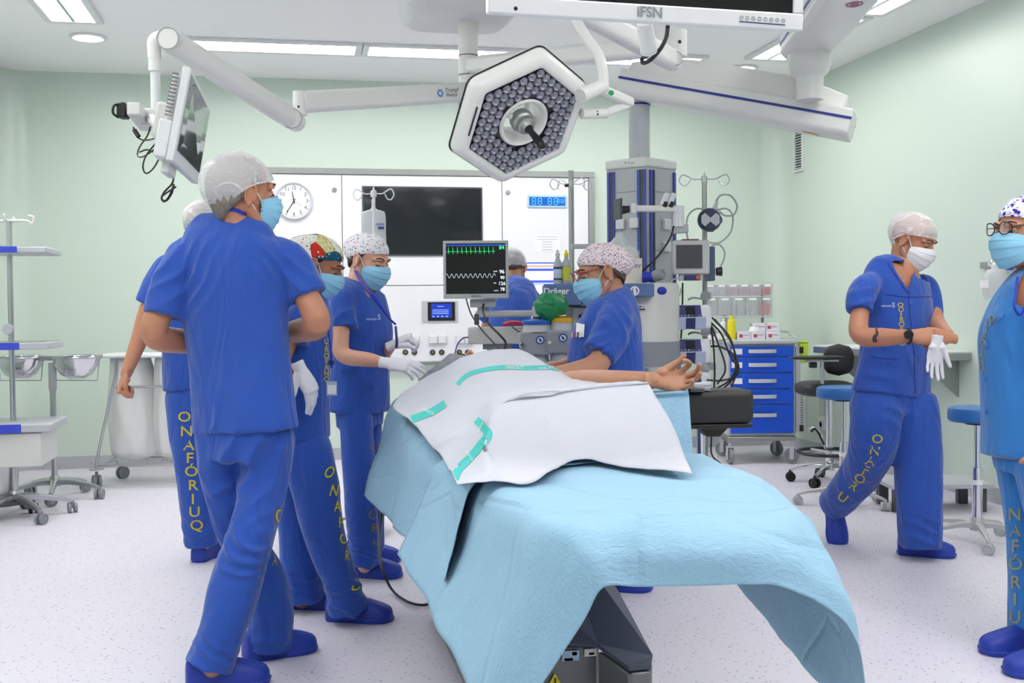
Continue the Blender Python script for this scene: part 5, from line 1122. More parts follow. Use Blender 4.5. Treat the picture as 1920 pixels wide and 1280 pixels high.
tprism(1.0, zb2, zt_-.055, 'tower_body', mat('tower_grey', rgb(186, 189, 194), .4)); tprism(1.05, zt_-.055, zt_, 'tower_cap', M_arm, .012)
def onface(i0, i1, f): p = plan[i0].lerp(plan[i1], f); e = (plan[i1]-plan[i0]).normalized(); n = V(e.y, -e.x, 0); n = n if n.dot(CF) < 0 else -n; return p, e, n
for (i0, i1, f, w_, m) in ((0, 4, .93, .018, M_bluep), (0, 4, .855, .014, M_dgrey), (0, 4, .80, .012, M_bluep), (0, 4, .16, .02, M_bluep), (0, 4, .07, .022, M_dgrey), (0, 4, .01, .014, M_bluep), (0, 1, .16, .022, M_bluep), (0, 1, .94, .02, M_bluep), (0, 1, .25, .012, M_dgrey)):
    p, e, n = onface(i0, i1, f); MB().box(p+n*.003+V(0, 0, (zb2+zt_-.06)/2), (w_, .014, zt_-.08-zb2), rz=math.atan2(e.y, e.x)).build('vertical_rail', m, t, bevel=.002)
for py in (360, 470): 
    for i1 in (4, 1): p, e, n = onface(0, i1, .5); MB().box(p+n*.001+V(0, 0, W(1200, py, 6.4).z), ((plan[i1]-plan[0]).length*.62, .003, .003), rz=math.atan2(e.y, e.x)).build('panel_joint', M_mgrey, t)
for px, py in ((1167, 420), (1193, 419)):
    f = (1212-px)/(1212-1139); p, e, n = onface(0, 4, f); q = p+V(0, 0, W(px, py, 6.4).z); s_ = empty('tower_socket', q, 'white square socket box on the supply tower, %s' % ('left one' if px < 1180 else 'right one'), 'socket', 'sockets on the supply tower') if False else None
    MB().box(q+n*.012, (.055, .022, .058), rz=math.atan2(e.y, e.x)).build('socket_box', M_white, t, bevel=.004)
for px, py in ((1248, 420), (1248, 462)):
    p, e, n = onface(0, 1, (px-1212)/56); q = p+V(0, 0, W(px, py, 6.4).z); MB().box(q+n*.012, (.06, .022, .06), rz=math.atan2(e.y, e.x)).build('socket_box', M_white, t, bevel=.004)
mb = MB(); p, e, n = onface(0, 4, .35); text_on(mb, 'O Trumpf', p+n*.012+V(0, 0, zt_-.03), r0, (0, 0, 1), .018, .012); mb.build('lettering', M_dgrey, t, smooth=0, recalc=False)
# holder arm on the tower
ha = empty('holder_arm', W(1275, 405, 6.0), 'white swivel holder arm with empty black mount on the supply tower', 'holder arm')
MB().cyl(W(1187, 400, 6.0), W(1187, 382, 6.0), .022).build('joint', M_white, ha); beam(ha, 'swivel_arm', W(1190, 391, 6.0), W(1275, 392, 6.02), .034, .05, bev=.01)
MB().cyl(W(1272, 425, 6.02), W(1272, 386, 6.02), .03).build('joint', M_white, ha); beam(ha, 'swivel_arm', W(1262, 430, 6.02), W(1285, 428, 6.1), .05, .05, M_lgrey, bev=.01)
MB().box(W(1159, 392, 6.0), (.012, .09, .11), rz=-yaw+.3).build('mount_plate', M_dgrey, ha, bevel=.002); MB().cyl(W(1162, 394, 6.0), W(1180, 392, 6.0), .025, .018).build('mount_knuckle', M_black, ha)
cable('tower_cable', [W(*p) for p in ((1263, 424, 5.98), (1257, 445, 5.95), (1240, 472, 5.95), (1222, 492, 5.95), (1205, 508, 5.98))], .0055, M_black, 'black cable slanting down from the holder arm to the blue shelf')
hs = empty('scanner_handles', W(1250, 375, 6.0), 'pair of white and black handsets hung on the supply tower', 'handset')
for dx in (0, 12): MB().box(W(1247+dx, 374, 6.0), (.03, .03, .075), rot=Matrix.Rotation(R_(25), 4, f0)).build('grip', M_white, hs, bevel=.008); MB().box(W(1247+dx, 383, 5.99), (.022, .02, .03), rot=Matrix.Rotation(R_(25), 4, f0)).build('grip_pad', M_black, hs, bevel=.004)
# ================= people =================
M_scrub = {}
def scrub_mat(name, c):
    m = mat(name, c, .85, sheen=.25, spec=.2); nt = m.node_tree; p = nt.nodes['Principled BSDF']
    tc = nd(m, 'ShaderNodeTexCoord')
    n1 = nd(m, 'ShaderNodeTexNoise'); n1.inputs['Scale'].default_value = 5.5; n1.inputs['Detail'].default_value = 2.5; n1.inputs['Distortion'].default_value = 1.2
    mp = nd(m, 'ShaderNodeMapping'); mp.inputs['Scale'].default_value = (1.4, 1.4, .55)
    nt.links.new(tc.outputs['Object'], mp.inputs['Vector']); nt.links.new(mp.outputs['Vector'], n1.inputs['Vector'])
    n2 = nd(m, 'ShaderNodeTexNoise'); n2.inputs['Scale'].default_value = 600
    nt.links.new(tc.outputs['Object'], n2.inputs['Vector'])
    b1 = nd(m, 'ShaderNodeBump'); b1.inputs['Strength'].default_value = .8; b1.inputs['Distance'].default_value = .03
    b2 = nd(m, 'ShaderNodeBump'); b2.inputs['Strength'].default_value = .12; b2.inputs['Distance'].default_value = .002
    nt.links.new(n1.outputs['Fac'], b1.inputs['Height']); nt.links.new(n2.outputs['Fac'], b2.inputs['Height'])
    nt.links.new(b1.outputs['Normal'], b2.inputs['Normal']); nt.links.new(b2.outputs['Normal'], p.inputs['Normal'])
    return m
M_scr = scrub_mat('royal_blue_scrub_cotton', rgb(46, 83, 172))
M_scr2 = scrub_mat('faded_blue_scrub_cotton', rgb(52, 122, 194))
M_clog = mat('blue_rubber_clog', rgb(30, 58, 165), .5)
M_skin = {k: mat('skin_'+k, c, .5, sub=.12, c2=c2, cs=14) for k, c, c2 in (
    ('tan', rgb(178, 120, 92), rgb(196, 136, 108)), ('dark', rgb(160, 106, 78), rgb(176, 118, 92)), ('pale', rgb(206, 150, 126), rgb(218, 166, 144)), ('olive', rgb(176, 124, 96), rgb(188, 138, 112)))}
M_lip = mat('lips', rgb(170, 95, 85), .5)
M_eye = mat('eye_white', rgb(225, 220, 215), .2)
M_iris = mat('eye_iris', rgb(45, 30, 22), .2)
M_dark = mat('dark_hair', rgb(34, 26, 24), .6, bump=(90, .5, (1, 1, .2)))
M_brown = mat('brown_hair', rgb(84, 66, 54), .6, bump=(90, .5, (1, 1, .2)))
M_grey = mat('grey_hair', rgb(150, 142, 134), .65, bump=(120, .8, (1, 1, .25)), c2=rgb(96, 88, 80), cs=60)
M_mask = mat('blue_mask_fabric', rgb(142, 200, 230), .75, bump=(300, .15))
M_maskw = mat('white_mask_fabric', rgb(228, 228, 232), .75, bump=(300, .15))
M_strap = mat('white_elastic', rgb(238, 238, 240), .7)
M_letter = mat('yellow_print', rgb(200, 180, 60), .7)
M_lany = mat('blue_lanyard', rgb(20, 44, 170), .6)
M_whitep = mat('white_print', rgb(190, 205, 235), .7)
# thin pleated non-woven for the bouffant caps
def bouffant_mat(name, c, al):
    m = mat(name, c, .85); nt = m.node_tree; p = nt.nodes['Principled BSDF']
    tc = nd(m, 'ShaderNodeTexCoord'); hs = []
    for sc, st, dist in ((5.5, (1, 1, 1), 1.6), (13, (1, 1, 2.2), 1.2)):
        mp = nd(m, 'ShaderNodeMapping'); mp.inputs['Scale'].default_value = st; nt.links.new(tc.outputs['Object'], mp.inputs['Vector'])
        n = nd(m, 'ShaderNodeTexNoise'); n.inputs['Scale'].default_value = sc; n.inputs['Detail'].default_value = 1.5; n.inputs['Distortion'].default_value = dist; nt.links.new(mp.outputs[0], n.inputs['Vector'])
        a = nd(m, 'ShaderNodeMath', operation='SUBTRACT'); a.inputs[1].default_value = .5; nt.links.new(n.outputs['Fac'], a.inputs[0])
        b = nd(m, 'ShaderNodeMath', operation='ABSOLUTE'); nt.links.new(a.outputs[0], b.inputs[0])
        r = nd(m, 'ShaderNodeMapRange'); r.inputs[1].default_value = 0; r.inputs[2].default_value = .035; r.inputs[3].default_value = 1; r.inputs[4].default_value = 0
        nt.links.new(b.outputs[0], r.inputs[0]); hs.append(r)
    ad = nd(m, 'ShaderNodeMath', operation='MULTIPLY_ADD'); ad.inputs[1].default_value = .5; nt.links.new(hs[1].outputs[0], ad.inputs[0]); nt.links.new(hs[0].outputs[0], ad.inputs[2])
    r2 = nd(m, 'ShaderNodeMapRange'); r2.inputs[1].default_value = 0; r2.inputs[2].default_value = 1.5; r2.inputs[3].default_value = al; r2.inputs[4].default_value = .95
    nt.links.new(ad.outputs[0], r2.inputs[0]); nt.links.new(r2.outputs[0], p.inputs['Alpha'])
    bp = nd(m, 'ShaderNodeBump'); bp.inputs['Strength'].default_value = .5; bp.inputs['Distance'].default_value = .01
    nt.links.new(ad.outputs[0], bp.inputs['Height']); nt.links.new(bp.outputs['Normal'], p.inputs['Normal'])
    return m
M_bouf = bouffant_mat('white_bouffant_fabric', rgb(246, 243, 246), .48)
# printed caps
def print_mat(name, base, dots, rough=.8):
    """dots: list of (scale, threshold, colour, density)"""
    m = mat(name, base, rough, spec=.2); nt = m.node_tree; p = nt.nodes['Principled BSDF']; tc = nd(m, 'ShaderNodeTexCoord'); last = None
    for i, (sc, thr, c, dens) in enumerate(dots):
        v = nd(m, 'ShaderNodeTexVoronoi'); v.inputs['Scale'].default_value = sc
        mp = nd(m, 'ShaderNodeMapping'); mp.inputs['Location'].default_value = (i*.37, i*.11, i*.23); mp.inputs['Rotation'].default_value = (i, i*.7, i*.4)
        nz = nd(m, 'ShaderNodeTexNoise'); nz.inputs['Scale'].default_value = sc*1.6
        ad = nd(m, 'ShaderNodeVectorMath', operation='MULTIPLY_ADD'); ad.inputs[1].default_value = (.9/sc,)*3
        nt.links.new(tc.outputs['Object'], mp.inputs['Vector']); nt.links.new(mp.outputs['Vector'], ad.inputs[2])
        nt.links.new(tc.outputs['Object'], nz.inputs['Vector']); nt.links.new(nz.outputs['Color'], ad.inputs[0]); nt.links.new(ad.outputs[0], v.inputs['Vector'])
        lt = nd(m, 'ShaderNodeMath', operation='LESS_THAN'); lt.inputs[1].default_value = thr; nt.links.new(v.outputs['Distance'], lt.inputs[0])
        sp = nd(m, 'ShaderNodeSeparateColor'); nt.links.new(v.outputs['Color'], sp.inputs[0])
        g = nd(m, 'ShaderNodeMath', operation='LESS_THAN'); g.inputs[1].default_value = dens; nt.links.new(sp.outputs[1], g.inputs[0])
        mu = nd(m, 'ShaderNodeMath', operation='MULTIPLY'); nt.links.new(lt.outputs[0], mu.inputs[0]); nt.links.new(g.outputs[0], mu.inputs[1])
        mx = nd(m, 'ShaderNodeMix', data_type='RGBA'); mx.inputs[7].default_value = (*c, 1); nt.links.new(mu.outputs[0], mx.inputs[0])
        if last: nt.links.new(last.outputs[2], mx.inputs[6])
        else: mx.inputs[6].default_value = (*base, 1)
        last = mx
    nt.links.new(last.outputs[2], p.inputs['Base Color']); return m
M_capfloral = print_mat('white_floral_cap', rgb(226, 224, 230), [(70, .3, rgb(86, 98, 112), .45), (60, .28, rgb(200, 70, 100), .2), (85, .3, rgb(120, 140, 150), .4), (50, .25, rgb(220, 150, 130), .15)])
M_capspeck = print_mat('pink_speckled_cap', rgb(226, 212, 218), [(130, .33, rgb(40, 36, 44), .4), (110, .3, rgb(170, 60, 60), .35), (120, .3, rgb(110, 110, 116), .4)])
M_capdaisy = print_mat('violet_daisy_cap', rgb(226, 224, 240), [(62, .42, rgb(52, 40, 150), .95), (62, .12, rgb(225, 225, 245), .95)])
def patch_mat():
    m = mat('patchwork_cap', rgb(20, 90, 120), .8, spec=.2); nt = m.node_tree; p = nt.nodes['Principled BSDF']; tc = nd(m, 'ShaderNodeTexCoord')
    v = nd(m, 'ShaderNodeTexVoronoi'); v.inputs['Scale'].default_value = 14; nt.links.new(tc.outputs['Object'], v.inputs['Vector'])
    sp = nd(m, 'ShaderNodeSeparateColor'); nt.links.new(v.outputs['Color'], sp.inputs[0])
    cr = nd(m, 'ShaderNodeValToRGB'); cr.color_ramp.interpolation = 'CONSTANT'
    cols = [rgb(18, 88, 120), rgb(222, 220, 212), rgb(206, 200, 140), rgb(18, 88, 120), rgb(200, 50, 40), rgb(228, 226, 218)]
    el = cr.color_ramp.elements; el[0].color = (*cols[0], 1); el[1].position = .2; el[1].color = (*cols[1], 1)
    for i, pz in enumerate((.4, .55, .75, .85)): e = el.new(pz); e.color = (*cols[i+2], 1)
    nt.links.new(sp.outputs[0], cr.inputs[0])
    w = nd(m, 'ShaderNodeTexVoronoi'); w.inputs['Scale'].default_value = 75; nt.links.new(tc.outputs['Object'], w.inputs['Vector'])
    lt = nd(m, 'ShaderNodeMath', operation='LESS_THAN'); lt.inputs[1].default_value = .26; nt.links.new(w.outputs['Distance'], lt.inputs[0])
    s2 = nd(m, 'ShaderNodeSeparateColor'); nt.links.new(w.outputs['Color'], s2.inputs[0])
    c2 = nd(m, 'ShaderNodeValToRGB'); c2.color_ramp.interpolation = 'CONSTANT'; e2 = c2.color_ramp.elements
    e2[0].color = (*rgb(235, 225, 215), 1); e2[1].position = .4; e2[1].color = (*rgb(205, 90, 60), 1); q = e2.new(.7); q.color = (*rgb(30, 100, 90), 1)
    nt.links.new(s2.outputs[0], c2.inputs[0])
    mx = nd(m, 'ShaderNodeMix', data_type='RGBA'); nt.links.new(lt.outputs[0], mx.inputs[0]); nt.links.new(cr.outputs[0], mx.inputs[6]); nt.links.new(c2.outputs[0], mx.inputs[7])
    nt.links.new(mx.outputs[2], p.inputs['Base Color']); return m
M_cappatch = patch_mat()

# ---- volumes: lofts with elliptic sections, joined by voxel remesh ----
def loft(mb, secs, n=20, sub=5, cup=None, se=2.0):
    """secs: list of (centre, a, b, side vector). cup=(depth, wall): hollow last end"""
    C = catmull([tuple(s[0]) for s in secs], sub); A = catmull([(s[1], s[2]) for s in secs], sub); S = catmull([tuple(s[3]) for s in secs], sub)
    rings = []
    m = len(C)
    def ring(i, da=0.0, off=0.0):
        c = Vector(C[i]); t = Vector(C[min(i+1, m-1)])-Vector(C[max(i-1, 0)]); t.normalize()
        s = Vector(S[i]); s = (s-t*s.dot(t)).normalized(); b = t.cross(s); a_, b_ = max(A[i][0]+da, .002), max(A[i][1]+da, .002); r = []
        for k in range(n):
            q = 2*math.pi*k/n; ca, sa = math.cos(q), math.sin(q)
            x = math.copysign(abs(ca)**(2/se), ca); y = math.copysign(abs(sa)**(2/se), sa)
            r.append(c + t*off + s*(a_*x) + b*(b_*y))
        return r
    for i in range(m): rings.append(ring(i))
    if cup:     # run on past the hem; cut_hems opens it there
        t = Vector(C[-1])-Vector(C[-2]); t.normalize()
        rings.append([p+t*.03 for p in ring(m-1)]); rings.append([p+t*.06 for p in ring(m-1, -.004)])
        cup.append((Vector(C[-1]), t, max(A[-1])*1.35))
    L = len(rings); vs = [p for r in rings for p in r]; fs = []
    for i in range(L-1): fs += [(i*n+k, i*n+(k+1) % n, (i+1)*n+(k+1) % n, (i+1)*n+k) for k in range(n)]
    fs += [tuple(range(n-1, -1, -1)), tuple(range((L-1)*n, L*n))]
    return mb.add(vs, fs)
def limb(mb, pts, rad, n=14, sub=5, caps=True, **k):
    """pts vectors, rad floats or (a,b,side)"""
    P = [Vector(p) for p in pts]; t = (P[-1]-P[0]).normalized(); s0 = t.orthogonal().normalized()
    secs = []
    for p, r in zip(P, rad):
        if isinstance(r, tuple): secs.append((p, r[0], r[1], r[2] if len(r) > 2 else s0))
        else: secs.append((p, r, r, s0))
    loft(mb, secs, n, sub, **k)
    if caps:
        for i in (0, -1):
            r = rad[i] if not isinstance(rad[i], tuple) else min(rad[i][:2])
            if not (i == -1 and 'cup' in k): mb.ell(P[i], (r*.98,)*3, n=12, m=8)
    return mb
def remesh(mb, vox, smooth=4, fac=.5):
    me = bpy.data.meshes.new('v'); me.from_pydata([tuple(v) for v in mb.v], [], mb.f)
    bm = bmesh.new(); bm.from_mesh(me); 
    o = bpy.data.objects.new('v', me); bm.to_mesh(me); bm.free(); COL.objects.link(o)
    d = o.modifiers.new('r', 'REMESH'); d.mode = 'VOXEL'; d.voxel_size = vox; d.adaptivity = 0
    if smooth: e = o.modifiers.new('s', 'SMOOTH'); e.iterations = smooth; e.factor = fac
    dg = bpy.context.evaluated_depsgraph_get(); dg.update()
    m2 = bpy.data.meshes.new_from_object(o.evaluated_get(dg))
    nv = len(m2.vertices); co = np.zeros(nv*3); m2.vertices.foreach_get('co', co); co = co.reshape(-1, 3)
    no = np.zeros(nv*3); m2.vertices.foreach_get('normal', no); no = no.reshape(-1, 3)
    fs = [tuple(p.vertices) for p in m2.polygons]
    bpy.data.objects.remove(o); bpy.data.meshes.remove(me); bpy.data.meshes.remove(m2)
    return co, no, fs
def cut_hems(co, fs, hems):
    co = co.copy(); beyond = np.zeros(len(co), int); 
    for k, (c, t, R) in enumerate(hems):
        q = co-np.array(c); a = q @ np.array(t); l = np.linalg.norm(q-a[:, None]*np.array(t), axis=1)
        m = (a > 0) & (a < .12) & (l < R); beyond[m] = k+1
    fs = [f for f in fs if not all(beyond[i] for i in f)]
    for i in {i for f in fs for i in f if beyond[i]}:
        c, t, R = hems[beyond[i]-1]; t = np.array(t); co[i] = co[i]-t*((co[i]-np.array(c)) @ t)
    used = sorted({i for f in fs for i in f}); mp = {k: n for n, k in enumerate(used)}
    return co[used], [tuple(mp[i] for i in f) for f in fs]
def ridg(p, f, s=(1, 1, 1)):
    v = noise.noise(Vector((p[0]*f*s[0], p[1]*f*s[1], p[2]*f*s[2]))); return 1-min(1, abs(v)*3.2)
def cloth_disp(co, no, amp=.008, f=3.2, sc=(1, 1, .45), seed=0.0, creases=()):
    """soft folds, plus creases: (point, radius, amp, direction, freq) radiating where cloth bunches"""
    out = co.copy()
    for i in range(len(co)):
        p = co[i]
        q = (p[0]+seed, p[1]-seed, p[2])
        h = amp*.9*noise.noise(Vector((q[0]*f*sc[0], q[1]*f*sc[1], q[2]*f*sc[2])))*1.6
        h += amp*.55*(ridg(q, f*1.3, (sc[0], sc[1], sc[2]*.8))-.35)
        h += amp*.25*noise.noise(Vector((q[0]*f*5, q[1]*f*5, q[2]*f*3)))
        for (c, r, a, dv, fq) in creases:
            dx = p[0]-c[0]; dy = p[1]-c[1]; dz = p[2]-c[2]; dd = math.sqrt(dx*dx+dy*dy+dz*dz)
            if dd < r:
                w = (1-dd/r); w = w*w*(3-2*w); ph = (dx*dv[0]+dy*dv[1]+dz*dv[2])*fq*.75 + 4.5*noise.noise(Vector((q[0]*5, q[1]*5, q[2]*5)))
                h += a*.85*w*(1-abs(math.sin(ph))*1.6)
        out[i] = p+no[i]*h
    return out

def make_clog(root, toe, heading, pitch=0.0, size=1.0, name='clog', roll=0.0):
    """toe: floor point under the ankle; heading: unit horizontal vector to the toes"""
    y = Vector(heading).normalized(); z = Vector((0, 0, 1)); x = y.cross(z)
    R3 = Matrix.Rotation(pitch, 4, x)
    F = Matrix.Translation(Vector(toe)) @ R3 @ frame_from(x, y, z, Vector((0, 0, 0)))
    mb = MB(F); s = size
    #        y      halfw  top   
    P = [(-.085, .012, .06), (-.08, .034, .085), (-.06, .040, .098), (-.02, .042, .102), (.03, .043, .088), (.08, .050, .078), (.12, .054, .066), (.155, .050, .054), (.178, .036, .042), (.188, .012, .026)]
    rows = []
    for (yy, hw, h) in catmull([np.array(p) for p in P], 3):
        r = []
        for k in range(20):
            a = 2*math.pi*k/20; ca, sa = math.cos(a), math.sin(a)
            xx = math.copysign(abs(ca)**.8, ca)*hw; zz = (h*abs(sa)**.7 if sa > 0 else -.0)
            if sa <= 0: xx *= .92+.08*abs(ca)
            zz += .0 if sa > 0 else (-.0)
            r.append(((xx+.006*math.sin(yy*9))*s, yy*s, max(zz, 0)*s+.014*s))
        rows.append(r)
    mb.grid(rows, closed=True); n = 20; L = len(rows)
    mb.f += [tuple(range(n-1, -1, -1)), tuple(range((L-1)*n, L*n))]
    b = len(mb.v)
    o = mb.build(name, M_clog, root, smooth=60)
    sole = MB(F); rows = []
    outl = [(-.088, 0), (-.075, .034), (-.04, .041), (0, .040), (.05, .046), (.1, .057), (.14, .057), (.175, .042), (.192, .0)]
    oc = [tuple(q) for q in catmull([np.array(p) for p in outl], 4)]
    poly = [(x_, y_) for y_, x_ in oc]+[(-x_, y_) for y_, x_ in reversed(oc[1:-1])]
    for zz, kx in ((.0, .96), (.004, 1), (.018, 1.02), (.021, .98)): rows.append([((px+.006*math.sin(py*9))*kx*s, py*kx*s, zz*s) for px, py in poly])
    sole.grid(rows, closed=True); N = len(poly); sole.f += [tuple(range(N-1, -1, -1)), tuple(range(3*N, 4*N))]
    sole.build('sole', M_clog, o, smooth=40)
    return o

def head_frame(c, fwd, up=(0, 0, 1)):
    y = Vector(fwd).normalized(); z = Vector(up); z = (z-y*z.dot(y)).normalized(); x = y.cross(z)
    return frame_from(x, y, z, Vector(c))
def head_volume(H, mb, s=1.0, fem=False):
    F = H @ Matrix.Scale(s, 4); q = MB(F)
    q.ell((0, -.018, .035), (.075, .097, .084), n=28, m=18)
    q.ell((0, .022, -.01), (.063, .068, .083), n=24, m=16)
    q.ell((0, .0, -.03), (.064, .07, .06), n=24, m=14)
    for sx in (-1, 1):
        limb(q, [(sx*.055, -.005, -.04), (sx*.045, .03, -.078), (sx*.018, .068, -.096)], [.02, .02, .019])
        q.ell((sx*.034, .055, -.022), (.026, .028, .026))
        limb(q, [(sx*.008, .083, .030), (sx*.030, .082, .034), (sx*.052, .064, .026)], [.010, .011, .009])   # brow ridge
        q.ell((sx*.013, .098, -.026), (.009, .012, .008))                                   # nostrils
        # ear
        E = F @ Matrix.Translation((sx*.0745, -.008, -.004)) @ Matrix.Rotation(sx*R_(-18), 4, 'Z') @ Matrix.Rotation(R_(-12), 4, 'X')
        e = MB(E); e.ell((sx*.003, 0, 0), (.006, .017, .028))
        pts = [(sx*.006, .013, -.016), (sx*.008, .015, .008), (sx*.010, .007, .028), (sx*.011, -.009, .031), (sx*.011, -.019, .016), (sx*.009, -.016, -.008), (sx*.007, -.005, -.027), (sx*.005, .006, -.033)]
        e.tube(pts, .0048, n=8, sub=4)
        e.ell((sx*.006, .001, -.029), (.005, .008, .009))
        mb.add(e.v, e.f)
    q.ell((0, .068, -.092), (.022, .02, .018))                                              # chin
    limb(q, [(0, .083, .022), (0, .098, -.002), (0, .112, -.022)], [.008, .0095, .012])      # nose
    q.ell((0, .078, -.052), (.026, .022, .018)); q.ell((0, .09, -.055), (.019, .010, .006)); q.ell((0, .088, -.064), (.017, .010, .007))
    mb.add(q.v, q.f)
def face_details(root, body, H, s=1.0, brow=None, closed=.5, lash=True):
    F = H @ Matrix.Scale(s, 4)
    brow = brow or M_dark
    for sx in (-1, 1):
        c = (sx*.031, .0715, .0085)
        e = MB(F).ell(c, (.0130, .0122, .0122)).build('eye', M_eye, body)
        MB(F).ell((sx*.031, .0800, .006), (.0058, .004, .0058), n=12, m=8).build('iris', M_iris, e)
        # lids: half shells above and below
        rows = []
        for v in np.linspace(-1, 1, 13):
            r = []
            for a in np.linspace(0, 1, 9):
                th = R_(95)-a*(R_(95)-R_(5-closed*40)); rr = .0142
                ph = v*R_(108)
                r.append((c[0]+rr*math.sin(ph)*math.cos(th)*.0+rr*1.02*math.sin(ph), c[1]+rr*math.cos(ph)*math.cos(th), c[2]+rr*math.sin(th)*max(math.cos(ph), .02)**.5*.95))
            rows.append(r)
        MB(F).grid(rows).build('eyelid', M_cur_skin[0], body, smooth=180)
        if lash:
            th = R_(5-closed*40); rr = .016
            pts = [(c[0]+rr*math.sin(v*R_(70)), c[1]+rr*math.cos(v*R_(70))*math.cos(th)+.0006, c[2]+rr*math.sin(th)*max(math.cos(v*R_(70)), .05)**.5*.95) for v in np.linspace(-1, 1, 7)]
            MB(F).tube(pts, .0011, n=6, sub=3).build('eyelashes', M_dark, body)
        pts = [(sx*.013, .0935, .031), (sx*.025, .0935, .037), (sx*.038, .087, .038), (sx*.050, .074, .032)]
        MB(F).tube(pts, .0033, n=8, sub=4).build('eyebrow', brow, body)
M_cur_skin = [None]
def mask_part(root, H, s=1.0, m=None, strapz=.02):
    F = H @ Matrix.Scale(s, 4); rows = []
    nu, nv = 27, 41
    vs_ = np.linspace(0, 1, nv); us = np.linspace(-1, 1, nu)
    cy = np.interp(vs_, [0, .12, .3, .5, .75, 1], [.107, .118, .126, .121, .108, .086])
    cz = np.interp(vs_, [0, .12, .3, .5, .75, 1], [.004, -.010, -.028, -.052, -.085, -.114])
    ez = np.interp(vs_, [0, .5, 1], [-.018, -.042, -.070])
    for j in range(nv):
        r = []
        for u in us:
            a = abs(u); k = 1-(1-math.cos(a*math.pi/2))**1.15 if a < 1 else 0
            y = .030+(cy[j]-.030)*max(k, 0)
            x = math.sin(u*math.pi/2)*(.071-.006*abs(vs_[j]-.4)*2)
            z = ez[j]+(cz[j]-ez[j])*math.cos(a*math.pi/2)**.9 if a < 1 else ez[j]
            saw = ((vs_[j]*4) % 1.0); pl_ = .0055*(saw-.5)*math.cos(u*1.3) if .1 < vs_[j] < .92 else 0
            pk = .0012*math.sin(vs_[j]*30)*(a**4)
            r.append((x*(1+.03*math.sin(vs_[j]*math.pi)), y+pl_+pk, z))
        rows.append(r)
    o = MB(F).grid(rows).build('face_mask', m or M_mask, root, smooth=180, solid=.0016)
    me = M_strap
    for edge in (rows[0], rows[-1], [r[0] for r in rows], [r[-1] for r in rows]):
        MB(F).tube([tuple(p) for p in edge[::2]], .0013, n=6, sub=2).build('mask_hem', m or M_mask, o)
    for sx in (-1, 1):
        k = -1 if sx > 0 else 0
        t_, b_ = rows[0][k], rows[-1][k]
        MB(F).tube([t_, (sx*.0765, .006, strapz-.004), (sx*.0785, -.006, strapz+.006)], .0016, n=6, sub=4).build('ear_loop', me, o)
        MB(F).tube([b_, (sx*.071, .008, -.044), (sx*.0775, -.004, -.033)], .0016, n=6, sub=4).build('ear_loop', me, o)
    return o
def cap_part(root, H, m, s=1.0, kind='fabric', bulge=(0, 0, 0), tilt=0.0, name=None):
    """dome over the skull, gathered at a rim that runs from forehead to nape"""
    F = H @ Matrix.Scale(s, 4); nu, nv = 48, 22; rows = []
    # rim plane: height at front zf, back zb
    zpts = ([-1, .1, 1], [-.042, .030, .060]) if kind == 'fabric' else ([-1, .1, 1], [-.062, .028, .052])
    rx, ry, rz = (.083, .106, .094) if kind == 'fabric' else (.089, .111, .100)
    cx, cyy, cz = 0, -.018, .034
    for j in range(nv+1):
        v = j/nv; r = []
        for k in range(nu):
            a = 2*math.pi*k/nu; sx_, sy_ = math.sin(a), math.cos(a)
            # point at rim level for this azimuth
            yr = cyy+sy_*ry*.93; zr = float(np.interp(sy_, *zpts))
            lat0 = math.asin(max(-.95, min(.95, (zr-cz)/rz)))
            lat = lat0+(math.pi/2-lat0)*v
            bl = 1+(.07 if kind != 'fabric' else .0)*math.sin(min(v*3, 1)*math.pi/2)*max(0, -sy_+.2)
            x = sx_*rx*math.cos(lat); y = cyy+sy_*ry*math.cos(lat)*bl; z = cz+rz*math.sin(lat)
            if v < .08:   # elastic rim hugs the head
                g = 1-(.05 if kind == 'fabric' else .015)*(1-v/.08); x *= g; y = cyy+(y-cyy)*g
            if bulge[0] and sy_ < .3:
                w = (max(0, .3-sy_)/1.3)*math.sin(math.pi*min(1, v*1.25+.05))**1.0; y -= bulge[0]*w; z -= bulge[1]*w
            amp = .0045 if kind != 'fabric' else .0022
            d = amp*(ridg((x*1.0+tilt, y, z), 13, (1, 1, 1))-.4)+ (amp*1.3*math.sin(k*2.6+3*math.sin(v*5)+tilt) * max(0, 1-v*3.0))
            n_ = Vector((x, y-cyy, z-cz)).normalized()
            r.append((x+n_.x*d, y+n_.y*d, z+n_.z*d))
        rows.append(r)
    mb = MB(F).grid(rows, closed=True); mb.f.append(tuple(range(nv*nu, nv*nu+nu)))
    o = mb.build(name or ('bouffant_cap' if kind != 'fabric' else 'surgical_cap'), m, root, smooth=180)
    MB(F).tube([rows[0][k] for k in range(0, nu, 2)]+[rows[0][0]], .0028, n=6, sub=2).build('elastic_rim', m, o)
    return o
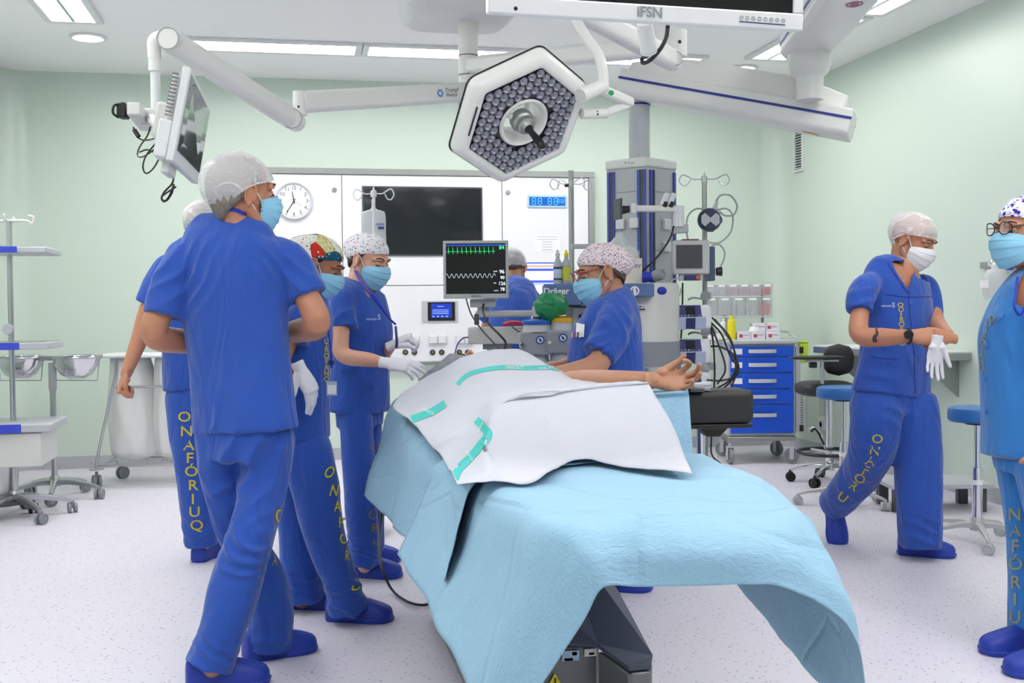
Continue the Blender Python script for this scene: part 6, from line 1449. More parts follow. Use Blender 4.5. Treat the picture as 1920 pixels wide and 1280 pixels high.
def hair_part(root, H, m, s=1.0, low=-.07, front=.03, thick=.004, bun=False):
    thick = min(thick, .0025)
    F = H @ Matrix.Scale(s, 4); mb = MB(F); rows = []; nu, nv = 40, 16
    rx, ry, rz = .075+thick, .097+thick, .084+thick; c = (0, -.018, .035)
    for j in range(nv+1):
        v = j/nv; r = []
        for k in range(nu):
            a = 2*math.pi*k/nu; sy_ = math.cos(a); zr = float(np.interp(sy_, [-1, 0, .35, .6, 1], [low, .0, .025, .08, .09]))
            lat0 = math.asin(max(-.97, min(.9, (zr-c[2])/(rz*(1.6 if zr < c[2] else 1))))); lat = lat0+(math.pi/2-lat0)*v
            zz = c[2]+rz*math.sin(lat)*(1.6 if lat < 0 else 1)
            r.append((math.sin(a)*rx*math.cos(lat), c[1]+sy_*ry*math.cos(lat), zz))
        rows.append(r)
    mb.grid(rows, closed=True); mb.f.append(tuple(range(nv*nu, nv*nu+nu)))
    if bun: mb.ell((0, -.11, -.03), (.045, .04, .04))
    return mb.build('hair', m, root, smooth=180, solid=.004)
def glasses_part(root, H, m, s=1.0, r=.023):
    F = H @ Matrix.Scale(s, 4); o = None
    for sx in (-1, 1):
        c = Vector((sx*.034, .112, .018)); pts = []
        for k in range(13):
            a = 2*math.pi*k/12; pts.append(c+V(math.cos(a)*r*1.08, -.012*max(0, sx*math.cos(a))**2, math.sin(a)*r*.88))
        f = MB(F).tube(pts[:-1]+[pts[0]], .0021, n=8, sub=3)
        q = f.build('frame_rim', m, root if o is None else o)
        if o is None: o = q; o.name = 'glasses'
        MB(F).lathe([(0, 0), (r*.95, 0)], c, (0, 1, 0), 20).build('lens', mat('lens', (.9, .92, .95), .05, alpha=.18), o)
        MB(F).tube([c+V(sx*r*1.05, -.012, .004), V(sx*.070, .06, .024), V(sx*.080, .0, .022)], .002, n=8, sub=4).build('temple', m, o)
    MB(F).tube([V(-.011, .112, .022), V(0, .115, .025), V(.011, .112, .022)], .002, n=8, sub=4).build('bridge', m, o)
    return o
# hands ------------------------------------------------------------
def hand_volume(mb, wrist, fdir, palm, side, curl=(35, 40, 45, 50), thumb=(40, 20), spread=5, s=1.0, r=1.0, fore=None, flen=(1, 1, 1, 1)):
    """fdir: to the fingertips, palm: palm normal, side: towards the thumb"""
    y = Vector(fdir).normalized(); z = Vector(palm); z = (z-y*z.dot(y)).normalized(); x = y.cross(z)
    if x.dot(Vector(side)) < 0: x = -x
    w = Vector(wrist); P = lambda a, b, c: w + x*(a*s) + y*(b*s) + z*(c*s)
    loft(mb, [(P(0, -.03, 0), .027*s*r, .021*s*r, x), (P(0, 0, 0), .027*s*r, .019*s*r, x), (P(0, .03, 0), .036*s*r, .018*s*r, x), (P(0, .065, 0), .042*s*r, .016*s*r, x), (P(0, .094, 0), .039*s*r, .013*s*r, x), (P(0, .103, 0), .03*s*r, .008*s*r, x)], 18, 4)
    mb.ell(P(.022, .028, .010), (.019*s, .02*s, .016*s)); mb.ell(P(-.024, .03, .008), (.016*s, .02*s, .014*s))
    for i, (ox, oy, L, rr) in enumerate(((.030, .094, .074, .0090), (.0105, .099, .082, .0092), (-.0105, .096, .076, .0087), (-.030, .088, .060, .0078))):
        c = curl[i]; L = L*flen[i]
        a = R_(spread)*(1.5-i)*.8; d = y*math.cos(a)+x*math.sin(a); ang = 0; p = P(ox, oy-.012, .0); pts = [p]; rad = [rr*s*r*1.05]
        for kk, (fr_, cw) in enumerate(((.45, 1.0), (.3, 1.1), (.25, .7))):
            ang += R_(c)*cw; q = p+(d*math.cos(ang)+z*math.sin(ang))*(L*fr_*s + (.012*s if kk == 0 else 0)); pts.append(q); rad.append(rr*s*r*(1.0, .95, .82)[kk]); p = q
        limb(mb, pts, rad, n=10, sub=4)
    a, b = thumb; p = P(.022, .015, .006); d = (y*math.cos(R_(a))+x*math.sin(R_(a)))
    q1 = p+(d+z*.25).normalized()*(.045*s); d2 = (d*math.cos(R_(b))+z*math.sin(R_(b))-x*.25*math.sin(R_(b))).normalized(); q2 = q1+d2*(.034*s); d3 = (d*math.cos(R_(b*1.8))+z*math.sin(R_(b*1.8))).normalized(); q3 = q2+d3*(.026*s)
    limb(mb, [p, q1, q2, q3], [.015*s*r, .0125*s*r, .0108*s*r, .0085*s*r], n=10, sub=4)
    return mb
def merge(parts):
    v = []; f = []
    for co, no, fs in parts:
        b = len(v); v += [Vector(p) for p in co]; f += [tuple(b+i for i in q) for q in fs]
    return v, f
def inside_near(p, poly):
    q = p-CP; dz = q.dot(CF); x = 960+q.dot(CR)/dz*FPX; y = 640-q.dot(CU)/dz*FPX
    return min(a for a, b in poly)-12 < x < max(a for a, b in poly)+12 and min(b for a, b in poly)-12 < y < max(b for a, b in poly)+12
def finish_part(name, v, f, m, root, **k):
    mb = MB(); mb.v = [Vector(p) for p in v]; mb.f = f
    return mb.build(name, m, root, smooth=180, recalc=False, **k)
def person(label, base, skin, head, fwd, up, hs, torso, arms, hands, legs, shirt, sleeves, trousers, feet, group='scrub clad staff around the table',
           shirtmat=None, vox=.0075, seed=0., creases_s=(), creases_t=(), famp=.008, neck=None, collar=None, vneck=None):
    sm = shirtmat or M_scr; sk = M_skin[skin]; M_cur_skin[0] = sk
    root = empty('person', base, label, 'person', group)
    H = head_frame(head, fwd, up)
    # body
    b = MB()
    if torso: loft(b, [(c, a-.02, d-.02, s) for (c, a, d, s) in torso], 20, 4)
    for pts, rad in arms: limb(b, pts, [min(rad[0], .040), min(rad[1], .044)]+rad[2:])
    for pts, rad in legs: limb(b, pts, [r*.7 for r in rad[:-1]]+[rad[-1]])
    hc = Vector(head); upv = (H.to_3x3() @ Vector((0, 0, 1))); fv = (H.to_3x3() @ Vector((0, 1, 0)))
    nk = neck if neck is not None else torso[0][0]
    nb = Vector(nk)
    limb(b, [hc-fv*.03*hs-upv*.03*hs, (hc-fv*.025-upv*.09*hs)*.55+nb*.45, nb, nb-Vector((0, 0, .05))], [.056*hs, .054*hs, .060*hs, .075*hs], caps=False)
    parts = [remesh(b, vox*.9, 4)]
    hb = MB(); head_volume(H, hb, hs); limb(hb, [hc-fv*.028*hs-upv*.03*hs, (hc-fv*.025-upv*.09*hs)*.55+nb*.45], [.052*hs, .050*hs], caps=False)
    parts.append(remesh(hb, .0034, 3))
    for h in hands:
        hm = MB()
        if h.get('glove'): hand_volume(hm, *h['a'], **h['k']); parts_g = remesh(hm, .003, 2)
        else: hand_volume(hm, *h['a'], **h['k']); parts.append(remesh(hm, .0028, 2)); parts_g = None
        h['g'] = parts_g
    v, f = merge(parts); body = finish_part('body', v, f, sk, root)
    for h in hands:
        if h['g']:
            g = h['g']; finish_part('glove', g[0], g[2], M_glove, root)
    out = {'root': root, 'body': body, 'H': H, 'bodyv': (v, f)}
    # shirt
    if shirt:
        hems = []; b = MB(); loft(b, shirt, 30, 5, cup=hems, se=2.25)
        for secs in sleeves: loft(b, secs, 22, 4, cup=hems)
        co, no, fs = remesh(b, vox, 14)
        co = cloth_disp(co, no, famp, seed=seed, creases=creases_s); co, fs = cut_hems(co, fs, hems)
        if vneck:
            poly, dmax = vneck[:2]
            def inside(p):
                q = p-CP; dz = q.dot(CF)
                if dz > dmax: return False
                x = 960+q.dot(CR)/dz*FPX; y = 640-q.dot(CU)/dz*FPX; c = False; j = len(poly)-1
                for i in range(len(poly)):
                    if (poly[i][1] > y) != (poly[j][1] > y) and x < (poly[j][0]-poly[i][0])*(y-poly[i][1])/(poly[j][1]-poly[i][1])+poly[i][0]: c = not c
                    j = i
                return c
            fl = [inside(Vector(p)) for p in co]; full = fs; out['ss'] = Surf(co, full)
            fs = [q for q in fs if not all(fl[i] for i in q)]
            ed = {}
            for q in fs:
                for a, b_ in zip(q, q[1:]+q[:1]): k = (min(a, b_), max(a, b_)); ed[k] = ed.get(k, 0)+1
            nb_ = {}
            for (a, b_), n_ in ed.items():
                if n_ == 1: nb_.setdefault(a, []).append(b_); nb_.setdefault(b_, []).append(a)
            nb_ = {k: v for k, v in nb_.items() if len(v) == 2 and (fl[k] or any(fl[m] for q in () for m in q) or inside_near(Vector(co[k]), poly))}
            co = co.copy()
            for _ in range(10):
                new = {k: co[k]*.4+.3*(co[v[0]]+co[v[1]]) for k, v in nb_.items()}
                for k, v in new.items(): co[k] = v
        out['shirt'] = finish_part('scrub_top', co, fs, sm, root); out.setdefault('ss', Surf(co, fs))
        if vneck:
            tb = MB(); out['ss'].print_poly(tb, vneck[2] if len(vneck) > 2 else list(vneck[0]), 5, off=.003, n=6) if False else None
    if trousers:
        b = MB(); hems = []
        for k, secs in enumerate(trousers):
            if k: c_, a_, b_, s_ = secs[0]; secs = [(c_+(c_-secs[1][0])*.3, a_*.55, b_*.55, s_)]+secs
            loft(b, secs, 26, 5, cup=hems if k else None, se=2.2)
        co, no, fs = remesh(b, vox, 9)
        co = cloth_disp(co, no, famp*1.25, seed=seed+3, creases=creases_t); co, fs = cut_hems(co, fs, hems)
        out['trs'] = finish_part('scrub_trousers', co, fs, sm, root); out['ts'] = Surf(co, fs)
    for (toe, hd, pt) in feet: make_clog(root, toe, hd, pt)
    return out
def letters(P, which, items, m=None, name='lettering', bold=.012, off=.0025):
    mb = MB(); S = P[which]
    for it in items: S.print_text(mb, *it[:4], **(it[4] if len(it) > 4 else {}), off=off, bold=bold)
    if mb.v: mb.build(name, m or M_letter, P['shirt' if which == 'ss' else 'trs'], smooth=0, recalc=False)
def mp(d): return d/FPX
def sec(px, py, d, hw, b, side, dd=0):    # half width given in photograph pixels at that distance
    return (W(px, py, d), hw*d/FPX, b, side)
def Ws(*a): return [W(*p) for p in a]
X1 = D(1, 0, 0)
# ---- 1: tall man seen from behind ----
s1 = D(.94, 0, -.34); d = 3.85
shirt = [sec(454, 402, d, 42, .062, s1), sec(450, 418, d, 66, .075, s1), sec(444, 436, d, 92, .095, s1), sec(439, 465, d, 106, .118, s1), sec(438, 520, d, 108, .13, s1),
         sec(443, 600, d, 104, .125, s1), sec(451, 680, d, 103, .12, s1), sec(457, 750, d, 104, .13, s1), sec(461, 808, d, 107, .135, s1)]
slv = [[sec(385, 484, d, 30, .055, s1), sec(350, 492, d-.01, 36, .066, s1), sec(321, 535, d-.03, 37, .068, s1), sec(307, 592, d-.05, 37, .066, D(1, .35, 0))],
       [sec(505, 478, d, 30, .055, s1), sec(538, 486, d-.02, 36, .066, s1), sec(563, 522, d-.02, 37, .068, s1), sec(579, 556, d-.03, 38, .064, D(.8, .55, 0))]]
trs = [[sec(458, 770, d, 96, .12, s1), sec(456, 820, d, 92, .12, s1), sec(452, 862, d, 80, .11, s1)],
       [sec(500, 820, d, 54, .10, X1), sec(496, 900, 3.84, 47, .092, X1), sec(480, 970, 3.80, 46, .088, X1), sec(463, 1032, 3.76, 47, .088, X1), sec(438, 1110, 3.74, 52, .088, X1), sec(416, 1185, 3.72, 46, .084, X1), sec(392, 1252, 3.70, 48, .088, D(1, .2, 0))],
       [sec(414, 820, 3.86, 44, .09, X1), sec(420, 910, 3.9, 40, .085, X1), sec(446, 1000, 3.95, 42, .08, X1), sec(494, 1080, 4.0, 44, .078, X1), sec(510, 1150, 4.03, 42, .078, X1), sec(504, 1212, 4.05, 43, .08, D(1, .25, 0))]]
P = person('tall man in blue scrubs seen from behind with white bouffant cap over grey hair', G(455, 1255), 'tan', W(456, 366, 3.83), D(.80, -.02, .60), D(.04, 1, 0), 1.1,
    [(c, a, b, s) for c, a, b, s in shirt[1:]], 
    [(Ws((356, 490, 3.85), (320, 550, 3.825), (288, 624, 3.80), (345, 640, 3.93), (410, 645, 4.05)), [.042, .046, .047, .043, .029]),
     (Ws((532, 488, 3.85), (569, 545, 3.83), (594, 606, 3.81), (560, 620, 3.96), (500, 632, 4.08)), [.042, .046, .047, .043, .029])],
    [dict(a=(W(412, 645, 4.06), D(.9, .1, .2), D(0, -.3, -1), D(0, 1, 0)), k=dict(curl=(40,)*4)), dict(a=(W(500, 632, 4.09), D(-.9, .0, .1), D(0, -.3, -1), D(0, 1, 0)), k=dict(curl=(40,)*4))],
    [(Ws((495, 830, 3.85), (463, 1030, 3.77), (398, 1250, 3.71)), [.075, .055, .038]), (Ws((415, 830, 3.86), (450, 1010, 3.95), (505, 1215, 4.05)), [.075, .055, .038])],
    shirt, slv, trs, [(G(398, 1288), D(.93, 0, .35), 0), (G(500, 1232), D(.82, 0, .57), 0)],
    vox=.0065, seed=1.3, famp=.009,
    creases_s=[(W(350, 520, 3.75), .2, .010, D(1, -.8, 0), 60), (W(535, 520, 3.7), .2, .010, D(-1, -.8, 0), 60), (W(430, 780, 3.72), .3, .006, D(1, 0, 0), 30)],
    creases_t=[(W(450, 870, 3.75), .28, .014, D(.8, -.6, 0), 45), (W(463, 1035, 3.68), .16, .014, D(.3, 1, 0), 70), (W(400, 1240, 3.65), .14, .012, D(.3, 1, 0), 80), (W(504, 1200, 4.0), .12, .010, D(.3, 1, 0), 80)], neck=W(455, 408, 3.84))
P1 = P; H = P['H']
hair_part(P['root'], H, M_grey, 1.1, low=-.088, thick=.006)
mask_part(P['root'], H, 1.1); cap_part(P['root'], H, M_bouf, 1.1, 'bouffant', tilt=.3)
face_details(P['root'], P['body'], H, 1.1, brow=M_dark)
letters(P, 'ts', [('O', 527, 969, 44, dict(sx=.7)), ('N', 521, 1010, 40, dict(sx=.6)), ('A', 514, 1050, 30, dict(sx=.4))])
mb = MB(); Surf(*P['bodyv']).print_poly(mb, [(404, 398), (420, 393), (440, 393), (462, 402)], 7, off=.003); mb.build('lanyard', M_lany, P['root'], recalc=False)
# ---- 2: man behind him ----
d = 5.6; s2 = D(.7, 0, -.7)
shirt = [sec(366, 455, d, 22, .07, s2), sec(358, 470, d, 40, .08, s2), sec(350, 488, d, 50, .10, s2), sec(348, 530, d, 52, .12, s2), sec(350, 610, d, 47, .12, s2), sec(352, 690, d, 48, .12, s2), sec(354, 733, d, 50, .125, s2)]
slv = [[sec(325, 492, d-.08, 22, .06, s2), sec(305, 510, d-.1, 25, .065, s2), sec(285, 545, d-.12, 23, .062, X1), sec(272, 571, d-.13, 21, .056, D(1, .4, 0))]]
trs = [[sec(354, 700, d, 44, .11, s2), sec(356, 760, d, 44, .11, s2)],
       [sec(350, 740, 5.58, 42, .10, X1), sec(358, 820, 5.58, 39, .10, X1), sec(368, 900, 5.6, 35, .09, X1), sec(380, 1020, 5.62, 30, .08, X1)],
       [sec(385, 740, 5.7, 36, .10, X1), sec(405, 880, 5.8, 33, .09, X1), sec(425, 1000, 5.85, 28, .08, X1)]]
P = person('man in blue scrubs standing behind the tall man with one fist lowered at his side', G(385, 1050), 'tan', W(391, 430, 5.6), D(.75, -.3, .55), D(.1, 1, 0), 1.02,
    shirt[1:], [(Ws((308, 508, 5.5), (278, 580, 5.47), (262, 634, 5.45), (236, 702, 5.4)), [.05, .045, .042, .028])],
    [dict(a=(W(237, 700, 5.4), D(-.35, -.9, -.1), D(.8, -.4, .3), D(-.3, -.2, -1)), k=dict(curl=(70, 72, 74, 76), thumb=(20, 35), s=1.0))],
    [(Ws((355, 760, 5.6), (368, 890, 5.6), (382, 1020, 5.62)), [.075, .055, .036]), (Ws((385, 760, 5.7), (405, 890, 5.8), (425, 1010, 5.85)), [.075, .055, .036])],
    shirt, slv, trs, [(G(384, 1048), D(.15, 0, .98), 0), (G(428, 1025), D(.3, 0, .95), 0)], vox=.009, seed=5.1,
    creases_s=[(W(300, 520, 5.4), .2, .009, D(1, -.6, 0), 55)], creases_t=[(W(384, 1000, 5.55), .2, .01, D(0, 1, 0), 60)], neck=W(366, 458, 5.6))
hair_part(P['root'], P['H'], M_grey, 1.05, low=-.05, thick=.002); mask_part(P['root'], P['H'], 1.05, M_maskw); cap_part(P['root'], P['H'], M_bouf, 1.05, 'bouffant', tilt=1.3); face_details(P['root'], P['body'], P['H'], 1.05)
letters(P, 'ts', [(c, x+4, y, 27, dict(sx=1.15)) for c, x, y in (('O', 342, 782), ('N', 346, 809), ('A', 350, 835), ('F', 352, 859), ('Ó', 355, 884), ('R', 358, 910), ('I', 358, 936), ('U', 361, 960), ('Q', 365, 985))])
# ---- 3: woman with patchwork cap ----
d = 4.5; s3 = D(.15, 0, -1)
shirt = [sec(578, 545, d, 34, .06, X1), (W(574, 560, d), .12, .085, s3), (W(570, 580, d), .165, .11, s3), (W(566, 620, d), .18, .125, s3), (W(564, 690, d), .17, .125, s3), (W(562, 760, d), .175, .128, s3), (W(562, 822, d), .18, .13, s3)]
slv = [[(W(566, 578, 4.38), .06, .06, X1), (W(560, 600, 4.34), .066, .066, X1), (W(548, 645, 4.31), .064, .064, X1)], [(W(570, 578, 4.64), .06, .06, X1), (W(580, 605, 4.68), .064, .064, X1), (W(592, 645, 4.7), .06, .06, X1)]]
trs = [[(W(562, 790, d), .16, .115, s3), (W(562, 850, d), .15, .105, s3)],
       [sec(575, 830, 4.42, 46, .10, X1), sec(588, 900, 4.42, 48, .10, X1), sec(598, 960, 4.42, 44, .095, X1), sec(618, 1035, 4.44, 38, .085, X1), sec(640, 1095, 4.46, 34, .08, X1), sec(651, 1144, 4.48, 39, .085, D(1, .4, 0))],
       [sec(552, 830, 4.6, 38, .09, X1), sec(556, 950, 4.64, 37, .085, X1), sec(562, 1050, 4.66, 34, .08, X1), sec(568, 1122, 4.68, 36, .08, D(1, .25, 0))]]
P = person('woman in blue scrubs with colourful patchwork cap looking down with one gloved hand low', G(610, 1150), 'dark', W(598, 500, 4.5), D(.90, -.40, -.02), D(.38, .92, 0), .97,
    shirt[1:], [(Ws((560, 585, 4.36), (530, 660, 4.3), (522, 690, 4.28), (562, 692, 4.25)), [.045, .042, .036, .020]), (Ws((575, 590, 4.66), (590, 660, 4.72), (610, 690, 4.6)), [.045, .04, .028])],
    [dict(a=(W(563, 692, 4.25), D(.45, -.9, 0), D(-.8, 0, .4), D(.6, .2, -.5)), k=dict(curl=(15, 18, 22, 25), r=1.12), glove=1)],
    [(Ws((572, 830, 4.42), (605, 980, 4.42), (650, 1140, 4.48)), [.075, .055, .036]), (Ws((555, 830, 4.6), (558, 980, 4.64), (566, 1125, 4.68)), [.075, .055, .036])],
    shirt, slv, trs, [(G(650, 1162), D(1, 0, -.05), 0), (G(563, 1138), D(1, 0, .05), 0)], vox=.0075, seed=9.1,
    creases_t=[(W(650, 1130, 4.4), .2, .013, D(.3, 1, 0), 70), (W(568, 1110, 4.6), .16, .010, D(.2, 1, 0), 70)], neck=W(577, 552, 4.5))
H = P['H']; hair_part(P['root'], H, M_dark, .97, low=-.075, thick=.006, bun=True); mask_part(P['root'], H, .97)
cap_part(P['root'], H, M_cappatch, .98, 'fabric', bulge=(.05, .02), tilt=.7); face_details(P['root'], P['body'], H, .97, closed=.85)
MB(H).ell((.081, .004, -.044), (.004, .004, .004)).build('earring', M_chrome, P['root'])
letters(P, 'ts', [('O', 617, 886, 30, dict(sx=.75, shear=.3)), ('N', 626, 920, 30, dict(sx=.7, shear=.25)), ('A', 632, 950, 28, dict(sx=.65)), ('F', 638, 980, 28, dict(sx=.65)), ('O', 644, 1010, 28, dict(sx=.7)), ('R', 650, 1042, 26, dict(sx=.5)), ('U', 668, 1098, 30, dict(sx=.9, shear=.5))], m=mat('bright_yellow_print', rgb(214, 206, 20), .7), name='leg_lettering')
letters(P, 'ss', [(c, 611, y, 14, dict(sx=.9)) for c, y in zip('UIROFANO', (640, 648, 656, 667, 678, 689, 700, 711))], name='chest_lettering')
r = P['root']; Q = W(622, 728, 4.33)
MB().tube([W(600, 560, 4.36), W(612, 600, 4.36), W(620, 650, 4.34), W(622, 690, 4.33)], .004, sub=4).build('lanyard', M_lany, r)
MB().lathe([(0, -.004), (.012, -.004), (.012, .004), (0, .004)], W(621, 680, 4.32), -CF).build('badge_reel', M_navy, r)
MB().box(Q, (.04, .004, .055), rot=Matrix.Rotation(-yaw, 4, 'Z')).build('id_badge', M_clear, r, bevel=.001)
MB().box(Q+V(0, -.003, -.004), (.032, .002, .036), rot=Matrix.Rotation(-yaw, 4, 'Z')).build('badge_card', M_paper, r)
# ---- 4: woman with floral cap ----
d = 5.2; s4 = D(.42, 0, .9)
shirt = [sec(672, 524, d, 24, .06, X1), (W(669, 536, d), .12, .08, s4), (W(667, 550, d), .165, .10, s4), (W(671, 580, d), .175, .115, s4), (W(678, 625, d), .165, .125, s4), (W(676, 680, d), .155, .115, s4), (W(674, 730, d), .165, .12, s4), (W(673, 771, d), .175, .125, s4)]
slv = [[(W(648, 548, 5.1), .055, .055, X1), (W(641, 566, 5.05), .062, .06, X1), (W(643, 595, 5.02), .062, .06, X1), (W(647, 618, 5.0), .061, .058, D(1, .1, 0))], [(W(690, 548, 5.3), .055, .055, X1), (W(702, 580, 5.36), .058, .058, X1), (W(706, 615, 5.36), .056, .056, X1)]]
trs = [[(W(674, 740, d), .15, .105, s4), (W(676, 800, d), .14, .10, s4)], [sec(668, 780, 5.12, 32, .09, X1), sec(674, 900, 5.14, 31, .085, X1), sec(684, 1055, 5.2, 27, .078, X1)], [sec(690, 780, 5.3, 30, .09, X1), sec(692, 900, 5.35, 28, .085, X1), sec(698, 1030, 5.42, 24, .078, X1)]]
P = person('woman in blue scrubs with white floral cap and white gloves beside the patient', G(690, 1070), 'pale', W(692, 490, 5.2), D(.80, -.32, -.50), D(.22, .95, -.1), 1.0,
    shirt[1:], [(Ws((640, 560, 5.06), (639, 620, 5.0), (643, 664, 4.96), (690, 674, 4.9), (726, 680, 4.86)), [.044, .040, .038, .033, .020]),
                (Ws((695, 565, 5.32), (708, 620, 5.34), (716, 662, 5.25), (738, 645, 5.1)), [.044, .038, .034, .020])],
    [dict(a=(W(724, 680, 4.86), D(.97, -.12, -.1), D(.1, -.75, .5), D(.1, .5, .8)), k=dict(curl=(12, 16, 22, 26), r=1.1, thumb=(35, 15), s=.98), glove=1),
     dict(a=(W(736, 646, 5.1), D(.75, .35, -.1), D(.3, -.8, .2), D(-.1, 0, -1)), k=dict(curl=(55, 60, 62, 64), r=1.1, thumb=(30, 20), s=.95), glove=1)],
    [(Ws((670, 790, 5.12), (676, 920, 5.14), (684, 1060, 5.2)), [.075, .055, .036]), (Ws((690, 790, 5.3), (692, 900, 5.35), (698, 1035, 5.42)), [.075, .055, .036])],
    shirt, slv, trs, [(G(680, 1080), D(1, 0, -.1), 0), (G(680, 1052), D(1, 0, 0), 0)], vox=.0075, seed=2.7,
    creases_s=[(W(645, 590, 4.95), .16, .008, D(.3, -1, 0), 60), (W(690, 690, 5.05), .2, .009, D(.5, 1, 0), 50)], creases_t=[(W(684, 1040, 5.1), .2, .012, D(.2, 1, 0), 65)],
    neck=W(673, 530, 5.2), vneck=([(668, 505), (700, 515), (703, 545), (693, 563), (684, 548)], 5.22))
H = P['H']; hair_part(P['root'], H, M_brown, 1.0, low=-.06, thick=.005); mask_part(P['root'], H, 1.0)
cap_part(P['root'], H, M_capfloral, 1.01, 'fabric', bulge=(.03, .0), tilt=2.7); face_details(P['root'], P['body'], H, 1.0, brow=M_brown)
MB(H).ell((.086, .004, -.046), (.004, .004, .004)).build('earring', M_chrome, P['root'])
r = P['root']
for k in (0, 1): MB().tube([W(664+5*k, 506, 5.20), W(668+5*k, 514, 5.09), W(684+6*k, 540, 5.0), W(706+3*k, 566, 4.98), W(726, 592, 5.0), W(741+k, 608, 5.03)], .004, n=6, sub=5).build('lanyard', M_lany, r)
letters(P, 'ts', [(c, x, y, 22, {}) for c, x, y in (('O', 702, 838), ('N', 702, 874), ('A', 700, 908), ('F', 699, 940), ('O', 699, 966), ('R', 702, 990), ('I', 700, 1016))], m=mat('dull_yellow_print', rgb(120, 116, 60), .7), name='leg_lettering')
letters(P, 'ss', [('sescam', 696, 598, 7, {}), ('S', 710, 595, 14, {})], m=M_whitep, name='chest_logo', bold=.004)
tg = MB(); tg.tube([W(742, 612, 5.03), W(744, 640, 5.0), W(743, 652, 5.0)], .006, n=8); tg.build('holding_pen', M_navy, r)
# ---- 5: person bending over the desk ----
d = 7.2; s5 = D(1, 0, -.1)
shirt = [sec(962, 528, 7.4, 20, .07, s5), sec(962, 538, 7.36, 36, .09, s5), sec(962, 552, 7.3, 44, .11, s5), sec(962, 585, 7.2, 46, .12, s5), sec(961, 630, 7.1, 44, .12, s5), sec(960, 680, 7.1, 47, .13, s5)]
slv = [[sec(935, 555, 7.3, 20, .065, s5), sec(921, 575, 7.35, 21, .065, s5), sec(915, 600, 7.4, 20, .062, s5)], [sec(988, 555, 7.3, 20, .065, s5), sec(1002, 575, 7.35, 21, .065, s5), sec(1008, 600, 7.4, 20, .062, s5)]]
trs = [[sec(960, 660, 7.1, 42, .12, s5), sec(960, 710, 7.1, 40, .11, s5)], [sec(940, 700, 7.1, 24, .09, s5), sec(938, 800, 7.1, 22, .09, s5), sec(936, 930, 7.15, 20, .08, s5)], [sec(980, 700, 7.1, 24, .09, s5), sec(982, 800, 7.1, 22, .09, s5), sec(984, 930, 7.15, 20, .08, s5)]]
P = person('person in blue scrubs and white bouffant cap bending over the desk behind the monitor', G(960, 945), 'tan', W(963, 504, 7.5), D(.1, -.5, .85), D(0, .85, .5), 1.0,
    shirt[1:], [(Ws((935, 560, 7.3), (914, 610, 7.45), (935, 626, 7.75)), [.048, .042, .028]), (Ws((990, 560, 7.3), (1009, 610, 7.45), (992, 626, 7.75)), [.048, .042, .028])],
    [dict(a=(W(936, 626, 7.76), D(.3, 0, 1), D(0, -1, 0), D(1, 0, 0)), k=dict(curl=(20,)*4)), dict(a=(W(991, 626, 7.76), D(-.3, 0, 1), D(0, -1, 0), D(-1, 0, 0)), k=dict(curl=(20,)*4))],
    [(Ws((942, 720, 7.1), (938, 820, 7.1), (936, 925, 7.15)), [.075, .055, .036]), (Ws((978, 720, 7.1), (982, 820, 7.1), (984, 925, 7.15)), [.075, .055, .036])],
    shirt, slv, trs, [(G(936, 944), D(0, 0, 1), 0), (G(984, 944), D(0, 0, 1), 0)], vox=.01, seed=7.7, neck=W(962, 532, 7.4))
hair_part(P['root'], P['H'], M_brown, 1.0, low=-.06); mask_part(P['root'], P['H'], 1.0); cap_part(P['root'], P['H'], M_bouf, 1.0, 'bouffant', tilt=2.2)
# ---- 6: woman with red glasses ----
d = 4.95; s6 = D(.12, 0, 1)
shirt = [(W(1146, 545, d), .07, .065, s6), (W(1149, 556, d), .13, .09, s6), (W(1150, 575, d), .18, .112, s6), (W(1147, 605, d), .20, .135, s6), (W(1139, 640, d), .205, .162, s6), (W(1137, 680, d), .20, .170, s6), (W(1137, 720, d), .20, .172, s6), (W(1138, 830, d), .21, .175, s6)]
slv = [[(W(1158, 578, 4.82), .07, .075, X1), (W(1152, 605, 4.76), .082, .08, X1), (W(1138, 640, 4.73), .08, .078, X1), (W(1122, 666, 4.70), .074, .072, D(1, -.3, 0))], [(W(1140, 585, 5.1), .07, .075, X1), (W(1120, 620, 5.18), .075, .075, X1), (W(1100, 650, 5.2), .07, .07, D(1, -.3, 0))]]
trs = [[(W(1138, 790, d), .19, .15, s6), (W(1138, 850, d), .18, .14, s6)], [(W(1135, 840, 4.85), .1, .1, X1), (W(1135, 960, 4.85), .09, .09, X1), (W(1138, 1085, 4.9), .085, .085, X1)], [(W(1150, 840, 5.05), .1, .1, X1), (W(1155, 950, 5.1), .09, .09, X1), (W(1160, 1060, 5.15), .085, .085, X1)]]
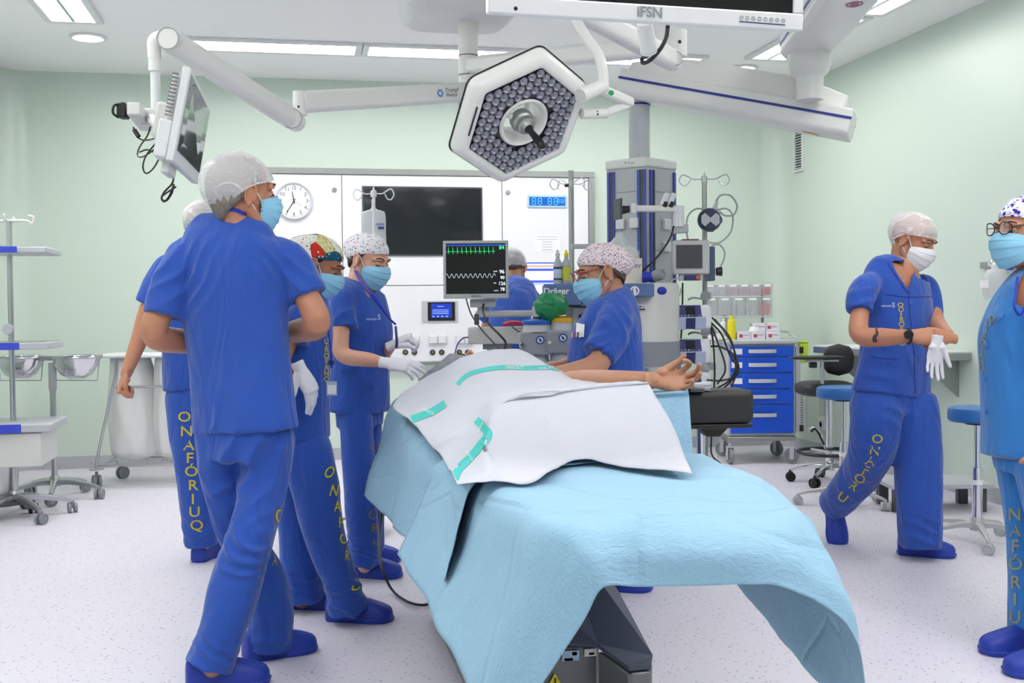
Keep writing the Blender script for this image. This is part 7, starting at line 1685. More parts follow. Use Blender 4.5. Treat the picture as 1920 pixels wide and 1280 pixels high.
P = person('woman in blue scrubs with red glasses and pink speckled cap behind the outstretched arm', G(1150, 1100), 'olive', W(1125, 514, d), D(-.93, -.25, -.22), D(-.24, .96, 0), 1.06,
    shirt[1:], [(Ws((1156, 590, 4.80), (1135, 650, 4.72), (1118, 684, 4.68), (1080, 696, 4.6), (1040, 700, 4.55)), [.056, .055, .05, .042, .029]), (Ws((1140, 590, 5.08), (1100, 660, 5.18), (1060, 690, 5.0), (1030, 690, 4.9)), [.056, .05, .045, .029])],
    [dict(a=(W(1042, 700, 4.55), D(-.95, -.1, -.1), D(0, -1, 0), D(0, 0, 1)), k=dict(curl=(25,)*4))],
    [(Ws((1135, 850, 4.85), (1135, 960, 4.85), (1138, 1085, 4.9)), [.08, .06, .038]), (Ws((1150, 850, 5.05), (1155, 950, 5.1), (1160, 1060, 5.15)), [.08, .06, .038])],
    shirt, slv, trs, [(G(1142, 1105), D(.95, 0, -.1), 0), (G(1160, 1078), D(-.9, 0, -.3), 0)], vox=.0075, seed=4.4,
    creases_s=[(W(1160, 620, 4.7), .2, .008, D(1, .6, 0), 50), (W(1125, 645, 4.65), .14, .007, D(.6, -1, 0), 60)], neck=W(1147, 552, d))
H = P['H']; hair_part(P['root'], H, M_brown, 1.06, low=-.066, thick=.006); mask_part(P['root'], H, 1.06)
cap_part(P['root'], H, M_capspeck, 1.07, 'fabric', bulge=(.035, .01), tilt=5.1); face_details(P['root'], P['body'], H, 1.06, closed=.6)
glasses_part(P['root'], H, mat('crimson_acetate', rgb(150, 24, 56), .3), 1.06)
r = P['root']
def patch(S, poly, off):        # convex pixel outline laid on a surface
    mb = MB(); n = 6; rows = []
    a, b, c, d_ = [np.array(p, float) for p in poly]
    for i in range(n+1):
        rows.append([S.hit(*((a+(b-a)*i/n)*(1-j/n)+(d_+(c-d_)*i/n)*j/n), off) for j in range(n+1)])
    for i in range(n):
        for j in range(n):
            q = (rows[i][j], rows[i+1][j], rows[i+1][j+1], rows[i][j+1])
            if all(x is not None for x in q) and max((x-y).length for x in q for y in q) < .12: mb.quad(*q)
    return mb
patch(P['ss'], [(1083, 606), (1098, 609), (1096, 632), (1081, 632)], .006).build('pocket_card', M_paper, r, smooth=0, recalc=False)
for k, (x, cm) in enumerate(((1083, M_red), (1088, M_navy), (1092, M_white), (1078, M_clear))):
    a_ = P['ss'].hit(x, 624, .012); b_ = P['ss'].hit(x-1, 634, .012)
    if a_ and b_: MB().cyl(a_, b_, .0035, n=10).build('pocket_pen', cm, r)
# ---- 7: man pulling off gloves ----
d = 5.5; s7 = D(.9, 0, .43)
shirt = [sec(1694, 492, d, 24, .065, s7), sec(1687, 502, d, 52, .085, s7), sec(1682, 515, d, 70, .105, s7), sec(1680, 545, d, 72, .125, s7), sec(1683, 600, d, 74, .135, s7), sec(1680, 655, d, 77, .13, s7), sec(1675, 705, d, 80, .135, s7), sec(1671, 740, d, 84, .14, s7)]
slv = [[sec(1650, 530, 5.46, 20, .055, s7), sec(1626, 536, 5.38, 24, .066, s7), sec(1613, 560, 5.33, 26, .07, s7), sec(1611, 584, 5.3, 25, .066, D(1, .0, 0))],
       [sec(1722, 530, 5.58, 18, .055, s7), sec(1738, 540, 5.6, 20, .060, s7), sec(1746, 570, 5.57, 20, .060, s7), sec(1748, 600, 5.54, 20, .058, D(1, 0, 0))]]
trs = [[sec(1673, 700, d, 74, .12, s7), sec(1674, 750, d, 74, .12, s7), sec(1680, 775, d, 70, .11, s7)],
       [sec(1645, 752, 5.46, 46, .11, X1), sec(1642, 800, 5.42, 44, .105, X1), sec(1632, 852, 5.5, 42, .098, X1), sec(1608, 897, 5.68, 39, .09, D(1, .3, 0)), sec(1580, 930, 5.85, 33, .085, D(.9, .5, 0)), sec(1563, 946, 5.95, 29, .085, D(.9, .5, 0))],
       [sec(1712, 752, 5.5, 44, .115, X1), sec(1720, 830, 5.48, 44, .11, X1), sec(1722, 920, 5.48, 43, .10, X1), sec(1725, 1022, 5.5, 36, .10, X1)]]
P = person('bald man in blue scrubs walking at the right and holding a white glove', G(1715, 1040), 'tan', W(1712, 453, d), D(.66, -.42, -.62), D(.28, .93, -.2), 1.06,
    shirt[1:], [(Ws((1625, 530, 5.36), (1612, 590, 5.3), (1614, 628, 5.24), (1660, 632, 5.15), (1704, 630, 5.06)), [.054, .05, .047, .043, .029]),
                (Ws((1742, 545, 5.6), (1752, 595, 5.52), (1760, 612, 5.42), (1778, 628, 5.2)), [.05, .044, .042, .029])],
    [dict(a=(W(1706, 630, 5.06), D(.97, -.02, -.1), D(.1, -.4, .8), D(0, .9, .3)), k=dict(curl=(48, 52, 55, 60), thumb=(12, 25), s=1.0)),
     dict(a=(W(1783, 634, 5.16), D(-.8, .15, -.25), D(-.3, -.3, .9), D(.0, .9, .2)), k=dict(curl=(55, 58, 60, 60), thumb=(20, 25), s=.9))],
    [(Ws((1645, 760, 5.46), (1638, 860, 5.45), (1562, 945, 5.95)), [.08, .06, .038]), (Ws((1715, 760, 5.5), (1722, 880, 5.48), (1722, 1018, 5.5)), [.08, .06, .034])],
    shirt, slv, trs, [(W(1560, 945, 6.0)-V(0, 0, .06), D(.15, 0, -1), -1.05), (G(1716, 1040), D(.93, 0, -.3), 0)], vox=.0075, seed=6.2, group='scrub clad staff at the right',
    creases_s=[(W(1625, 545, 5.25), .16, .008, D(.3, -1, 0), 60), (W(1660, 700, 5.3), .2, .009, D(.7, 1, 0), 45)],
    creases_t=[(W(1700, 770, 5.3), .2, .008, D(.8, 1, 0), 40), (W(1632, 850, 5.35), .14, .006, D(.2, 1, 0), 60), (W(1726, 1000, 5.4), .15, .01, D(0, 1, 0), 60)],
    neck=W(1694, 500, d), vneck=([(1668, 488), (1722, 486), (1712, 520), (1703, 546), (1686, 522)], 5.5))
H = P['H']; mask_part(P['root'], H, 1.06, M_maskw); cap_part(P['root'], H, M_bouf, 1.06, 'bouffant', tilt=3.3); face_details(P['root'], P['body'], H, 1.06, closed=.8)
r = P['root']; P7 = P
letters(P, 'ts', [(c, x, y, 23, dict(ang=a, sx=1.15)) for c, x, y, a in (('O', 1645, 823, .1), ('N', 1640, 845, .15), ('A', 1632, 864, .25), ('F', 1623, 881, .4), ('Ó', 1612, 897, .5), ('R', 1600, 911, .6), ('I', 1591, 921, .65), ('U', 1580, 932, .65))], name='leg_lettering')
letters(P, 'ss', [(c, x, y, 11.5, dict(sx=1.25)) for c, x, y in (('Q', 1688, 572), ('U', 1689, 581), ('I', 1689, 590), ('R', 1690, 599), ('Ó', 1690, 608), ('F', 1690, 617), ('A', 1690, 626), ('N', 1690, 635), ('O', 1691, 644))], name='chest_lettering')
letters(P, 'ss', [('sescam', 1662, 573, 7, {}), ('S', 1675, 572, 13, {})], m=M_whitep, name='chest_logo', bold=.004)
for (x, y) in ((1706, 567), (1711, 612), (1717, 661), (1716, 705)):
    q = P['ss'].hit(x, y, .001)
    if q: MB().lathe([(0, 0), (.010, 0), (.010, .003), (.007, .004), (0, .003)], q, P['ss'].normal(x, y), 14).build('button', mat('blue_button', rgb(40, 80, 190), .35), P['shirt'])
mb = MB(); P['ss'].print_poly(mb, [(1703, 546), (1707, 600), (1713, 660), (1716, 738)], 1.2, off=.0015); P['ss'].print_poly(mb, [(1660, 552), (1690, 556), (1703, 557), (1750, 556)], 1.2, off=.0015)
P['ss'].print_poly(mb, [(1632, 668), (1655, 672), (1682, 673)], 1.4, off=.0015)
mb.build('seam', mat('navy_thread', rgb(14, 36, 120), .8), P['shirt'], recalc=False)
mb = MB(); P['ss'].print_poly(mb, [(1664, 490), (1684, 520), (1702, 547)], 4, off=.004); P['ss'].print_poly(mb, [(1722, 494), (1712, 520), (1703, 547)], 4, off=.004)
if mb.v: mb.build('neckline', M_scr, P['shirt'], recalc=False)
wc = W(1703, 627, 5.02)
wt = MB(); wt.lathe([(0, 0), (.021, 0), (.021, .008), (.018, .011), (0, .011)], wc, -CF); wt.build('watch', M_black, r)
MB().tube([W(1704, 630, 5.06)+D(.0, math.cos(a)*.033, math.sin(a)*.033) for a in np.linspace(0, 2*math.pi, 13)[:-1]]+[W(1704, 630, 5.06)+D(0, .033, 0)], .006, n=8, sub=2).build('watch_strap', M_black, r)
SB = Surf(*P['bodyv']); mb = MB(); SB.print_poly(mb, [(1647, 611), (1643, 618), (1645, 625), (1640, 632), (1641, 641)], (2, 9), off=.0012)
mb.build('tattoo', mat('tattoo_ink', rgb(70, 56, 52), .6), r, recalc=False)
gm = MB(); hand_volume(gm, W(1757, 640, 4.98), D(-.12, -1, 0), D(.1, 0, -1), D(1, 0, 0), curl=(6, 10, 8, 12), thumb=(25, 8), s=.95, r=1.0, spread=7)
g = remesh(gm, .003, 2); o = finish_part('latex_glove', g[0], g[2], M_glove, None); tag(o, 'limp white latex glove dangling from the walking man\'s hands', 'glove')
# ---- 8: woman at the right edge ----
d = 4.1; s8 = D(.35, 0, .93)
shirt = [(W(1944, 500, d), .07, .065, s8), (W(1944, 516, d), .12, .09, s8), (W(1942, 540, d), .17, .115, s8), (W(1936, 580, d), .185, .15, s8), (W(1931, 628, d), .185, .175, s8), (W(1930, 690, d), .18, .17, s8), (W(1932, 770, d), .19, .17, s8), (W(1932, 855, d), .20, .172, s8)]
slv = [[(W(1962, 535, 3.95), .07, .07, X1), (W(1972, 575, 3.9), .075, .075, X1), (W(1978, 630, 3.88), .07, .07, X1)]]
trs = [[(W(1932, 820, d), .17, .15, s8), (W(1934, 880, d), .16, .13, s8)], [(W(1922, 860, 4.15), .10, .10, X1), (W(1934, 960, 4.13), .092, .092, X1), (W(1937, 1060, 4.1), .088, .088, X1), (W(1937, 1186, 4.06), .092, .09, X1)], [(W(1955, 860, 3.98), .10, .10, X1), (W(1975, 1000, 3.9), .09, .09, X1), (W(1990, 1215, 3.85), .09, .09, X1)]]
P = person('woman at the right edge in lighter blue scrubs, daisy cap and dark glasses', G(1938, 1225), 'tan', W(1921, 438, d), D(-.95, -.03, -.30), D(-.03, 1, 0), 1.1,
    shirt[1:], [(Ws((1965, 545, 3.93), (1980, 640, 3.88), (1990, 720, 3.86), (1975, 820, 3.75)), [.05, .044, .04, .028])], [dict(a=(W(1975, 820, 3.75), D(-.1, -1, -.1), D(0, 0, 1), D(-1, 0, 0)), k=dict(curl=(25,)*4))],
    [(Ws((1925, 870, 4.15), (1934, 1020, 4.1), (1937, 1190, 4.06)), [.08, .06, .038]), (Ws((1955, 870, 3.98), (1975, 1020, 3.9), (1990, 1215, 3.85)), [.08, .06, .038])],
    shirt, slv, trs, [(G(1934, 1222), D(-.97, 0, -.1), 0), (G(1985, 1262), D(-.97, 0, -.1), 0)], vox=.0075, seed=8.3, shirtmat=M_scr2, group='scrub clad staff at the right',
    creases_s=[(W(1890, 580, 3.95), .2, .008, D(1, -.5, 0), 45)], neck=W(1944, 508, d), vneck=([(1925, 490), (1905, 540), (1903, 575), (1925, 580), (1940, 500)], 4.1))
H = P['H']; hair_part(P['root'], H, M_dark, 1.1, low=-.07, thick=.005); mask_part(P['root'], H, 1.1)
cap_part(P['root'], H, M_capdaisy, 1.1, 'fabric', bulge=(.03, .01), tilt=6.1); face_details(P['root'], P['body'], H, 1.1, closed=.25)
glasses_part(P['root'], H, M_black, 1.1)
letters(P, 'ss', [(c, x, y, 16, dict(sx=.9)) for c, x, y in (('Q', 1861, 596), ('U', 1855, 607), ('I', 1850, 618), ('R', 1847, 630), ('Ó', 1844, 642), ('F', 1842, 654), ('A', 1841, 666), ('N', 1841, 678), ('O', 1842, 691))], m=mat('muted_yellow_print', rgb(146, 150, 120), .7), name='chest_lettering')
letters(P, 'ts', [(c, x, y, 34, dict(sx=.95)) for c, x, y in (('N', 1903, 965), ('A', 1904, 995), ('F', 1904, 1025), ('Ó', 1905, 1058), ('R', 1905, 1092), ('I', 1904, 1125), ('U', 1904, 1158), ('Q', 1906, 1194))], m=mat('muted_yellow_print', rgb(146, 150, 120), .7), name='leg_lettering')
for (x, y) in ((1879, 592), (1851, 648), (1848, 709), (1849, 770)):
    q = P['ss'].hit(x, y, .001)
    if q: MB().lathe([(0, 0), (.011, 0), (.011, .003), (.007, .004), (0, .003)], q, P['ss'].normal(x, y), 14).build('button', mat('pale_blue_button', rgb(60, 120, 205), .35), P['shirt'])
MB().tube([W(1908, 520, 3.98), W(1904, 555, 3.9), W(1902, 575, 3.88), W(1912, 590, 3.88), W(1922, 575, 3.88)], .005, n=6, sub=5).build('lanyard', M_lany, P['root'])
# ================= operating table =================
M_tbl = mat('table_steel', rgb(118, 120, 124), .38, .7); M_tbld = mat('table_cover_dark', rgb(74, 80, 98), .35, .4)
TX = .68
t = empty('operating_table', (TX, 3.4, 0), 'grey steel operating table base and top under the blue drapes', 'operating table')
MB().box((TX, 3.12, .77), (.46, 2.3, .05)).build('table_top', M_tbl, t, bevel=.01)
MB().box((TX, 3.12, .82), (.48, 2.3, .05)).build('mattress', M_blackf, t, bevel=.02)
for s in (-1, 1): MB().box((TX+s*.27, 3.3, .80), (.012, 1.5, .03)).build('side_rail', M_steel, t)
MB().box((TX, 3.75, .52), (.30, .40, .50)).build('column', M_tbl, t, bevel=.02); MB().box((TX, 3.75, .74), (.40, .55, .08)).build('head_block', M_tbl, t, bevel=.02)
mb = MB(); 
top = [(.52, 3.18), (.875, 3.18), (.86, 4.5), (.52, 4.5)]
mb.add([(x, y, .03) for x, y in top]+[(.52, 3.18, .262), (.875, 3.18, .262), (.86, 4.5, .262), (.52, 4.5, .262)], [(3, 2, 1, 0), (4, 5, 6, 7), (0, 1, 5, 4), (1, 2, 6, 5), (2, 3, 7, 6), (3, 0, 4, 7)]).build('base_box', M_tbl, t, bevel=.012)
p1, p2, p3, p4 = W(1223, 1231, 3.20), W(1221, 1250, 3.12), W(1180, 1254, 3.10), W(1120, 1210, 3.25)
ap = V(.88, 3.95, .62); zt_ = .245
mb = MB(); mb.add([p1, p2, p3, p4, V(.60, 3.22, .27), V(.52, 3.6, .55), V(.84, 3.62, .55), V(1.02, 3.5, .33)], [(0, 1, 2, 3), (0, 3, 6, 7), (3, 4, 5, 6)]); mb.build('sloping_cover', M_tbld, t, solid=.012, smooth=0)
b1, b2 = p1-V(0, 0, .0), p2
mb = MB(); w0, w1, w2, w3 = p4+V(.0, -.0, -.012), p3-V(0, 0, .012), p2-V(0, 0, .012), p1-V(0, 0, .012)
mb.add([w0, w1, w2, w3, w0-V(0, 0, .12), V(w1.x, w1.y, 0.03), V(w2.x, w2.y, 0.03), V(w3.x, w3.y, 0.03)], [(0, 1, 2, 3), (7, 6, 5, 4), (0, 4, 5, 1), (1, 5, 6, 2), (2, 6, 7, 3), (3, 7, 4, 0)]); mb.build('front_foot', M_tbl, t, bevel=.008)
def tl(px, py, w, h, m, nm):
    q = pl(px, py, 1, 3.165); mb = MB().box((q.x, 3.172, q.z), (w, .004, h)); return mb.build(nm, m, t, smooth=0)
tl(1071, 1230, .052, .030, mat('label_pale_blue', rgb(170, 196, 222), .4), 'blue_label'); tl(1108, 1224, .036, .022, M_paper, 'white_label'); tl(1067, 1237, .026, .008, mat('label_blue', rgb(40, 100, 190), .4), 'label_bar'); tl(1110, 1226, .016, .007, M_dgrey, 'label_bar'); tl(1078, 1226, .015, .010, M_paper, 'label_ring')
q = pl(1041, 1274, 1, 3.165); MB().add([(q.x-.02, 3.168, q.z-.017), (q.x+.02, 3.168, q.z-.017), (q.x, 3.168, q.z+.018)], [(0, 1, 2)]).build('warning_triangle', M_yellow, t, smooth=0, solid=.002)
MB().box((q.x, 3.165, q.z-.002), (.005, .002, .016)).build('warning_mark', M_black, t)
# arm board
t = empty('arm_board', W(1350, 800, 3.6), 'black padded arm board sticking out to the right of the table', 'arm board')
pa, pb = W(1180, 766, 3.55), W(1415, 766, 3.6); zt_, zb_ = W(1350, 733, 3.55).z, W(1350, 797, 3.55).z
ux_ = (pb-pa); ux_.z = 0; Lp = ux_.length; ux_.normalize(); uy_ = V(-ux_.y, ux_.x, 0); mid = (pa+pb)/2+uy_*.07
Fm_ = frame_from(ux_, uy_, V(0, 0, 1), V(mid.x, mid.y, 0))
MB(Fm_).box((0, 0, (zt_+zb_)/2), (Lp, .15, zt_-zb_)).build('pad', M_blackf, t, bevel=.022, segs=4)
MB(Fm_).box((0, 0, zb_-.008), (Lp*.98, .13, .014)).build('base_plate', M_black, t, bevel=.003); MB(Fm_).prism([(-.05, 0), (.05, 0), (.02, -.03), (-.02, -.03)], frame_from(V(1, 0, 0), V(0, 0, 1), V(0, -1, 0), V(Lp*.2, 0, zb_-.015)), -.03, .03).build('clamp', M_black, t)
b = on_floor(1314, 5.2); o = empty('support_stand', b, 'plain chrome post standing behind the black arm board', 'stand'); MB().cyl((b.x, b.y, .03), (b.x, b.y, .85), .022).build('post', M_chrome, o); MB().lathe([(0, 0), (.14, 0), (.14, .012), (.03, .03), (0, .03)], b).build('foot', M_tbl, o)
o = empty('pulse_sensor', W(1312, 726, 3.55), 'small grey pulse sensor lying on the black arm board by the fingertips', 'sensor'); 
for k, (a, b, m) in enumerate((((1298, 727, 3.58), (1328, 729, 3.6), M_mgrey), ((1296, 722, 3.6), (1330, 719, 3.62), M_lgrey), ((1292, 731, 3.57), (1320, 731, 3.57), M_dgrey))):
    beam(o, 'shell', W(*a), W(*b), .012, .035, m, bev=.003)
cable('sensor_lead', [W(*p) for p in ((1318, 722, 3.62), (1338, 700, 3.7), (1342, 680, 3.9), (1330, 660, 4.4), (1318, 668, 5.6))], .0025, M_black, 'thin black lead running from the pulse sensor to the pumps') if False else None
# ================= patient =================
M_cur_skin[0] = M_skin['olive']
s9 = D(1, 0, 0)
bt = MB(); y1 = V(0, 1, 0)
loft(bt, [(V(TX, 4.18, .935), .10, .05, V(1, 0, 0)), (V(TX, 4.10, .935), .18, .07, V(1, 0, 0)), (V(TX, 3.95, .935), .19, .075, V(1, 0, 0)), (V(TX, 3.7, .93), .15, .07, V(1, 0, 0)), (V(TX, 3.5, .93), .15, .065, V(1, 0, 0)), (V(TX, 3.4, .93), .14, .06, V(1, 0, 0))], 20, 4)
for s in (-1, 1): limb(bt, [V(TX+s*.07, 3.42, .925), V(TX+s*.08, 3.22, .93), V(TX+s*.08, 3.02, .92)], [.055, .045, .035]); limb(bt, [V(TX+s*.08, 3.02, .92), V(TX+s*.08, 2.98, .95), V(TX+s*.08, 2.96, .98)], [.03, .03, .022])
HP = V(TX, 4.41, .972)
limb(bt, [HP+V(0, -.05, -.01), V(TX, 4.22, .985), V(TX, 4.12, .985)], [.055, .056, .07], caps=False)
ap_ = [V(TX+.17, 4.02, .95)]+[W(*p) for p in ((1085, 716, 3.85), (1150, 714, 3.62), (1190, 714, 3.56), (1228, 713, 3.50))]
limb(bt, ap_, [.045, .042, .036, .033, .027])
pt = empty('patient', (TX, 3.5, .87), 'patient lying under the white sheet with one bare arm stretched out palm up', 'person')
hbm = MB(); HF = head_frame(HP, (0, -.12, 1), (0, 1, .1)); head_volume(HF, hbm, 1.0)
hm = MB(); hand_volume(hm, W(1226, 713, 3.50), D(.98, .0, -.05), D(-.05, .6, -.8), D(.1, .8, .55), curl=(50, 32, 28, 32), thumb=(26, 30), spread=7, s=.98)
v, f = merge([remesh(bt, .008, 4), remesh(hbm, .004, 3), remesh(hm, .0024, 2)]); finish_part('body', v, f, M_skin['olive'], pt)
cap_part(pt, HF, mat('gown_print', rgb(40, 66, 170), .8, c2=rgb(190, 190, 130), cs=45), 1.02, 'fabric'); face_details(pt, pt, HF, 1.0, closed=.95)
o = pad(MB(), (TX, 4.42, .90), (.22, .16, .045), 3).build('pillow', mat('pillow_blue', rgb(60, 90, 190), .7), None, smooth=180); tag(o, 'flat blue pillow beneath the patient\'s head', 'pillow')
# patterned gown bunched at the shoulder
def surf_grid(name, R, m, n, amp, label, cat, group=None, solid=.0015, fold=(4, 3), seed=0, parent=None, back=None):
    """R: rows of (px,py,d) control points"""
    P = [[np.array(W(*q)) if len(q) == 3 else np.array(q[0]) for q in r] for r in R]
    P = [catmull(r, n) for r in P]; P = [list(c) for c in zip(*P)]; P = [catmull(c, n) for c in P]
    P = [list(c) for c in zip(*P)]; A_ = np.array(P)
    du = np.gradient(A_, axis=0); dv = np.gradient(A_, axis=1); N_ = np.cross(du, dv); N_ /= (np.linalg.norm(N_, axis=2, keepdims=True)+1e-9)
    if N_[..., 2].mean() < 0: N_ = -N_
    H_ = np.zeros(A_.shape[:2])
    for i in range(H_.shape[0]):
        for j in range(H_.shape[1]):
            p = A_[i, j]; q = (p[0]+seed, p[1], p[2])
            H_[i, j] = amp*(noise.noise(Vector(q)*fold[0])*1.1+.8*(ridg(q, fold[1])-.5)+.18*noise.noise(Vector(q)*fold[0]*6))
    A_ = A_+N_*H_[..., None]; rows = [[Vector(p) for p in r] for r in A_]
    mb = MB().grid(rows); o = mb.build(name, m, parent, smooth=180, recalc=False)
    if parent is None: tag(o, label, cat, group)
    if solid: d_ = o.modifiers.new('thickness', 'SOLIDIFY'); d_.thickness = solid; d_.offset = -1
    return o, Surf(mb.v, mb.f)
def drape_mat(name, c, sc, st, scale=(1, 1, 1), fold_=.4):
    m = mat(name, c, .6, spec=.25, sheen=.1); nt = m.node_tree; p = nt.nodes['Principled BSDF']; tc = nd(m, 'ShaderNodeTexCoord'); mp = nd(m, 'ShaderNodeMapping'); mp.inputs['Scale'].default_value = scale
    nt.links.new(tc.outputs['Object'], mp.inputs['Vector'])
    n = nd(m, 'ShaderNodeTexNoise'); n.inputs['Scale'].default_value = sc; n.inputs['Detail'].default_value = 3; n.inputs['Distortion'].default_value = .8; nt.links.new(mp.outputs[0], n.inputs['Vector'])
    v = nd(m, 'ShaderNodeTexVoronoi', feature='DISTANCE_TO_EDGE'); v.inputs['Scale'].default_value = 2.6; nt.links.new(tc.outputs['Object'], v.inputs['Vector'])
    mr = nd(m, 'ShaderNodeMapRange'); mr.inputs[2].default_value = .03; nt.links.new(v.outputs['Distance'], mr.inputs[0])
    b1 = nd(m, 'ShaderNodeBump'); b1.inputs['Strength'].default_value = fold_; b1.inputs['Distance'].default_value = .012; nt.links.new(mr.outputs[0], b1.inputs['Height'])
    b2 = nd(m, 'ShaderNodeBump'); b2.inputs['Strength'].default_value = st; b2.inputs['Distance'].default_value = .004; nt.links.new(n.outputs['Fac'], b2.inputs['Height']); nt.links.new(b1.outputs[0], b2.inputs['Normal']); nt.links.new(b2.outputs[0], p.inputs['Normal'])
    return m
M_drape = drape_mat('light_blue_drape', rgb(148, 189, 215), 55, .8, (1, 3.2, 1.6)); M_sheet = drape_mat('white_cotton_sheet', rgb(197, 199, 210), 200, .15, fold_=.12)
M_gown = mat('patient_gown', rgb(34, 60, 170), .8, c2=rgb(180, 176, 110), cs=38)
surf_grid('patient_gown', [[(783, 712, 4.40), (812, 690, 4.42), (840, 668, 4.44), (866, 664, 4.44), (884, 668, 4.42)], [(790, 716, 4.3), (820, 698, 4.3), (845, 684, 4.3), (870, 682, 4.3), (886, 684, 4.3)], [(800, 722, 4.2), (825, 706, 4.2), (850, 692, 4.2), (872, 690, 4.2), (890, 692, 4.2)]], M_gown, 8, .012, 'rumpled blue patterned gown showing past the head end of the white sheet', 'gown', fold=(9, 8))
surf_grid('patient_gown', [[(985, 668, 4.4), (1000, 676, 4.4), (1022, 684, 4.38), (1035, 692, 4.36)], [(990, 684, 4.3), (1005, 690, 4.3), (1024, 696, 4.3), (1040, 702, 4.3)]], M_gown, 8, .01, 'small blue fold of gown by the vaporizers at the sheet\'s head end', 'gown', fold=(9, 8))
# drapes
D1 = [[(686, 929, 4.25), (708, 850, 4.32), (743, 750, 4.42), (870, 752, 4.45), (1000, 755, 4.4), (1045, 850, 4.35)],
      [(735, 984, 3.75), (752, 895, 3.8), (768, 795, 3.90), (900, 800, 3.85), (1062, 792, 3.85), (1105, 900, 3.8)],
      [(786, 1037, 3.0), (800, 950, 3.1), (800, 846, 3.25), (950, 838, 3.2), (1150, 828, 3.3), (1180, 960, 3.3)],
      [(822, 1074, 2.6), (840, 985, 2.68), (852, 876, 2.80), (980, 872, 2.8), (1200, 850, 2.9), (1225, 980, 2.9)],
      [(837, 1090, 2.40), (864, 985, 2.37), (898, 905, 2.42), (1000, 886, 2.52), (1215, 870, 2.72), (1250, 980, 2.72)]]
o1, S1 = surf_grid('surgical_drape', D1, M_drape, 12, .015, 'light blue drape over the head half of the table, hanging low at the left', 'drape', 'light blue drapes', fold=(5, 3.5), seed=2)
D2 = [[(748, 1040, 3.0), (795, 940, 3.0), (842, 852, 3.02), (930, 846, 3.02), (1040, 838, 3.04), (1140, 832, 3.06), (1222, 832, 3.08), (1250, 880, 3.05), (1280, 1000, 3.0)],
      [(797, 1127, 2.52), (850, 1010, 2.54), (900, 897, 2.50), (1010, 886, 2.54), (1120, 882, 2.56), (1240, 877, 2.60), (1352, 866, 2.66), (1390, 930, 2.64), (1425, 1140, 2.62)],
      [(838, 1208, 2.30), (890, 1075, 2.28), (942, 945, 2.24), (1055, 930, 2.24), (1180, 926, 2.25), (1320, 918, 2.29), (1455, 922, 2.36), (1500, 1000, 2.34), (1478, 1212, 2.44)],
      [(895, 1310, 2.10), (950, 1130, 2.06), (1010, 982, 2.03), (1110, 975, 2.02), (1240, 972, 2.03), (1380, 966, 2.05), (1512, 978, 2.10), (1575, 1085, 2.10), (1542, 1285, 2.25)],
      [(960, 1330, 2.03), (1030, 1150, 1.97), (1082, 1040, 1.94), (1170, 1032, 1.95), (1290, 1030, 1.95), (1400, 1028, 1.96), (1500, 1045, 1.99), (1600, 1135, 2.00), (1600, 1300, 2.08)],
      [(1005, 1296, 1.99), (1086, 1175, 1.94), (1130, 1102, 1.92), (1200, 1100, 1.94), (1300, 1098, 1.945), (1404, 1095, 1.95), (1475, 1104, 1.96), (1590, 1172, 1.97), (1632, 1300, 2.00)]]
o2, S2 = surf_grid('surgical_drape', D2, M_drape, 12, .012, 'light blue crinkled drape over the foot half of the table nearest the camera', 'drape', 'light blue drapes', fold=(4.5, 3.2), seed=7)
D3 = [[(1100, 735, 3.95), (1180, 728, 3.9), (1288, 722, 3.9)], [(1110, 745, 3.52), (1190, 737, 3.50), (1290, 731, 3.50)], [(1118, 760, 3.49), (1196, 752, 3.47), (1292, 745, 3.47)], [(1150, 810, 3.46), (1218, 805, 3.44), (1295, 800, 3.45)], [(1190, 868, 3.44), (1245, 864, 3.42), (1299, 862, 3.44)]]
surf_grid('surgical_drape', D3, M_drape, 10, .006, 'light blue drape hanging over the arm board beneath the open hand', 'drape', 'light blue drapes', fold=(6, 4), seed=4)
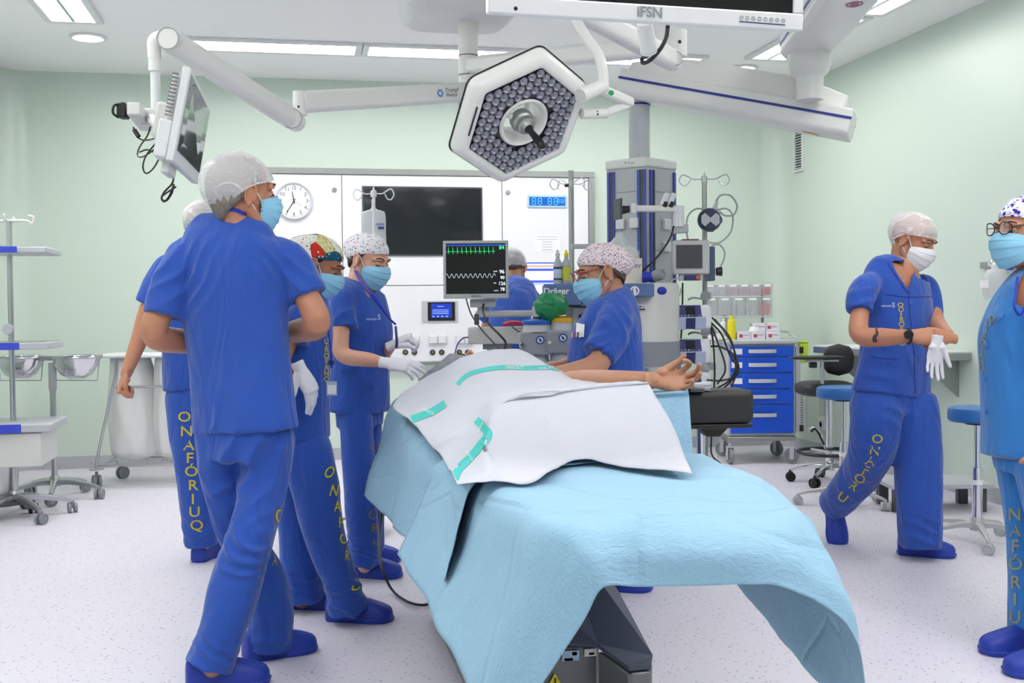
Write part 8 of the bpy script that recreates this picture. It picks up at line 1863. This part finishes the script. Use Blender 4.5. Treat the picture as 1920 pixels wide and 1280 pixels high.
SH = [[(786, 714, 4.22), (830, 690, 4.28), (868, 668, 4.34), (928, 656, 4.40), (984, 661, 4.36), (1038, 690, 4.26), (1086, 716, 4.16)],
      [(736, 756, 4.0), (790, 738, 3.95), (850, 708, 3.95), (930, 690, 3.95), (1010, 692, 3.92), (1066, 706, 3.86), (1112, 724, 3.80)],
      [(772, 790, 3.55), (815, 775, 3.5), (868, 745, 3.50), (930, 728, 3.48), (1005, 720, 3.45), (1085, 720, 3.42), (1160, 724, 3.40)],
      [(806, 832, 3.1), (846, 812, 3.05), (892, 790, 3.05), (955, 744, 3.00), (1040, 732, 3.02), (1130, 722, 3.04), (1210, 717, 3.06)],
      [(824, 850, 2.98), (866, 830, 2.92), (904, 812, 2.88), (946, 762, 2.93), (1044, 744, 2.97), (1138, 733, 3.0), (1220, 727, 3.02)],
      [(846, 885, 2.5), (884, 878, 2.46), (912, 860, 2.46), (926, 838, 2.60), (1058, 812, 2.80), (1165, 805, 2.82), (1262, 800, 2.78)],
      [(859, 907, 2.31), (900, 908, 2.30), (938, 903, 2.31), (1002, 905, 2.30), (1077, 860, 2.58), (1188, 876, 2.52), (1298, 888, 2.40)]]
o3, S3 = surf_grid('white_sheet', SH, M_sheet, 13, .009, 'white hospital sheet with teal printed band covering the patient', 'sheet', fold=(5, 4), seed=11, solid=.002)
mb = MB(); S3.print_poly(mb, [(853, 900), (862, 880), (884, 858), (905, 832), (916, 815), (904, 797), (894, 788)], 15, off=.003); mb.build('printed_band', mat('teal_print', rgb(58, 196, 188), .7), o3, recalc=False); mb = MB(); S3.print_poly(mb, [(772, 787), (790, 781), (812, 772), (836, 757)], 14, off=.003); mb.build('printed_band', mat('teal_print', rgb(58, 196, 188), .7), o3, recalc=False); mb = MB()
S3.print_poly(mb, [(858, 722), (874, 706), (900, 696), (940, 690), (985, 691), (1030, 690), (1052, 693)], 8, off=.003); mb.build('printed_band', mat('teal_print', rgb(58, 196, 188), .7), o3, recalc=False)
mb = MB()
for tx, x, y, sz, an in (('sescam', 965, 690, 12, 0), ('sescam', 1025, 691, 11, -.1), ('sescam', 808, 774, 11, .45), ('sescam', 904, 800, 9, -1.1), ('sescam', 884, 858, 10, 1.0)): S3.print_text(mb, tx, x, y, sz, ang=an, off=.0045)
mb.build('band_lettering', mat('pale_print', rgb(210, 238, 236), .7), o3, smooth=0, recalc=False)
# cable on the floor left of the table
cable('table_cable', [W(740, 757, 4.5), W(732, 780, 4.45), W(727, 850, 4.35), W(716, 960, 4.2), G(711, 1030, .25), G(716, 1065, .12), G(735, 1105, .02), G(765, 1128, .012), G(800, 1133, .012), V(G(830, 1120).x, G(830, 1120).y, .012)], .006, M_black, 'black cable running down the left side of the table to the floor')
